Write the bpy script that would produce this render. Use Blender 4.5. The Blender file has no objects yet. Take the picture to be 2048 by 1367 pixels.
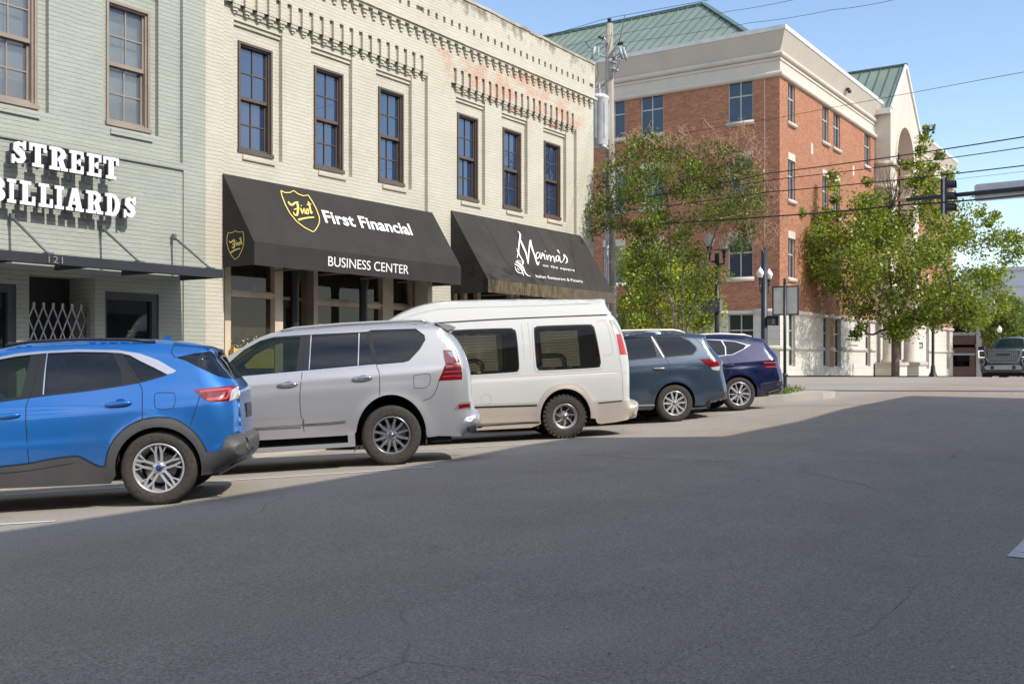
import bpy, math, random
import numpy as np
from mathutils import Vector, Matrix, geometry
random.seed(7); np.random.seed(7)
SC = bpy.context.scene
# ---------------------------------------------------------------- camera
# world axes: X runs along the street's left kerb, Y runs across the street towards the shop fronts
F_PX, HOR, YAW, CAMZ = 2050.0, 715.0, math.radians(34.1), 1.45
CY_, SY_ = math.cos(YAW), math.sin(YAW)
cam_d = bpy.data.cameras.new('camera'); cam = bpy.data.objects.new('camera', cam_d)
SC.collection.objects.link(cam); SC.camera = cam
cam.location = (0, 0, CAMZ); cam.rotation_euler = (math.pi/2, 0, YAW - math.pi/2)
cam_d.sensor_width = 36; cam_d.lens = F_PX/2048*36; cam_d.shift_y = (HOR-683.5)/2048
cam_d.clip_start = 0.1; cam_d.clip_end = 1500
# ---------------------------------------------------------------- light
SUN_DIR = Vector((0.03, 1.0, -0.97)).normalized()        # direction the light travels
SUN_STR, SKY_STR, EXPO = 3.0, 0.15, 0.60
sd = bpy.data.lights.new('sun', 'SUN'); sd.energy = SUN_STR; sd.angle = math.radians(0.5); sd.color = (1.0, 0.94, 0.86)
so = bpy.data.objects.new('sun', sd); SC.collection.objects.link(so)
so.rotation_euler = SUN_DIR.to_track_quat('-Z', 'Y').to_euler(); so.location = (0, -20, 40)
W = bpy.data.worlds.new('World'); SC.world = W; W.use_nodes = True
nt = W.node_tree; nt.nodes.clear()
sky = nt.nodes.new('ShaderNodeTexSky'); sky.sky_type = 'NISHITA'; sky.sun_disc = False
sky.sun_elevation = math.radians(44); sky.sun_rotation = math.radians(184)
sky.altitude = 100; sky.air_density = 1.0; sky.dust_density = 0.6; sky.ozone_density = 1.2
bg = nt.nodes.new('ShaderNodeBackground'); bg.inputs['Strength'].default_value = SKY_STR
ow = nt.nodes.new('ShaderNodeOutputWorld')
tc = nt.nodes.new('ShaderNodeTexCoord'); mp = nt.nodes.new('ShaderNodeMapping'); mp.inputs['Scale'].default_value = (1.2, 1.2, 3.5)
nz = nt.nodes.new('ShaderNodeTexNoise'); nz.inputs['Scale'].default_value = 2.6; nz.inputs['Detail'].default_value = 7; nz.inputs['Roughness'].default_value = 0.55
cr = nt.nodes.new('ShaderNodeValToRGB'); cr.color_ramp.elements[0].position = 0.56; cr.color_ramp.elements[1].position = 0.85
cr.color_ramp.elements[0].color = (0, 0, 0, 1); cr.color_ramp.elements[1].color = (0.35, 0.35, 0.35, 1)
mx = nt.nodes.new('ShaderNodeMixRGB'); mx.inputs['Color2'].default_value = (9.0, 8.8, 8.6, 1)
tint = nt.nodes.new('ShaderNodeMixRGB'); tint.blend_type = 'MULTIPLY'; tint.inputs['Fac'].default_value = 1; tint.inputs['Color2'].default_value = (1.0, 1.0, 1.0, 1)
L = nt.links.new
L(tc.outputs['Generated'], mp.inputs['Vector']); L(mp.outputs['Vector'], nz.inputs['Vector']); L(nz.outputs['Fac'], cr.inputs['Fac'])
L(sky.outputs['Color'], tint.inputs['Color1']); L(tint.outputs['Color'], mx.inputs['Color1']); 
sx = nt.nodes.new('ShaderNodeSeparateXYZ'); L(tc.outputs['Generated'], sx.inputs[0])
dv_ = nt.nodes.new('ShaderNodeVectorMath'); dv_.operation = 'DOT_PRODUCT'; dv_.inputs[1].default_value = (-.45, -.89, 0); L(tc.outputs['Generated'], dv_.inputs[0])  # unseen bright clouds behind the camera, added as neutral fill for the shaded road
m1 = nt.nodes.new('ShaderNodeMapRange'); m1.inputs['From Min'].default_value = .25; m1.inputs['From Max'].default_value = .6; m1.inputs['To Max'].default_value = .95; L(dv_.outputs['Value'], m1.inputs['Value'])
nz2 = nt.nodes.new('ShaderNodeTexNoise'); nz2.inputs['Scale'].default_value = 3.2; nz2.inputs['Detail'].default_value = 6; L(mp.outputs['Vector'], nz2.inputs['Vector'])
c2 = nt.nodes.new('ShaderNodeValToRGB'); c2.color_ramp.elements[0].position = .38; c2.color_ramp.elements[1].position = .62; L(nz2.outputs['Fac'], c2.inputs['Fac'])
mm = nt.nodes.new('ShaderNodeMath'); mm.operation = 'MULTIPLY'; L(m1.outputs[0], mm.inputs[0]); L(c2.outputs['Color'], mm.inputs[1])
ma = nt.nodes.new('ShaderNodeMath'); ma.operation = 'ADD'; ma.use_clamp = True; L(mm.outputs[0], ma.inputs[0]); L(cr.outputs['Color'], ma.inputs[1]); L(ma.outputs[0], mx.inputs['Fac'])
L(mx.outputs['Color'], bg.inputs['Color']); L(bg.outputs['Background'], ow.inputs['Surface'])
SC.view_settings.view_transform = 'Standard'; SC.view_settings.look = 'None'
SC.view_settings.gamma = 1; SC.view_settings.exposure = EXPO
SC.cycles.max_bounces = 6; SC.cycles.transparent_max_bounces = 12

# ---------------------------------------------------------------- reading helpers: photo pixel -> point on a known wall plane
def fp(px, py, Y=15.0):
    t = (px-1024)/F_PX; Z = Y/(SY_-CY_*t); return Z*(CY_+SY_*t), CAMZ+(HOR-py)/F_PX*Z
def ray(px, py):
    t = (px-1024)/F_PX; u = (HOR-py)/F_PX
    return Vector((CY_+SY_*t, SY_-CY_*t, u))
def at_depth(px, py, Z):
    return Vector((0, 0, CAMZ)) + ray(px, py)*Z

# ---------------------------------------------------------------- objects
MATW = {}
def tag(o, label=None, cat=None, group=None, kind=None):
    if label: o['label'] = label
    if cat: o['category'] = cat
    if group: o['group'] = group
    if kind: o['kind'] = kind
    return o
def link(o, parent=None, M=None):
    SC.collection.objects.link(o)
    if parent is not None: o.parent = parent
    return o
def thing(name, loc, label=None, cat=None, group=None, rz=0.0, M=None, kind=None):
    o = bpy.data.objects.new(name, None); o.empty_display_size = 0.2
    if M is None: M = Matrix.Translation(Vector(loc)) @ Matrix.Rotation(rz, 4, 'Z')
    o.matrix_world = M; MATW[o.name] = M.copy()
    link(o); return tag(o, label, cat, group, kind)

class MB:
    """collects faces, then links them as ONE mesh object"""
    def __init__(s): s.v = []; s.f = []; s.m = []; s.sm = []; s.cm = 0; s.cs = False
    def add(s, vs, fs, smooth=None):
        b = len(s.v); s.v += [tuple(p) for p in vs]
        for f in fs: s.f.append(tuple(i+b for i in f)); s.m.append(s.cm); s.sm.append(s.cs if smooth is None else smooth)
        return s
    def quad(s, a, b, c, d): return s.add([a, b, c, d], [(0, 1, 2, 3)])
    def box(s, x0, x1, y0, y1, z0, z1):
        if x0 > x1: x0, x1 = x1, x0
        if y0 > y1: y0, y1 = y1, y0
        if z0 > z1: z0, z1 = z1, z0
        return s.add([(x0,y0,z0),(x1,y0,z0),(x1,y1,z0),(x0,y1,z0),(x0,y0,z1),(x1,y0,z1),(x1,y1,z1),(x0,y1,z1)],
              [(0,3,2,1),(4,5,6,7),(0,1,5,4),(1,2,6,5),(2,3,7,6),(3,0,4,7)], False)
    def bar(s, p, q, w, h=None):
        """box from p to q, width w, height h"""
        p, q = Vector(p), Vector(q); h = h or w; d = (q-p); 
        if d.length < 1e-6: return s
        d.normalize(); up = Vector((0,0,1)) if abs(d.z) < .95 else Vector((1,0,0))
        a = d.cross(up).normalized()*w/2; b = a.cross(d).normalized()*h/2
        vs = [p-a-b, p+a-b, p+a+b, p-a+b, q-a-b, q+a-b, q+a+b, q-a+b]
        return s.add(vs, [(0,1,2,3),(7,6,5,4),(0,4,5,1),(1,5,6,2),(2,6,7,3),(3,7,4,0)], False)
    def tube(s, pts, r, n=8, caps=True, closed=False):
        pts = [Vector(p) for p in pts]; rs = r if isinstance(r, (list, tuple)) else [r]*len(pts)
        rings = []; prev = None
        for i, p in enumerate(pts):
            if closed: d = pts[(i+1) % len(pts)]-pts[i-1]
            else: d = pts[min(i+1, len(pts)-1)]-pts[max(i-1, 0)]
            if d.length < 1e-9: d = Vector((0,0,1))
            d.normalize()
            if prev is None:
                up = Vector((0,0,1)) if abs(d.z) < .9 else Vector((1,0,0)); a = d.cross(up).normalized()
            else: a = (prev - d*prev.dot(d)).normalized()
            prev = a; b = d.cross(a)
            rings.append([p + (a*math.cos(2*math.pi*k/n)+b*math.sin(2*math.pi*k/n))*rs[i] for k in range(n)])
        vs = [q for rg in rings for q in rg]; fs = []
        m = len(rings)
        for i in range(m if closed else m-1):
            for k in range(n):
                j = (i+1) % m
                fs.append((i*n+k, i*n+(k+1) % n, j*n+(k+1) % n, j*n+k))
        if caps and not closed: fs += [tuple(range(n-1, -1, -1)), tuple((m-1)*n+k for k in range(n))]
        return s.add(vs, fs, True)
    def lathe(s, prof, base=(0,0,0), n=20, axis='Z', smooth=True):
        """prof: (radius, height) pairs"""
        bx, by, bz = base; vs = []; fs = []; m = len(prof)
        for r, h in prof:
            for k in range(n):
                a = 2*math.pi*k/n; c, d = r*math.cos(a), r*math.sin(a)
                if axis == 'Z': vs.append((bx+c, by+d, bz+h))
                elif axis == 'Y': vs.append((bx+c, by+h, bz+d))
                else: vs.append((bx+h, by+c, bz+d))
        for i in range(m-1):
            for k in range(n):
                q = (i*n+k, i*n+(k+1) % n, (i+1)*n+(k+1) % n, (i+1)*n+k)
                fs.append(q if axis != 'Y' else q[::-1])
        return s.add(vs, fs, smooth)
    def prism(s, poly, fn, d0, d1):
        """extrude a 2-D polygon; fn(a, b, depth) -> point"""
        n = len(poly); vs = [fn(a, b, d0) for a, b in poly]+[fn(a, b, d1) for a, b in poly]
        tri = geometry.tessellate_polygon([[Vector((a, b, 0)) for a, b in poly]])
        fs = [tuple(t) for t in tri]+[tuple(i+n for i in t[::-1]) for t in tri]
        fs += [(i, (i+1) % n, (i+1) % n+n, i+n) for i in range(n)]
        return s.add(vs, fs, False)
    def build(s, name, mats, parent=None, local=False, rn=True, **kw):
        if not s.f: return None
        me = bpy.data.meshes.new(name); vs = s.v
        if parent is not None and not local:
            Mi = MATW[parent.name].inverted() if parent.name in MATW else None
            if Mi is None: Mi = MATW[parent.parent.name].inverted()
            vs = [tuple(Mi @ Vector(p)) for p in vs]
        me.from_pydata(vs, [], s.f); me.validate(verbose=False)
        if not isinstance(mats, (list, tuple)): mats = [mats]
        for m in mats: me.materials.append(m)
        if len(me.polygons) == len(s.f):
            if len(mats) > 1: me.polygons.foreach_set('material_index', s.m)
            me.polygons.foreach_set('use_smooth', s.sm)
        if rn:
            import bmesh
            bm = bmesh.new(); bm.from_mesh(me); bmesh.ops.recalc_face_normals(bm, faces=bm.faces); bm.to_mesh(me); bm.free()
        me.update(); o = bpy.data.objects.new(name, me); link(o, parent)
        if parent is None: MATW[o.name] = Matrix.Identity(4)
        return tag(o, **kw)
def copy_tree(o, parent=None):
    c = o.copy(); SC.collection.objects.link(c); c.parent = parent
    for ch in list(o.children): copy_tree(ch, c)
    return c

# ---------------------------------------------------------------- materials
class N:
    """node tree shorthand"""
    def __init__(s, name):
        s.mat = bpy.data.materials.new(name); s.mat.use_nodes = True; s.t = s.mat.node_tree
        s.b = s.t.nodes['Principled BSDF']; s.out = s.t.nodes['Material Output']
    def n(s, typ, **kw):
        k = s.t.nodes.new('ShaderNode'+typ)
        for a, b in kw.items():
            if a in k.inputs.keys() if not hasattr(k, a) else False: k.inputs[a].default_value = b
            else: setattr(k, a, b)
        return k
    def l(s, a, b): s.t.links.new(a, b)
    def pos(s):
        g = s.n('NewGeometry'); return g.outputs['Position']
    def obj(s):
        g = s.n('TexCoord'); return g.outputs['Object']
    def noise(s, vec, scale, detail=4, rough=.55, mapping=None):
        k = s.n('TexNoise'); k.inputs['Scale'].default_value = scale; k.inputs['Detail'].default_value = detail; k.inputs['Roughness'].default_value = rough
        if mapping:
            m = s.n('Mapping'); m.inputs['Scale'].default_value = mapping; s.l(vec, m.inputs['Vector']); vec = m.outputs['Vector']
        s.l(vec, k.inputs['Vector']); return k.outputs['Fac']
    def ramp(s, fac, stops):
        k = s.n('ValToRGB'); e = k.color_ramp.elements
        while len(e) < len(stops): e.new(0.5)
        for i, (p, c) in enumerate(stops):
            e[i].position = p; e[i].color = (c, c, c, 1) if isinstance(c, (int, float)) else (*c, 1)
        s.l(fac, k.inputs['Fac']); return k.outputs['Color']
    def mix(s, fac, a, b, mode='MIX'):
        k = s.n('MixRGB'); k.blend_type = mode
        for x, i in ((fac, 'Fac'), (a, 'Color1'), (b, 'Color2')):
            if hasattr(x, 'links') or hasattr(x, 'is_linked'): s.l(x, k.inputs[i])
            elif i == 'Fac': k.inputs[i].default_value = x
            else: k.inputs[i].default_value = (*x, 1) if len(x) == 3 else x
        return k.outputs['Color']
    def math(s, op, a, b=None):
        k = s.n('Math'); k.operation = op
        for x, i in ((a, 0), (b, 1)):
            if x is None: continue
            if hasattr(x, 'is_linked'): s.l(x, k.inputs[i])
            else: k.inputs[i].default_value = x
        return k.outputs[0]
    def bump(s, h, strength=.3, dist=.01):
        k = s.n('Bump'); k.inputs['Strength'].default_value = strength; k.inputs['Distance'].default_value = dist
        s.l(h, k.inputs['Height']); s.l(k.outputs['Normal'], s.b.inputs['Normal']); return k
    def wallvec(s):
        """(x+y, z) so courses run level on walls facing either way"""
        sp = s.n('SeparateXYZ'); s.l(s.pos(), sp.inputs[0]); cb = s.n('CombineXYZ')
        s.l(s.math('ADD', sp.outputs[0], sp.outputs[1]), cb.inputs[0]); s.l(sp.outputs[2], cb.inputs[1]); s.sp = sp
        return cb.outputs[0]
    def set(s, **kw):
        for a, b in kw.items():
            a = {'rough': 'Roughness', 'metal': 'Metallic', 'col': 'Base Color', 'spec': 'Specular IOR Level', 'coat': 'Coat Weight', 'coatr': 'Coat Roughness'}.get(a, a)
            if hasattr(b, 'is_linked'): s.l(b, s.b.inputs[a])
            else: s.b.inputs[a].default_value = (*b, 1) if isinstance(b, (tuple, list)) and len(b) == 3 else b
        return s
MC = {}
def simple(name, col, rough=.5, metal=0, var=.12, scale=3, **kw):
    if name in MC: return MC[name]
    m = N(name)
    f = m.noise(m.obj(), scale, 5); c1 = tuple(x*(1-var) for x in col); c2 = tuple(min(1, x*(1+var)) for x in col)
    m.set(col=m.ramp(f, [(.3, c1), (.7, c2)]), rough=rough, metal=metal, **kw)
    MC[name] = m.mat; return m.mat
def painted_brick(name, col, line=.45, peel=None, dirt=None, jit=.06, bump=.5):
    m = N(name); v = m.wallvec(); sp = m.sp
    # slightly wavy courses
    wn = m.noise(m.pos(), 2.2, 2); wv = m.n('VectorMath'); wv.operation = 'ADD'; cb = m.n('CombineXYZ')
    m.l(m.math('MULTIPLY', m.math('SUBTRACT', wn, .5), .03), cb.inputs[1]); m.l(v, wv.inputs[0]); m.l(cb.outputs[0], wv.inputs[1])
    br = m.n('TexBrick'); br.offset = .5; m.l(wv.outputs[0], br.inputs['Vector'])
    for k, x in (('Scale', 1.0), ('Mortar Size', .0075), ('Mortar Smooth', .45), ('Bias', 0), ('Brick Width', .215), ('Row Height', .0735)): br.inputs[k].default_value = x
    br.inputs['Color1'].default_value = (*[c*(1-jit) for c in col], 1); br.inputs['Color2'].default_value = (*[min(1, c*(1+jit)) for c in col], 1)
    br.inputs['Mortar'].default_value = (*[c*.97 for c in col], 1)
    n1 = m.noise(m.pos(), 1.1, 6, .6); n2 = m.noise(m.pos(), 9, 5, .7, (1, 1, 3))
    c = m.mix(.55, br.outputs['Color'], m.ramp(n1, [(.3, tuple(x*.86 for x in col)), (.7, tuple(min(1, x*1.07) for x in col))]))
    # thin dark lines along the bed joints, broken up by noise
    rows = m.n('TexBrick'); rows.offset = .5; m.l(wv.outputs[0], rows.inputs['Vector'])
    for k, x in (('Scale', 1.0), ('Mortar Size', .0042), ('Mortar Smooth', .2), ('Brick Width', 60.0), ('Row Height', .0735)): rows.inputs[k].default_value = x
    dark_line = m.math('MULTIPLY', rows.outputs['Fac'], m.ramp(n2, [(.38, 0.12), (.62, 1)]))
    dark_line = m.math('MULTIPLY', dark_line, line)
    c = m.mix(dark_line, c, tuple(x*.30 for x in col))
    pits = m.noise(m.pos(), 38, 2, .5); c = m.mix(m.ramp(pits, [(.70, 0), (.76, .55)]), c, tuple(x*.45 for x in col))
    if peel:
        x0, x1, z0, z1, pc, amt = peel
        def band(o, a, b, s): return m.math('MULTIPLY', m.ramp(m.math('MULTIPLY_ADD', o, 1), [(0, 0), (1, 1)]), 1) 
        mr1 = m.n('MapRange'); mr1.inputs['From Min'].default_value = z0; mr1.inputs['From Max'].default_value = z1; m.l(sp.outputs[2], mr1.inputs['Value'])
        mr2 = m.n('MapRange'); mr2.inputs['From Min'].default_value = x0; mr2.inputs['From Max'].default_value = x1; m.l(sp.outputs[0], mr2.inputs['Value'])
        mz = m.ramp(mr1.outputs[0], [(0, 0), (.35, 1), (.75, 1), (1, 0)]); mxx = m.ramp(mr2.outputs[0], [(0, 0), (.25, 1), (.9, 1), (1, 0)])
        pn = m.noise(m.pos(), 1.5, 9, .68, (1, 1, 1.7)); msk = m.math('MULTIPLY', m.math('MULTIPLY', mz, mxx), amt)
        pk = m.ramp(m.math('ADD', pn, m.math('MULTIPLY', m.math('SUBTRACT', msk, 1), .24)), [(.42, 0), (.54, .8)])
        fine = m.noise(m.pos(), 16, 4, .7, (1, 1, 2.2)); pk = m.math('MULTIPLY', pk, m.ramp(fine, [(.40, .15), (.56, .95)])); c = m.mix(pk, c, m.mix(m.ramp(n2, [(.3, 0), (.7, 1)]), pc, tuple(min(1, x*1.35) for x in pc)))
    if dirt:
        z0, z1, dc, amt = dirt
        mr = m.n('MapRange'); mr.inputs['From Min'].default_value = z0; mr.inputs['From Max'].default_value = z1; m.l(sp.outputs[2], mr.inputs['Value'])
        dn = m.noise(m.pos(), 2.6, 9, .72, (1, 1, .7)); k = m.ramp(m.math('ADD', dn, m.math('MULTIPLY', m.math('SUBTRACT', mr.outputs[0], 1), .35)), [(.41, 0), (.55, amt)])
        c = m.mix(k, c, dc)
        dn2 = m.noise(m.pos(), 5, 8, .75, (1, 1, 2)); k2 = m.ramp(m.math('ADD', dn2, m.math('MULTIPLY', m.math('SUBTRACT', mr.outputs[0], 1), .5)), [(.47, 0), (.56, .7)])
        c = m.mix(k2, c, (.16, .085, .06))
    h = m.math('ADD', m.math('ADD', m.math('MULTIPLY', br.outputs['Fac'], -.35), m.math('MULTIPLY', rows.outputs['Fac'], -.8)), m.math('MULTIPLY', n2, 1.1))
    m.bump(h, bump, .012); m.set(col=c, rough=.75, spec=.25); MC[name] = m.mat; return m.mat
def brick(name, c1, c2, mort, bw=.3, rh=.1, ms=.012, rough=.85):
    m = N(name); v = m.wallvec(); br = m.n('TexBrick'); br.offset = .5; m.l(v, br.inputs['Vector'])
    for k, x in (('Scale', 1.0), ('Mortar Size', ms), ('Mortar Smooth', .3), ('Bias', -.1), ('Brick Width', bw), ('Row Height', rh)): br.inputs[k].default_value = x
    br.inputs['Color1'].default_value = (*c1, 1); br.inputs['Color2'].default_value = (*c2, 1); br.inputs['Mortar'].default_value = (*mort, 1)
    n1 = m.noise(m.pos(), .35, 6, .6); c = m.mix(.5, br.outputs['Color'], m.ramp(n1, [(.3, .72), (.7, 1.12)]), 'MULTIPLY')
    n2 = m.noise(m.pos(), 14, 3, .6, (.35, .35, 1)); c = m.mix(.45, c, m.ramp(n2, [(.35, .55), (.65, 1.25)]), 'MULTIPLY')
    m.bump(m.math('MULTIPLY', br.outputs['Fac'], -1), .4, .01); m.set(col=c, rough=rough, spec=.2); MC[name] = m.mat; return m.mat
def stone(name, col, var=.1, block=None, stain=0, rough=.8):
    m = N(name); n1 = m.noise(m.pos(), .8, 7, .6); c = m.ramp(n1, [(.3, tuple(x*(1-var) for x in col)), (.7, tuple(min(1, x*(1+var)) for x in col))])
    n3 = m.noise(m.pos(), 30, 3, .6); c = m.mix(.25, c, m.ramp(n3, [(.35, .8), (.65, 1.1)]), 'MULTIPLY')
    if stain:
        n2 = m.noise(m.pos(), 1.6, 7, .7, (1, 1, .22)); c = m.mix(m.ramp(n2, [(.5, 0), (.75, stain)]), c, tuple(x*.35 for x in col))
    if block:
        v = m.wallvec(); br = m.n('TexBrick'); br.offset = .5; m.l(v, br.inputs['Vector'])
        for k, x in (('Scale', 1.0), ('Mortar Size', .009), ('Mortar Smooth', .1), ('Brick Width', block[0]), ('Row Height', block[1])): br.inputs[k].default_value = x
        c = m.mix(m.math('MULTIPLY', br.outputs['Fac'], .5), c, tuple(x*.45 for x in col)); m.bump(m.math('MULTIPLY', br.outputs['Fac'], -1), .3, .01)
    else: m.bump(n3, .15, .006)
    m.set(col=c, rough=rough, spec=.25); MC[name] = m.mat; return m.mat
def glass(name, col=(.02, .025, .03), rough=.02, trans=0.0, wav=0.0, tint=(.5, .6, .55), coat=0.0, spec=.5):
    if name in MC: return MC[name]
    m = N(name); m.set(col=col, rough=rough, spec=spec); m.b.inputs['IOR'].default_value = 1.52
    m.b.inputs['Coat Weight'].default_value = coat; m.b.inputs['Coat Roughness'].default_value = .01
    if wav: m.bump(m.noise(m.pos(), 1.3, 2), wav, .02)
    if trans:
        tr = m.n('BsdfTransparent'); tr.inputs[0].default_value = (*tint, 1); mxs = m.n('MixShader'); 
        gm_ = m.n('NewGeometry'); dt = m.n('VectorMath'); dt.operation = 'DOT_PRODUCT'; m.l(gm_.outputs['Normal'], dt.inputs[0]); m.l(gm_.outputs['Incoming'], dt.inputs[1])
        fr = m.math('POWER', m.math('SUBTRACT', 1.0, m.math('ABSOLUTE', dt.outputs['Value'])), 4.0)
        k = m.math('SUBTRACT', trans, m.math('MULTIPLY', fr, trans)); m.l(k, mxs.inputs[0]); m.l(m.b.outputs[0], mxs.inputs[1]); m.l(tr.outputs[0], mxs.inputs[2]); m.l(mxs.outputs[0], m.out.inputs['Surface'])
    MC[name] = m.mat; return m.mat
def carpaint(name, col, metal=.35, rough=.32, flake=.12, coat=1.0):
    m = N(name); g = m.n('TexCoord'); n1 = m.noise(g.outputs['Object'], 900, 1)
    dn = m.noise(g.outputs['Object'], 1.4, 6, .65)
    c = m.mix(m.ramp(dn, [(.45, 0), (.8, .10)]), col, (.33, .30, .26))
    m.set(col=c, metal=metal, coat=coat, coatr=.04, rough=rough)
    m.b.inputs['Coat IOR'].default_value = 1.5; MC[name] = m.mat; return m.mat
def emis(name, col, strength, base=(.8, .8, .8)):
    m = N(name); m.set(col=base, rough=.4); m.b.inputs['Emission Color'].default_value = (*col, 1); m.b.inputs['Emission Strength'].default_value = strength; MC[name] = m.mat; return m.mat
BLACK = simple('black_metal', (.018, .019, .022), .45)
DARKP = simple('dark_plastic', (.03, .03, .032), .6)
CHROME = simple('chrome', (.62, .62, .64), .12, 1.0, .03)
STEEL = simple('galvanised_steel', (.38, .39, .40), .45, .7)
WHITE = simple('white_paint', (.78, .78, .76), .5, 0, .04)

def blur_ramp(x, xs, ys): return float(np.interp(x, xs, ys))
GX_ = [-60, -10, 0, 6.4, 10.2, 15.2, 19.1, 21.3, 24.9, 27, 32, 38, 44, 50, 60]
GZ_ = [-.6, -.12, -.06, -.02, .045, .065, .13, .255, .32, .36, .48, .60, .67, .70, .70]
def gz(u, v, d=0):
    """height of the road surface"""
    p = np.interp(u, GX_, GZ_)
    k = 1 - np.clip((u-26)/8, 0, 1)                               # the fall towards the gutter flattens in the junction
    vv = np.clip(v, -14, 12.3)
    cs = np.where(vv > 6, -.05*(vv-9), .15 - .0035*(6-vv) - .0012*(6-vv)**2*(vv < 2))
    z = p + cs*k + (1-k)*np.where(vv < 8, .10, .10-.02*(np.minimum(v, 16)-8))
    pl = CAMZ - .01870*(CY_*u + SY_*v)
    w = np.clip((u-34)/8, 0, 1)
    pl = pl - .22*np.clip((u-41)/6, 0, 1)*np.clip((14-v)/3, 0, 1)   # the road beyond the crest drops away
    zz = np.minimum(z, pl)
    return z*(1-w) + zz*w
# ================================================================ GROUND
def asphalt(name, base=(.325, .270, .218)):
    m = N(name); p = m.pos()
    a = m.noise(p, 95, 3, .75); b = m.noise(p, .55, 8, .62); d = m.noise(p, 3.2, 6, .7, (.35, 1, 1)); sp = m.n('TexVoronoi'); sp.inputs['Scale'].default_value = 70; m.l(p, sp.inputs['Vector'])
    c = m.ramp(b, [(.28, tuple(x*.90 for x in base)), (.72, tuple(x*1.08 for x in base))])
    c = m.mix(.75, c, m.ramp(a, [(.32, .38), (.50, 1.0), (.68, 1.62)]), 'MULTIPLY')
    c = m.mix(.3, c, m.ramp(d, [(.3, .78), (.7, 1.16)]), 'MULTIPLY')
    c = m.mix(m.ramp(sp.outputs['Color'], [(.86, 0), (.96, .45)]), c, (.44, .42, .39))
    g2 = m.noise(p, 38, 4, .8); c = m.mix(.6, c, m.ramp(g2, [(.34, .42), (.46, .96), (.66, 1.28)]), 'MULTIPLY')
    # fine cracks with old tar in them
    wn = m.n('TexNoise'); wn.inputs['Scale'].default_value = 1.6; wn.inputs['Detail'].default_value = 6; m.l(p, wn.inputs['Vector'])
    wp = m.mix(.22, p, wn.outputs['Color'], 'ADD'); cv = m.n('TexVoronoi'); cv.feature = 'DISTANCE_TO_EDGE'; cv.inputs['Scale'].default_value = .23; m.l(wp, cv.inputs['Vector'])
    k = m.math('MULTIPLY', m.ramp(cv.outputs['Distance'], [(.0, 1), (.0025, 0)]), m.ramp(b, [(.50, 0), (.60, .50)]))
    c = m.mix(k, c, (.045, .043, .042))
    # oil drips where cars stand
    on = m.noise(p, 1.3, 5, .6); spx = m.n('SeparateXYZ'); m.l(p, spx.inputs[0])
    mr = m.n('MapRange'); mr.inputs['From Min'].default_value = 8.5; mr.inputs['From Max'].default_value = 12.5; m.l(spx.outputs[1], mr.inputs['Value'])
    c = m.mix(m.math('MULTIPLY', m.ramp(mr.outputs[0], [(0, 0), (.3, .6), (.8, .6), (1, 0)]), m.ramp(on, [(.58, 0), (.70, 1)])), c, (.05, .048, .045))
    # the parking strip is paler than the lanes
    mr2 = m.n('MapRange'); mr2.inputs['From Min'].default_value = 6.6; mr2.inputs['From Max'].default_value = 8.2; m.l(spx.outputs[1], mr2.inputs['Value'])
    c = m.mix(m.math('MULTIPLY', mr2.outputs[0], .45), c, (.39, .365, .32))
    pw = m.noise(p, .9, 3, .5); c = m.mix(m.ramp(pw, [(.70, 0), (.78, .25)]), c, (.42, .39, .34))
    m.bump(a, .7, .008); m.set(col=c, rough=.82, spec=.25); return m.mat
ASPH = asphalt('asphalt')
def sheet(name, us, vs, dz=0, mat=None, zf=None, **kw):
    U, V = np.meshgrid(us, vs, indexing='ij'); Z = (zf or gz)(U, V)+dz
    n, k = U.shape; mb = MB()
    fs = [(i*k+j, (i+1)*k+j, (i+1)*k+j+1, i*k+j+1) for i in range(n-1) for j in range(k-1)]
    mb.add(list(zip(U.ravel().tolist(), V.ravel().tolist(), Z.ravel().tolist())), fs, True)
    return mb.build(name, mat, **kw)
us = np.concatenate([[-400, -150, -80], np.arange(-40, 70, 1.0), np.arange(70, 140, 5), [160, 220, 350, 800]])
vs = np.concatenate([[-400, -150, -60, -30], np.arange(-16, 20, .5), np.arange(20, 60, 3), [80, 150, 300, 800]])
sheet('road', us, vs, 0, ASPH, kind='structure')
CONC = stone('concrete', (.36, .335, .30), .12, (1.5, 1.5)); CONC2 = stone('kerb_concrete', (.42, .39, .34), .15)
def walk_z(U, V): return gz(U, np.minimum(V, 12.3))+.15+.012*np.maximum(V-12.3, 0)
sheet('sidewalk', np.arange(-40, 29.1, 1.0), np.array([12.42, 13.2, 14.1, 15.0, 16, 20, 30]), 0, CONC, walk_z, kind='structure')
def kerb(name, pts, h=.15, w=.14, zf=None):
    mb = MB(); f = zf or gz; P = [Vector((a, b)) for a, b in pts]
    for a, b in zip(P, P[1:]):
        n = (b-a).normalized(); n = Vector((-n.y, n.x))*w
        q = [a, b, b+n, a+n]
        zb = [float(f(p.x, p.y)) for p in (a, b)]
        mb.add([(a.x, a.y, zb[0]-.2), (b.x, b.y, zb[1]-.2), (b.x+n.x, b.y+n.y, zb[1]-.2), (a.x+n.x, a.y+n.y, zb[0]-.2),
                (a.x, a.y, zb[0]+h), (b.x, b.y, zb[1]+h), (b.x+n.x, b.y+n.y, zb[1]+h), (a.x+n.x, a.y+n.y, zb[0]+h)],
               [(0,1,5,4), (1,2,6,5), (2,3,7,6), (3,0,4,7), (4,5,6,7)])
    return mb.build(name, CONC2, kind='structure')
kerb('kerb', [(u, 12.3) for u in range(-40, 29)])
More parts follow.
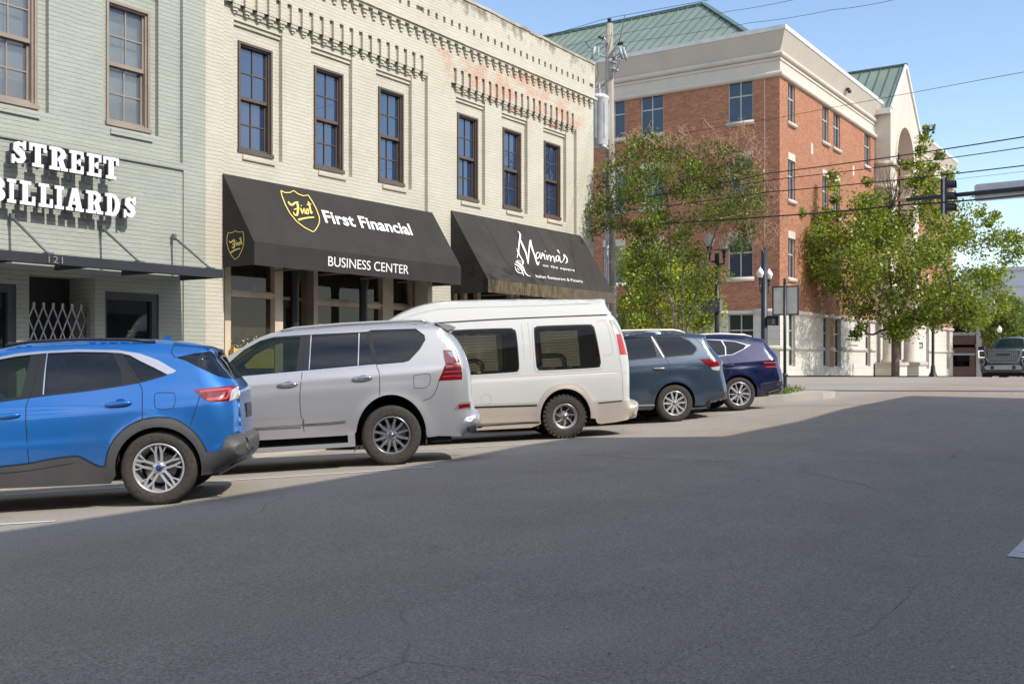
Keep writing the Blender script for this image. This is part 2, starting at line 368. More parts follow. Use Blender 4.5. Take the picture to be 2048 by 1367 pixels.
# planted kerb island that closes the row of parking bays
isl = [(24.3, 12.3), (24.0, 10.9), (24.6, 9.75), (25.35, 8.85), (26.2, 8.12), (26.9, 8.02), (27.4, 8.5), (28.2, 10.2), (29.0, 12.3)]
mb = MB(); zt = [float(gz(a, b))+.17 for a, b in isl]; n = len(isl)
mb.add([(a, b, z) for (a, b), z in zip(isl, zt)]+[(a, b, z-.4) for (a, b), z in zip(isl, zt)]+[(26.4, 10.6, float(gz(26.4, 10.6))+.19)],
       [(i, (i+1) % n, 2*n) for i in range(n)]+[(i, (i+1) % n, (i+1) % n+n, i+n) for i in range(n)])
mb.build('kerb_island', CONC2, kind='structure')
sheet('far_sidewalk', np.arange(47.5, 100, 1.5), np.array([14.2, 15, 16, 17, 18.5]), .06, CONC, kind='structure')
sheet('side_sidewalk', np.arange(47.5, 51.5, 1.0), np.arange(18.5, 45, 3), .06, CONC, kind='structure')
# painted lines
def on_ground(px, py):
    r = ray(px, py); Z = 10.0
    for _ in range(60):
        z = float(gz(r.x*Z, r.y*Z)); Zn = (z-CAMZ)/r.z; Z = .5*Z+.5*min(max(Zn, 1), 200)
    return Vector((r.x*Z, r.y*Z, z))
PAINT = N('road_paint'); pn = PAINT.noise(PAINT.pos(), 14, 5, .75)
PAINT.set(col=PAINT.ramp(pn, [(.33, (.25, .235, .22)), (.43, (.66, .63, .58))]), rough=.8)
def stripe(a, b, w, name='parking_line'):
    a, b = Vector(a), Vector(b); d = (b-a); d.z = 0; L_ = d.length; d.normalize(); nrm = Vector((-d.y, d.x, 0))*w/2; k = max(2, int(L_/.5)); mb = MB(); vs = []
    for i in range(k+1):
        p = a+(b-a)*i/k
        for s in (-1, 1): q = p+nrm*s; vs.append((q.x, q.y, float(gz(q.x, q.y))+.006))
    mb.add(vs, [(2*i, 2*i+2, 2*i+3, 2*i+1) for i in range(k)]); return mb.build(name, PAINT.mat, kind='structure')
FA = Vector((-.682, .731, 0))
for px, py, back, fwd in ((1150, 883, .0, 5.6), (868, 934, .0, 5.0), (110, 1042, 0, 4), (1470, 826, 0, 5)):
    g = on_ground(px, py); stripe(g-FA*back, g+FA*fwd, .09)
g = on_ground(2035, 1115); stripe(g, g+Vector((3.2, -.05, 0)), .13, 'lane_line')
# dark joint across the junction
mb = MB(); vs_ = []
for px in range(1555, 2140, 20):
    for dy in (0, 1.7): q = on_ground(px, 779.5+dy+(px-1555)*.004); vs_.append((q.x, q.y, q.z+.006))
m_ = len(vs_)//2; mb.add(vs_, [(2*i, 2*i+2, 2*i+3, 2*i+1) for i in range(m_-1)]); mb.build('road_joint', simple('tar', (.05, .048, .046), .8), kind='structure')

# old crack lines in the lanes
def crack(pts_, w, seed):
    r_ = random.Random(seed); P_ = [on_ground(*q) for q in pts_]; vs = []
    Q = []
    for a, b in zip(P_, P_[1:]):
        m = max(2, int((b-a).length/.12)); Q += [a.lerp(b, k/m)+Vector((r_.gauss(0, .018), r_.gauss(0, .018), 0)) for k in range(m)]
    for i, q in enumerate(Q):
        d = (Q[min(i+1, len(Q)-1)]-Q[max(0, i-1)]); d.z = 0; d.normalize(); n_ = Vector((-d.y, d.x, 0))*w*r_.uniform(.3, 1)*.5
        for t_ in (q+n_, q-n_): vs.append((t_.x, t_.y, float(gz(t_.x, t_.y))+.004))
    mb = MB(); mb.add(vs, [(2*i, 2*i+2, 2*i+3, 2*i+1) for i in range(len(Q)-1)]); mb.build('road_crack', simple('crack_tar', (.20, .18, .16), .9), kind='structure')
crack([(1400, 928), (1600, 940), (1760, 978), (1900, 985)], .013, 2); crack([(1640, 902), (1900, 915), (1925, 898)], .02, 3); crack([(1530, 993), (1660, 1008), (1760, 1012)], .009, 4); crack([(1700, 1270), (1790, 1215), (1850, 1160)], .006, 5); crack([(1100, 905), (1250, 915), (1500, 925)], .03, 6)
gr_ = MB(); r_ = random.Random(5)
for k in range(420):
    u_, v_ = r_.uniform(2, 24), r_.uniform(-3, 8); z_ = float(gz(u_, v_))+.004; s_ = r_.uniform(.004, .013); a_ = r_.uniform(0, 6.3); c_, d_ = math.cos(a_)*s_, math.sin(a_)*s_*.7
    gr_.add([(u_-c_, v_-d_, z_), (u_+d_, v_-c_, z_+s_*.3), (u_+c_, v_+d_, z_), (u_-d_, v_+c_, z_+s_*.2), (u_, v_, z_+s_*.8)], [(0, 1, 4), (1, 2, 4), (2, 3, 4), (3, 0, 4)])
gr_.build('road_grit', simple('grit', (.34, .31, .26), .9, 0, .5, 6), kind='stuff', label='loose grit and small leaf litter scattered over the shaded road', cat='grit')
# ================================================================ WALL HELPERS
def PX(axis, plane):
    if axis == 'Y': return lambda a, d, z: (a, plane+d, z)
    return lambda a, d, z: (plane+d, a, z)
def wbox(mb, P, a0, a1, d0, d1, z0, z1):
    p, q = P(a0, d0, z0), P(a1, d1, z1); mb.box(p[0], q[0], p[1], q[1], z0, z1)
def wall(mb, P, a0, a1, z0, z1, holes=(), depth=.1, d=0.0):
    A = sorted({a0, a1, *[h[0] for h in holes], *[h[1] for h in holes]}); A = [x for x in A if a0 <= x <= a1]
    Zs = sorted({z0, z1, *[h[2] for h in holes], *[h[3] for h in holes]}); Zs = [x for x in Zs if z0 <= x <= z1]
    for i in range(len(A)-1):
        for j in range(len(Zs)-1):
            ca, cz = (A[i]+A[i+1])/2, (Zs[j]+Zs[j+1])/2
            if any(h[0] < ca < h[1] and h[2] < cz < h[3] for h in holes): continue
            mb.quad(P(A[i], d, Zs[j]), P(A[i+1], d, Zs[j]), P(A[i+1], d, Zs[j+1]), P(A[i], d, Zs[j+1]))
    for h in holes:
        dd = d+(h[4] if len(h) > 4 else depth); x0, x1, y0, y1 = h[:4]
        mb.quad(P(x0, d, y0), P(x0, dd, y0), P(x0, dd, y1), P(x0, d, y1)); mb.quad(P(x1, d, y0), P(x1, d, y1), P(x1, dd, y1), P(x1, dd, y0))
        mb.quad(P(x0, d, y1), P(x0, dd, y1), P(x1, dd, y1), P(x1, d, y1)); mb.quad(P(x0, d, y0), P(x1, d, y0), P(x1, dd, y0), P(x0, dd, y0))
def sash_window(parent, P, a0, a1, z0, z1, fm, gm, d=.0, cols=2, fr=.075, blind=None, name='window'):
    """double-hung window: frame, two sashes with bars, glass"""
    g = MB(); zc = z0+(z1-z0)*.50
    g.quad(P(a0+fr, d+.105, zc), P(a1-fr, d+.105, zc), P(a1-fr, d+.105, z1-fr), P(a0+fr, d+.105, z1-fr))
    g.quad(P(a0+fr, d+.15, z0+fr), P(a1-fr, d+.15, z0+fr), P(a1-fr, d+.15, zc), P(a0+fr, d+.15, zc))
    w = g.build(name, gm, parent)
    f = MB()
    for x0, x1 in ((a0, a0+fr*.6), (a1-fr*.6, a1)): wbox(f, P, x0, x1, d-.012, d+.16, z0, z1)
    for x0, x1 in ((a0+fr*.6, a0+fr), (a1-fr, a1-fr*.6)): wbox(f, P, x0, x1, d+.03, d+.16, z0+fr*.6, z1-fr*.6)
    wbox(f, P, a0+fr*.6, a1-fr*.6, d-.01, d+.16, z1-fr*.6, z1); wbox(f, P, a0-.02, a1+.02, d-.035, d+.16, z0-.03, z0+fr*.6)
    wbox(f, P, a0+fr, a1-fr, d+.03, d+.16, z1-fr, z1-fr*.6); wbox(f, P, a0+fr, a1-fr, d+.06, d+.16, z0+fr*.6, z0+fr*1.3)
    wbox(f, P, a0+fr, a1-fr, d+.07, d+.11, zc-.035, zc+.03); wbox(f, P, a0+fr, a1-fr, d+.115, d+.16, zc-.045, zc+.02)
    for k, (dd, b0, b1) in enumerate(((.085, zc, z1-fr), (.13, z0+fr, zc))):
        s = .03; wbox(f, P, a0+fr, a0+fr+s, d+dd-.01, d+dd+.02, b0, b1); wbox(f, P, a1-fr-s, a1-fr, d+dd-.01, d+dd+.02, b0, b1)
        for c in range(1, cols): xc = a0+fr+(a1-a0-2*fr)*c/cols; wbox(f, P, xc-.011, xc+.011, d+dd, d+dd+.018, b0, b1)
        zz = (b0+b1)/2; wbox(f, P, a0+fr, a1-fr, d+dd+.002, d+dd+.016, zz-.011, zz+.011)
    f.build('frame', fm, w)
    if blind:
        b = MB(); b.cs = False; zz = z0+fr
        while zz < z1-fr-.02: b.quad(P(a0+fr, d+.24, zz), P(a1-fr, d+.24, zz), P(a1-fr, d+.215, zz+.045), P(a0+fr, d+.215, zz+.045)); zz += .05
        b.build('blind', blind, w)
    return w

# ================================================================ CREAM BRICK BUILDING (two shop bays)
CREAM = painted_brick('cream_painted_brick', (.560, .530, .430), .62, peel=(17.9, 26.4, 7.6, 9.2, (.46, .20, .115), 1.0), dirt=(9.0, 10.2, (.13, .12, .085), .8), bump=.55)
CREAMT = painted_brick('cream_painted_trim', (.60, .575, .45), .2, bump=.3)
OLIVE = CREAM
BRONZE = simple('bronze_frame', (.115, .085, .070), .42, .1)
WGLASS = glass('upper_window_glass', (.022, .048, .11), .015, wav=.012, coat=.9, spec=.9)
P15 = PX('Y', 15.0)
cb = thing('cream_brick_building', (19.35, 15, 0), 'two-storey cream painted brick building with corbelled parapet and peeling paint above two dark awnings', 'building')
XL, XR, ZT = 12.256, 26.454, 10.2
bays = [(12.68, 18.66), (19.55, 25.47)]
slots = []; mb = MB()
for b0, b1 in bays:
    for k in range(20): x = b0+.10+k*(b1-b0-.2)/19.6; slots.append((x, x+.12, 8.06, 8.43, .065))
shopz = 3.12
holes = [(b0, b1, -.5, 8.06, .095) for b0, b1 in bays]+slots
wall(mb, P15, XL, XR, -.5, 9.02, holes)
for h in slots: mb.quad(P15(h[0], .065, h[2]), P15(h[1], .065, h[2]), P15(h[1], .065, h[3]), P15(h[0], .065, h[3]))
# back plane of each bay with the recessed window panels
wc = [13.60, 15.60, 17.58, 20.47, 22.43, 24.44]
for bi, (b0, b1) in enumerate(bays):
    hs = [(c-.61, c+.61, 5.36-.06, 7.92, .10) for c in wc[bi*3:bi*3+3]]+[(b0, b1, -.5, 3.6 if bi == 0 else 3.7, .3)]
    wall(mb, P15, b0, b1, -.5, 8.43, hs, d=.095)
    for c in wc[bi*3:bi*3+3]:
        wall(mb, P15, c-.61, c+.61, 5.30, 7.92, [(c-.435, c+.435, 5.36, 7.47, .12)], d=.195)
# gable ends, back and roof deck so the block is closed
mb.quad((XL, 15, -.5), (XL, 32, -.5), (XL, 32, ZT), (XL, 15, ZT)); mb.quad((XR, 15, -.5), (XR, 32, -.5), (XR, 32, 10.1), (XR, 15, 10.1)); mb.quad((XL, 32, -.5), (XR, 32, -.5), (XR, 32, ZT), (XL, 32, ZT))
mb.build('wall', CREAM, cb)
mb = MB(); mb.quad((XL, 15.3, 9.3), (XR, 15.3, 9.3), (XR, 31.9, 9.1), (XL, 31.9, 9.1)); mb.build('roof', simple('roof_felt', (.08, .08, .08), .9), cb)
# parapet: proud band with square holes, coping
mb = MB(); d0 = -.05; hh = []
x = 12.5; k = 0
while x < 26.2:
    if k in (19,): hh.append((x+.02, x+.30, 9.39, 9.52, .07)); x += .42
    else: hh.append((x, x+.09, 9.38, 9.53, .10)); x += .298
    k += 1
hh = [h for h in hh if h[1] < 26.1]; hh.append((26.13, 26.36, 9.38, 9.5, .07))
def ptop(x): return 10.235-(x-19)*.012
wall(mb, P15, XL, XR, 9.12, 10.02, hh, d=d0)
for h in hh: mb.quad(P15(h[0], d0+h[4], h[2]), P15(h[1], d0+h[4], h[2]), P15(h[1], d0+h[4], h[3]), P15(h[0], d0+h[4], h[3]))
n = 28
for i in range(n):
    a, b = XL+(XR-XL)*i/n, XL+(XR-XL)*(i+1)/n
    mb.quad(P15(a, d0, 10.02), P15(b, d0, 10.02), P15(b, d0, ptop(b)-.07), P15(a, d0, ptop(a)-.07))
mb.quad(P15(XR, d0, 9.1), P15(XR, .3, 9.1), P15(XR, .3, 10.1), P15(XR, d0, 10.1)); mb.quad(P15(XL, d0, 9.1), P15(XL, .3, 9.1), P15(XL, .3, 10.1), P15(XL, d0, 10.1))
mb.build('parapet', CREAM, cb)
mb = MB()
for i in range(n):
    a, b = XL+(XR-XL)*i/n, XL+(XR-XL)*(i+1)/n; j = random.uniform(-.012, .012)
    za, zb_ = ptop(a)+j, ptop(b)+j
    mb.add([P15(a, -.075, za-.07), P15(b, -.075, zb_-.07), P15(b, .3, zb_-.07), P15(a, .3, za-.07), P15(a, -.075, za), P15(b, -.075, zb_), P15(b, .3, zb_), P15(a, .3, za)],
           [(0,3,2,1), (4,5,6,7), (0,1,5,4), (1,2,6,5), (2,3,7,6), (3,0,4,7)])
mb.build('coping', stone('weathered_coping', (.42, .39, .31), .25, None, .8), cb)
mb = MB(); wbox(mb, P15, XL, XR+.05, -.11, .0, 9.045, 9.12); wbox(mb, P15, XL, XR+.03, -.07, .0, 9.0, 9.045); mb.build('ledge', CREAM, cb)
# stepped dentils under the ledge
mb = MB(); x = XL+.15
while x < XR-.12:
    for k, (w, dd) in enumerate(((.15, .085), (.12, .06), (.09, .035))): wbox(mb, P15, x+k*.03, x+k*.03+w, -dd, .0, 9.0-(k+1)*.072, 9.0-k*.072)
    mb.build('dentil', CREAM, cb); mb = MB(); x += .305
# tapered ends below the slotted frieze
mb = MB()
for b0, b1 in bays:
    for k in range(20):
        x = b0+.10+k*(b1-b0-.2)/19.6; x1 = x+.12; x2 = b0+.10+(k+1)*(b1-b0-.2)/19.6 if k < 19 else b1
        wbox(mb, P15, x1-.0, min(x2, b1), .012, .095, 8.0, 8.06); wbox(mb, P15, x1+.03, x2-.03, .035, .095, 7.945, 8.0); wbox(mb, P15, x1+.055, x2-.06, .06, .095, 7.90, 7.945)
        mb.build('corbel', CREAM, cb); mb = MB()
# stepped brick heads and sills at each window panel
mb = MB()
for c in wc:
    wbox(mb, P15, c-.61, c+.61, .125, .195, 7.80, 7.92); wbox(mb, P15, c-.61, c+.61, .16, .195, 7.72, 7.80)
    wbox(mb, P15, c-.40, c+.42, .165, .195, 5.215, 5.30) if 0 else mb.build('brick_hood', CREAM, cb)
    mb = MB(); wbox(mb, P15, c-.41, c+.41, .06, .095, 5.20, 5.285); mb.build('brick_sill', CREAM, cb); mb = MB()
for c in wc: sash_window(cb, P15, c-.425, c+.425, 5.37, 7.46, BRONZE, WGLASS, d=.18)
# ---- shop front under the left awning
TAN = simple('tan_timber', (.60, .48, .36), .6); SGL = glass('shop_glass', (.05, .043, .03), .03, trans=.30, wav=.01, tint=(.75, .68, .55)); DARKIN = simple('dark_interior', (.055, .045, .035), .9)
def xf(px, Y): return fp(px, 600, Y)[0]
sf = MB(); g = MB()
Yw = 15.22; a, b_ = xf(456, Yw), xf(543, Yw); c_ = xf(559, Yw)
def frm(mb, x0, x1, y0, y1, z0, z1): mb.box(x0, x1, y0, y1, z0, z1)
frm(sf, a-.14, a, Yw-.08, Yw+.1, -.3, 3.6); frm(sf, b_, c_, Yw-.1, Yw+.12, -.3, 3.6)
frm(sf, a, b_, Yw-.06, Yw+.1, 2.60, 2.73); frm(sf, a, b_, Yw-.1, Yw-.06, 2.655, 2.70); frm(sf, a, b_, Yw-.06, Yw+.1, .0, .65)
g.quad((a, Yw+.03, .65), (b_, Yw+.03, .65), (b_, Yw+.03, 3.6), (a, Yw+.03, 3.6))
Yd = 15.95; p0, p1 = xf(604, Yd), xf(628, Yd)
frm(sf, p0, p1, Yd-.1, Yd+.1, -.3, 3.6); frm(sf, c_, p0, Yd-.03, Yd+.1, 2.66, 2.72)
g.quad((c_, Yw+.1, -.2), (c_+.05, Yd, -.2), (c_+.05, Yd, 3.6), (c_, Yw+.1, 3.6)); g.quad((c_, Yd+.03, 2.72), (p0, Yd+.03, 2.72), (p0, Yd+.03, 3.6), (c_, Yd+.03, 3.6))
Yb = 15.6; q0, q1, q2, q3 = xf(629, Yb), xf(758, Yb), xf(779, Yb), xf(836, Yb)
frm(sf, q0, 18.66, Yb-.06, Yb+.08, 2.56, 2.71); frm(sf, q0, 18.66, Yb-.1, Yb-.06, 2.61, 2.66); frm(sf, q1, q2, Yb-.12, Yb+.1, -.3, 3.6); frm(sf, q3, 18.66, Yb-.12, Yb+.1, -.3, 3.6); frm(sf, q0-.12, q0, Yb-.1, Yb+.1, -.3, 3.6); frm(sf, q0, 18.66, Yb-.06, Yb+.08, -.3, .6)
g.quad((q0, Yb+.02, .6), (18.66, Yb+.02, .6), (18.66, Yb+.02, 3.6), (q0, Yb+.02, 3.6))
sf.build('shop_front', TAN, cb); g.build('shop_window', SGL, cb)
dr = MB(); x0, x1 = xf(563, Yd+.05), xf(603, Yd+.05); dr.box(x0, x1, Yd+.02, Yd+.07, 2.5, 2.66); dr.box(x0, x0+.09, Yd+.02, Yd+.07, 0, 2.5); dr.box(x1-.09, x1, Yd+.02, Yd+.07, 0, 2.5); dr.box(x0+.09, x1-.09, Yd+.02, Yd+.07, 0, .3); d_ = dr.build('door', simple('dark_door', (.05, .045, .045), .5), cb)
dg = MB(); dg.box(x0+.09, x1-.09, Yd+.035, Yd+.055, .3, 2.5); dg.build('door_glass', SGL, d_)
ho = MB(); ho.bar((x1-.16, Yd-.04, 1.0), (x1-.16, Yd-.04, 1.5), .025); ho.build('handle', STEEL, d_)
co = MB()
for px in (589.5, 726.5):
    xc = xf(px, 15.2); co.lathe([(.11, -.2), (.11, .25), (.095, .3), (.09, 2.9), (.12, 3.05), (.12, 3.3)], (xc, 15.2, 0), 12); 
    co.build('column', BLACK, cb); co = MB()
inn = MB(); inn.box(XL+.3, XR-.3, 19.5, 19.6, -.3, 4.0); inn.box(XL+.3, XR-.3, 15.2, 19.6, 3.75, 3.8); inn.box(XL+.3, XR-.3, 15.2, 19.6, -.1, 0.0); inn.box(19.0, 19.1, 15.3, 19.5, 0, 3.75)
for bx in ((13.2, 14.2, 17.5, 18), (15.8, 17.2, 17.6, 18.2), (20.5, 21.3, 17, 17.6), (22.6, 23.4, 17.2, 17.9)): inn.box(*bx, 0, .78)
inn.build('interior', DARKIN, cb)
# ---- shop front under the right awning
sf = MB(); g = MB(); Yb = 15.3
for px in (905, 925, 952, 1018, 1030, 1090, 1150): x = xf(px, Yb); sf.box(x-.07, x+.07, Yb-.1, Yb+.1, -.3, 3.7)
sf.box(19.55, 25.47, Yb-.08, Yb+.08, 2.55, 2.68); sf.box(19.55, 25.47, Yb-.08, Yb+.08, -.2, .6); g.quad((19.55, Yb+.03, -.1), (25.47, Yb+.03, -.1), (25.47, Yb+.03, 3.7), (19.55, Yb+.03, 3.7))
sf.build('shop_front', TAN, cb); g.build('shop_window', SGL, cb)

# ---- text helper (Blender's built-in lettering turned into meshes)
def text_mesh(s, size=1.0, bold=0.0, ext=.01, spacing=1.0):
    cu = bpy.data.curves.new('lettering', 'FONT'); cu.body = s; cu.size = size; cu.offset = bold; cu.extrude = ext; cu.space_character = spacing; cu.resolution_u = 6
    o = bpy.data.objects.new('lettering', cu); SC.collection.objects.link(o); dg_ = bpy.context.evaluated_depsgraph_get(); dg_.update()
    me = bpy.data.meshes.new_from_object(o.evaluated_get(dg_)); vs = [v.co.copy() for v in me.vertices]; fs = [tuple(p.vertices) for p in me.polygons]
    bpy.data.objects.remove(o); bpy.data.curves.remove(cu); bpy.data.meshes.remove(me); return vs, fs
def fit_text(mb, s, fn, w, h, bold=0, ext=.01, spacing=1.0):
    """lettering stretched to w x h, mapped by fn(a, b, depth)"""
    vs, fs = text_mesh(s, 1, bold, .5, spacing); x0 = min(v.x for v in vs); x1 = max(v.x for v in vs); y0 = min(v.y for v in vs); y1 = max(v.y for v in vs)
    mb.add([fn((v.x-x0)/(x1-x0)*w, (v.y-y0)/(y1-y0)*h, v.z*ext) for v in vs], fs)
def stroke(mb, pts, w, fn, th=.01, rnd=True):
    """flat ribbon along 2-D points with per-point width"""
    P_ = [Vector((a, b)) for a, b in pts]; n = len(P_); ws = w if isinstance(w, (list, tuple)) else [w]*n
    if rnd and n > 2:
        Q = []; Wq = []
        for i in range(n-1):
            a, b, c, d = P_[max(i-1, 0)], P_[i], P_[i+1], P_[min(i+2, n-1)]
            for k in range(5):
                t = k/5; Q.append(.5*((2*b)+(c-a)*t+(2*a-5*b+4*c-d)*t*t+(3*b-a-3*c+d)*t**3)); Wq.append(ws[i]*(1-t)+ws[i+1]*t)
        Q.append(P_[-1]); Wq.append(ws[-1]); P_, ws, n = Q, Wq, len(Q)
    vs = []
    for i in range(n):
        d = P_[min(i+1, n-1)]-P_[max(i-1, 0)]; d = d.normalized() if d.length > 1e-9 else Vector((1, 0)); nn = Vector((-d.y, d.x))*ws[i]/2
        for q in (P_[i]+nn, P_[i]-nn): vs += [fn(q.x, q.y, 0), fn(q.x, q.y, th)]
    fs = []
    for i in range(n-1):
        a, b = 4*i, 4*i+4; fs += [(a, a+2, b+2, b), (a+1, b+1, b+3, a+3), (a, b, b+1, a+1), (a+2, a+3, b+3, b+2)]
    fs += [(0, 1, 3, 2), (4*n-4, 4*n-2, 4*n-1, 4*n-3)]
    mb.add(vs, fs)

# ---- awnings
CANV = N('black_canvas'); cn = CANV.noise(CANV.pos(), 2.0, 6, .6); wv = CANV.noise(CANV.pos(), 160, 2, .6)
CANV.set(col=CANV.ramp(cn, [(.3, (.036, .034, .032)), (.7, (.046, .043, .041))]), rough=.9, spec=.2); CANV.bump(wv, .2, .002)
CANW = N('weathered_leaf_shade_canvas'); p_ = CANW.pos(); sp_ = CANW.n('SeparateXYZ'); CANW.l(p_, sp_.inputs[0])
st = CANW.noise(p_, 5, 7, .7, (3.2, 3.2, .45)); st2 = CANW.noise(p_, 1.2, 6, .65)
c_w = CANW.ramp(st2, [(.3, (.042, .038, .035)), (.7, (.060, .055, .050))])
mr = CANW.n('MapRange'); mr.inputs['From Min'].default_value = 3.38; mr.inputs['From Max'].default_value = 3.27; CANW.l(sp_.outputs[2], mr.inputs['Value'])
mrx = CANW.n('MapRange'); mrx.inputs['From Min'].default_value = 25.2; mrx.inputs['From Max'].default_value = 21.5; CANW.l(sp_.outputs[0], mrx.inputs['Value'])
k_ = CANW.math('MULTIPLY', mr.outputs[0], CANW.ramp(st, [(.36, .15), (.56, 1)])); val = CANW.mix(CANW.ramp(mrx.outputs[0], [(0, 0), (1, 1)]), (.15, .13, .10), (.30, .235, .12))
CANW.set(rough=.92, spec=.15)
VALM = N('stained_valance'); pv_ = VALM.pos(); s1 = VALM.noise(pv_, 4, 8, .75, (1.8, 1, .7)); s2_ = VALM.noise(pv_, 1.1, 4); spv = VALM.n('SeparateXYZ'); VALM.l(pv_, spv.inputs[0]); mv = VALM.n('MapRange'); mv.inputs['From Min'].default_value = 19.6; mv.inputs['From Max'].default_value = 25.4; VALM.l(spv.outputs[0], mv.inputs['Value'])
cv_ = VALM.ramp(s1, [(.36, (.04, .034, .028)), (.50, (.115, .09, .058)), (.66, (.22, .17, .10))]); cv_ = VALM.mix(VALM.ramp(mv.outputs[0], [(.35, 0), (.9, .75)]), cv_, (.12, .10, .085)); VALM.set(col=cv_, rough=.92, spec=.15)
leaf_shade = CANW.noise(p_, 1.6, 7, .7, (1, 1, 1)); mrm = CANW.n('MapRange'); mrm.inputs['From Min'].default_value = 4.0; mrm.inputs['From Max'].default_value = 3.4; CANW.l(sp_.outputs[2], mrm.inputs['Value'])  # branch and leaf shadow painted dark into the lower left of the cloth
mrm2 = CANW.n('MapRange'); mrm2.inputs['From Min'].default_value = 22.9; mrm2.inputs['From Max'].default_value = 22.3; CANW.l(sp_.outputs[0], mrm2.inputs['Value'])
km = CANW.math('MULTIPLY', CANW.math('MULTIPLY', mrm.outputs[0], mrm2.outputs[0]), CANW.ramp(leaf_shade, [(.48, 0), (.56, .8)])); c_w = CANW.mix(km, c_w, (.022, .020, .018)); CANW.set(col=c_w)
def awning(name, x0, x1, yf, ztop, zf, zb, mat, mat2=None, **kw):
    t = thing(name, ((x0+x1)/2, 15, zb), **kw); w0, w1 = x0, x1; th = .012
    mb = MB(); mb.cs = False
    segs = 24
    for i in range(segs):
        a, b = x0+(x1-x0)*i/segs, x0+(x1-x0)*(i+1)/segs
        sg = lambda x: -.012*math.sin(math.pi*((x-x0)/(x1-x0)*5 % 1))
        for (ya, za), (yb, zb2) in (((14.985, ztop), (14.985+(yf-14.985)*.5, (ztop+zf)/2)), ((14.985+(yf-14.985)*.5, (ztop+zf)/2), (yf, zf))):
            sa = sg(a) if ya > yf+.01 and ya < 14.9 else 0; mb.quad((a, ya, za+(sg(a) if .02 < 14.985-ya else 0)), (b, ya, za+(sg(b) if .02 < 14.985-ya else 0)), (b, yb, zb2+(sg(b) if yb > yf+.01 else 0)), (a, yb, zb2+(sg(a) if yb > yf+.01 else 0)))
    mb.build('canopy', mat, t)
    v = MB(); v.box(x0, x1, yf-th, yf+.002, zb, zf); v.build('valance', mat2 or mat, t)
    s = MB()
    for x in (x0, x1): s.prism([(14.985, ztop), (yf, zf), (yf, zb), (14.985, zb)], lambda a, b, d: (x+d, a, b), -.004, .006); s.build('side_panel', mat, t); s = MB()
    fr = MB()
    for x in np.linspace(x0+.02, x1-.02, 6): fr.bar((x, 14.97, zb+.02), (x, yf+.03, zb+.02), .03); fr.bar((x, 14.95, ztop-.17), (x, yf+.06, zf-.10), .03)
    fr.bar((x0, yf+.03, zb+.03), (x1, yf+.03, zb+.03), .03); fr.build('frame', STEEL, t)
    return t
A1 = dict(x0=12.64, x1=18.80, yf=14.15, ztop=4.84, zf=3.535, zb=3.115)
aw1 = awning('awning', mat=CANV.mat, label='black fabric awning with yellow shield emblem and white bank lettering over the left shop', cat='awning', **A1)
A2 = dict(x0=19.53, x1=25.68, yf=13.90, ztop=4.98, zf=3.28, zb=2.98)
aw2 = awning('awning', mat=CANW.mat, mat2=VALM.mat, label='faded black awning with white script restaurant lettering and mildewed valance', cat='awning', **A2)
def slope_map(A):
    n0 = Vector((0, 14.985, A['ztop'])); d = Vector((0, A['yf'], A['zf']))-n0; nrm = Vector((0, -d.z, d.y)).normalized(); nrm = nrm if nrm.y < 0 else -nrm
    return n0, d, nrm
def px_slope(A):
    """photo pixel -> point on the awning's sloping cloth, lifted a little"""
    n0, d, nrm = slope_map(A); o = Vector((0, 0, CAMZ))
    def fn(px, py, dep):
        r = ray(px, py); k = (n0-o).dot(nrm)/r.dot(nrm); return tuple(o+r*k+nrm*(.008+.004+dep))
    return fn
YEL = simple('yellow_print', (.80, .62, .17), .6, 0, .04); WPR = simple('white_print', (.82, .81, .78), .6, 0, .03)
sm_ = MB(); n0_, d0_, q0_ = slope_map(A2)
for k in range(1, 5): x_ = A2['x0']+(A2['x1']-A2['x0'])*k/5; a_ = Vector((x_, n0_.y, n0_.z))+q0_*.002+d0_*.01; sm_.bar(a_, a_+d0_*.985, .022, .004)
sm_.build('cloth_seam', simple('seam_thread', (.030, .028, .026), .9), aw2)
f1 = px_slope(A1); sc = 6.836
def z1(pts): return [(560+a/sc, 360+b/sc) for a, b in pts]
SHIELD = [(5, 150), (60, 178), (130, 178), (180, 150), (240, 195), (310, 222), (378, 212), (430, 290), (490, 400), (530, 510), (533, 580), (510, 640), (470, 700), (440, 712), (330, 655), (220, 570), (130, 460), (70, 350), (20, 220), (5, 150)]
FIRST = [([(105, 300), (130, 335), (165, 345), (200, 318), (245, 305)], [2.2, 3.8, 4.2, 4.0, 1.5]), ([(225, 312), (236, 350), (240, 400), (235, 450), (225, 485), (195, 480), (175, 440)], [3.5, 4.0, 4.2, 4.2, 3.6, 2.6, 1.2]), ([(180, 412), (215, 400), (262, 392)], [1.5, 2.6, 1.5]),
         ([(275, 390), (288, 430), (300, 470)], 2.4), ([(283, 350), (285, 362)], 2.4), ([(300, 465), (318, 400), (335, 410), (330, 400), (340, 470)], 2.2), ([(345, 470), (368, 400), (385, 440), (372, 470), (352, 455)], 2.4), ([(380, 300), (400, 370), (420, 460), (435, 440)], [2.6, 3.4, 3.0, 1.5]), ([(360, 345), (420, 332)], 2.2)]
UNDER = ([(245, 550), (300, 535), (380, 520), (460, 515)], [4.2, 3.6, 3.0, 2.6])
em = MB(); stroke(em, z1(SHIELD), 1.7, f1, .004, rnd=False)
for p, w in FIRST: stroke(em, z1(p), w, f1, .004)
stroke(em, z1(UNDER[0]), UNDER[1], f1, .004); em.build('shield_emblem', YEL, aw1)
tx = MB(); n0, dd_, nrm = slope_map(A1)
fa = px_slope(A1); TL = Vector(fa(641.5, 420.5, 0)); TR = Vector(fa(816.5, 448.5, 0)); BL = Vector(fa(650.5, 446, 0))
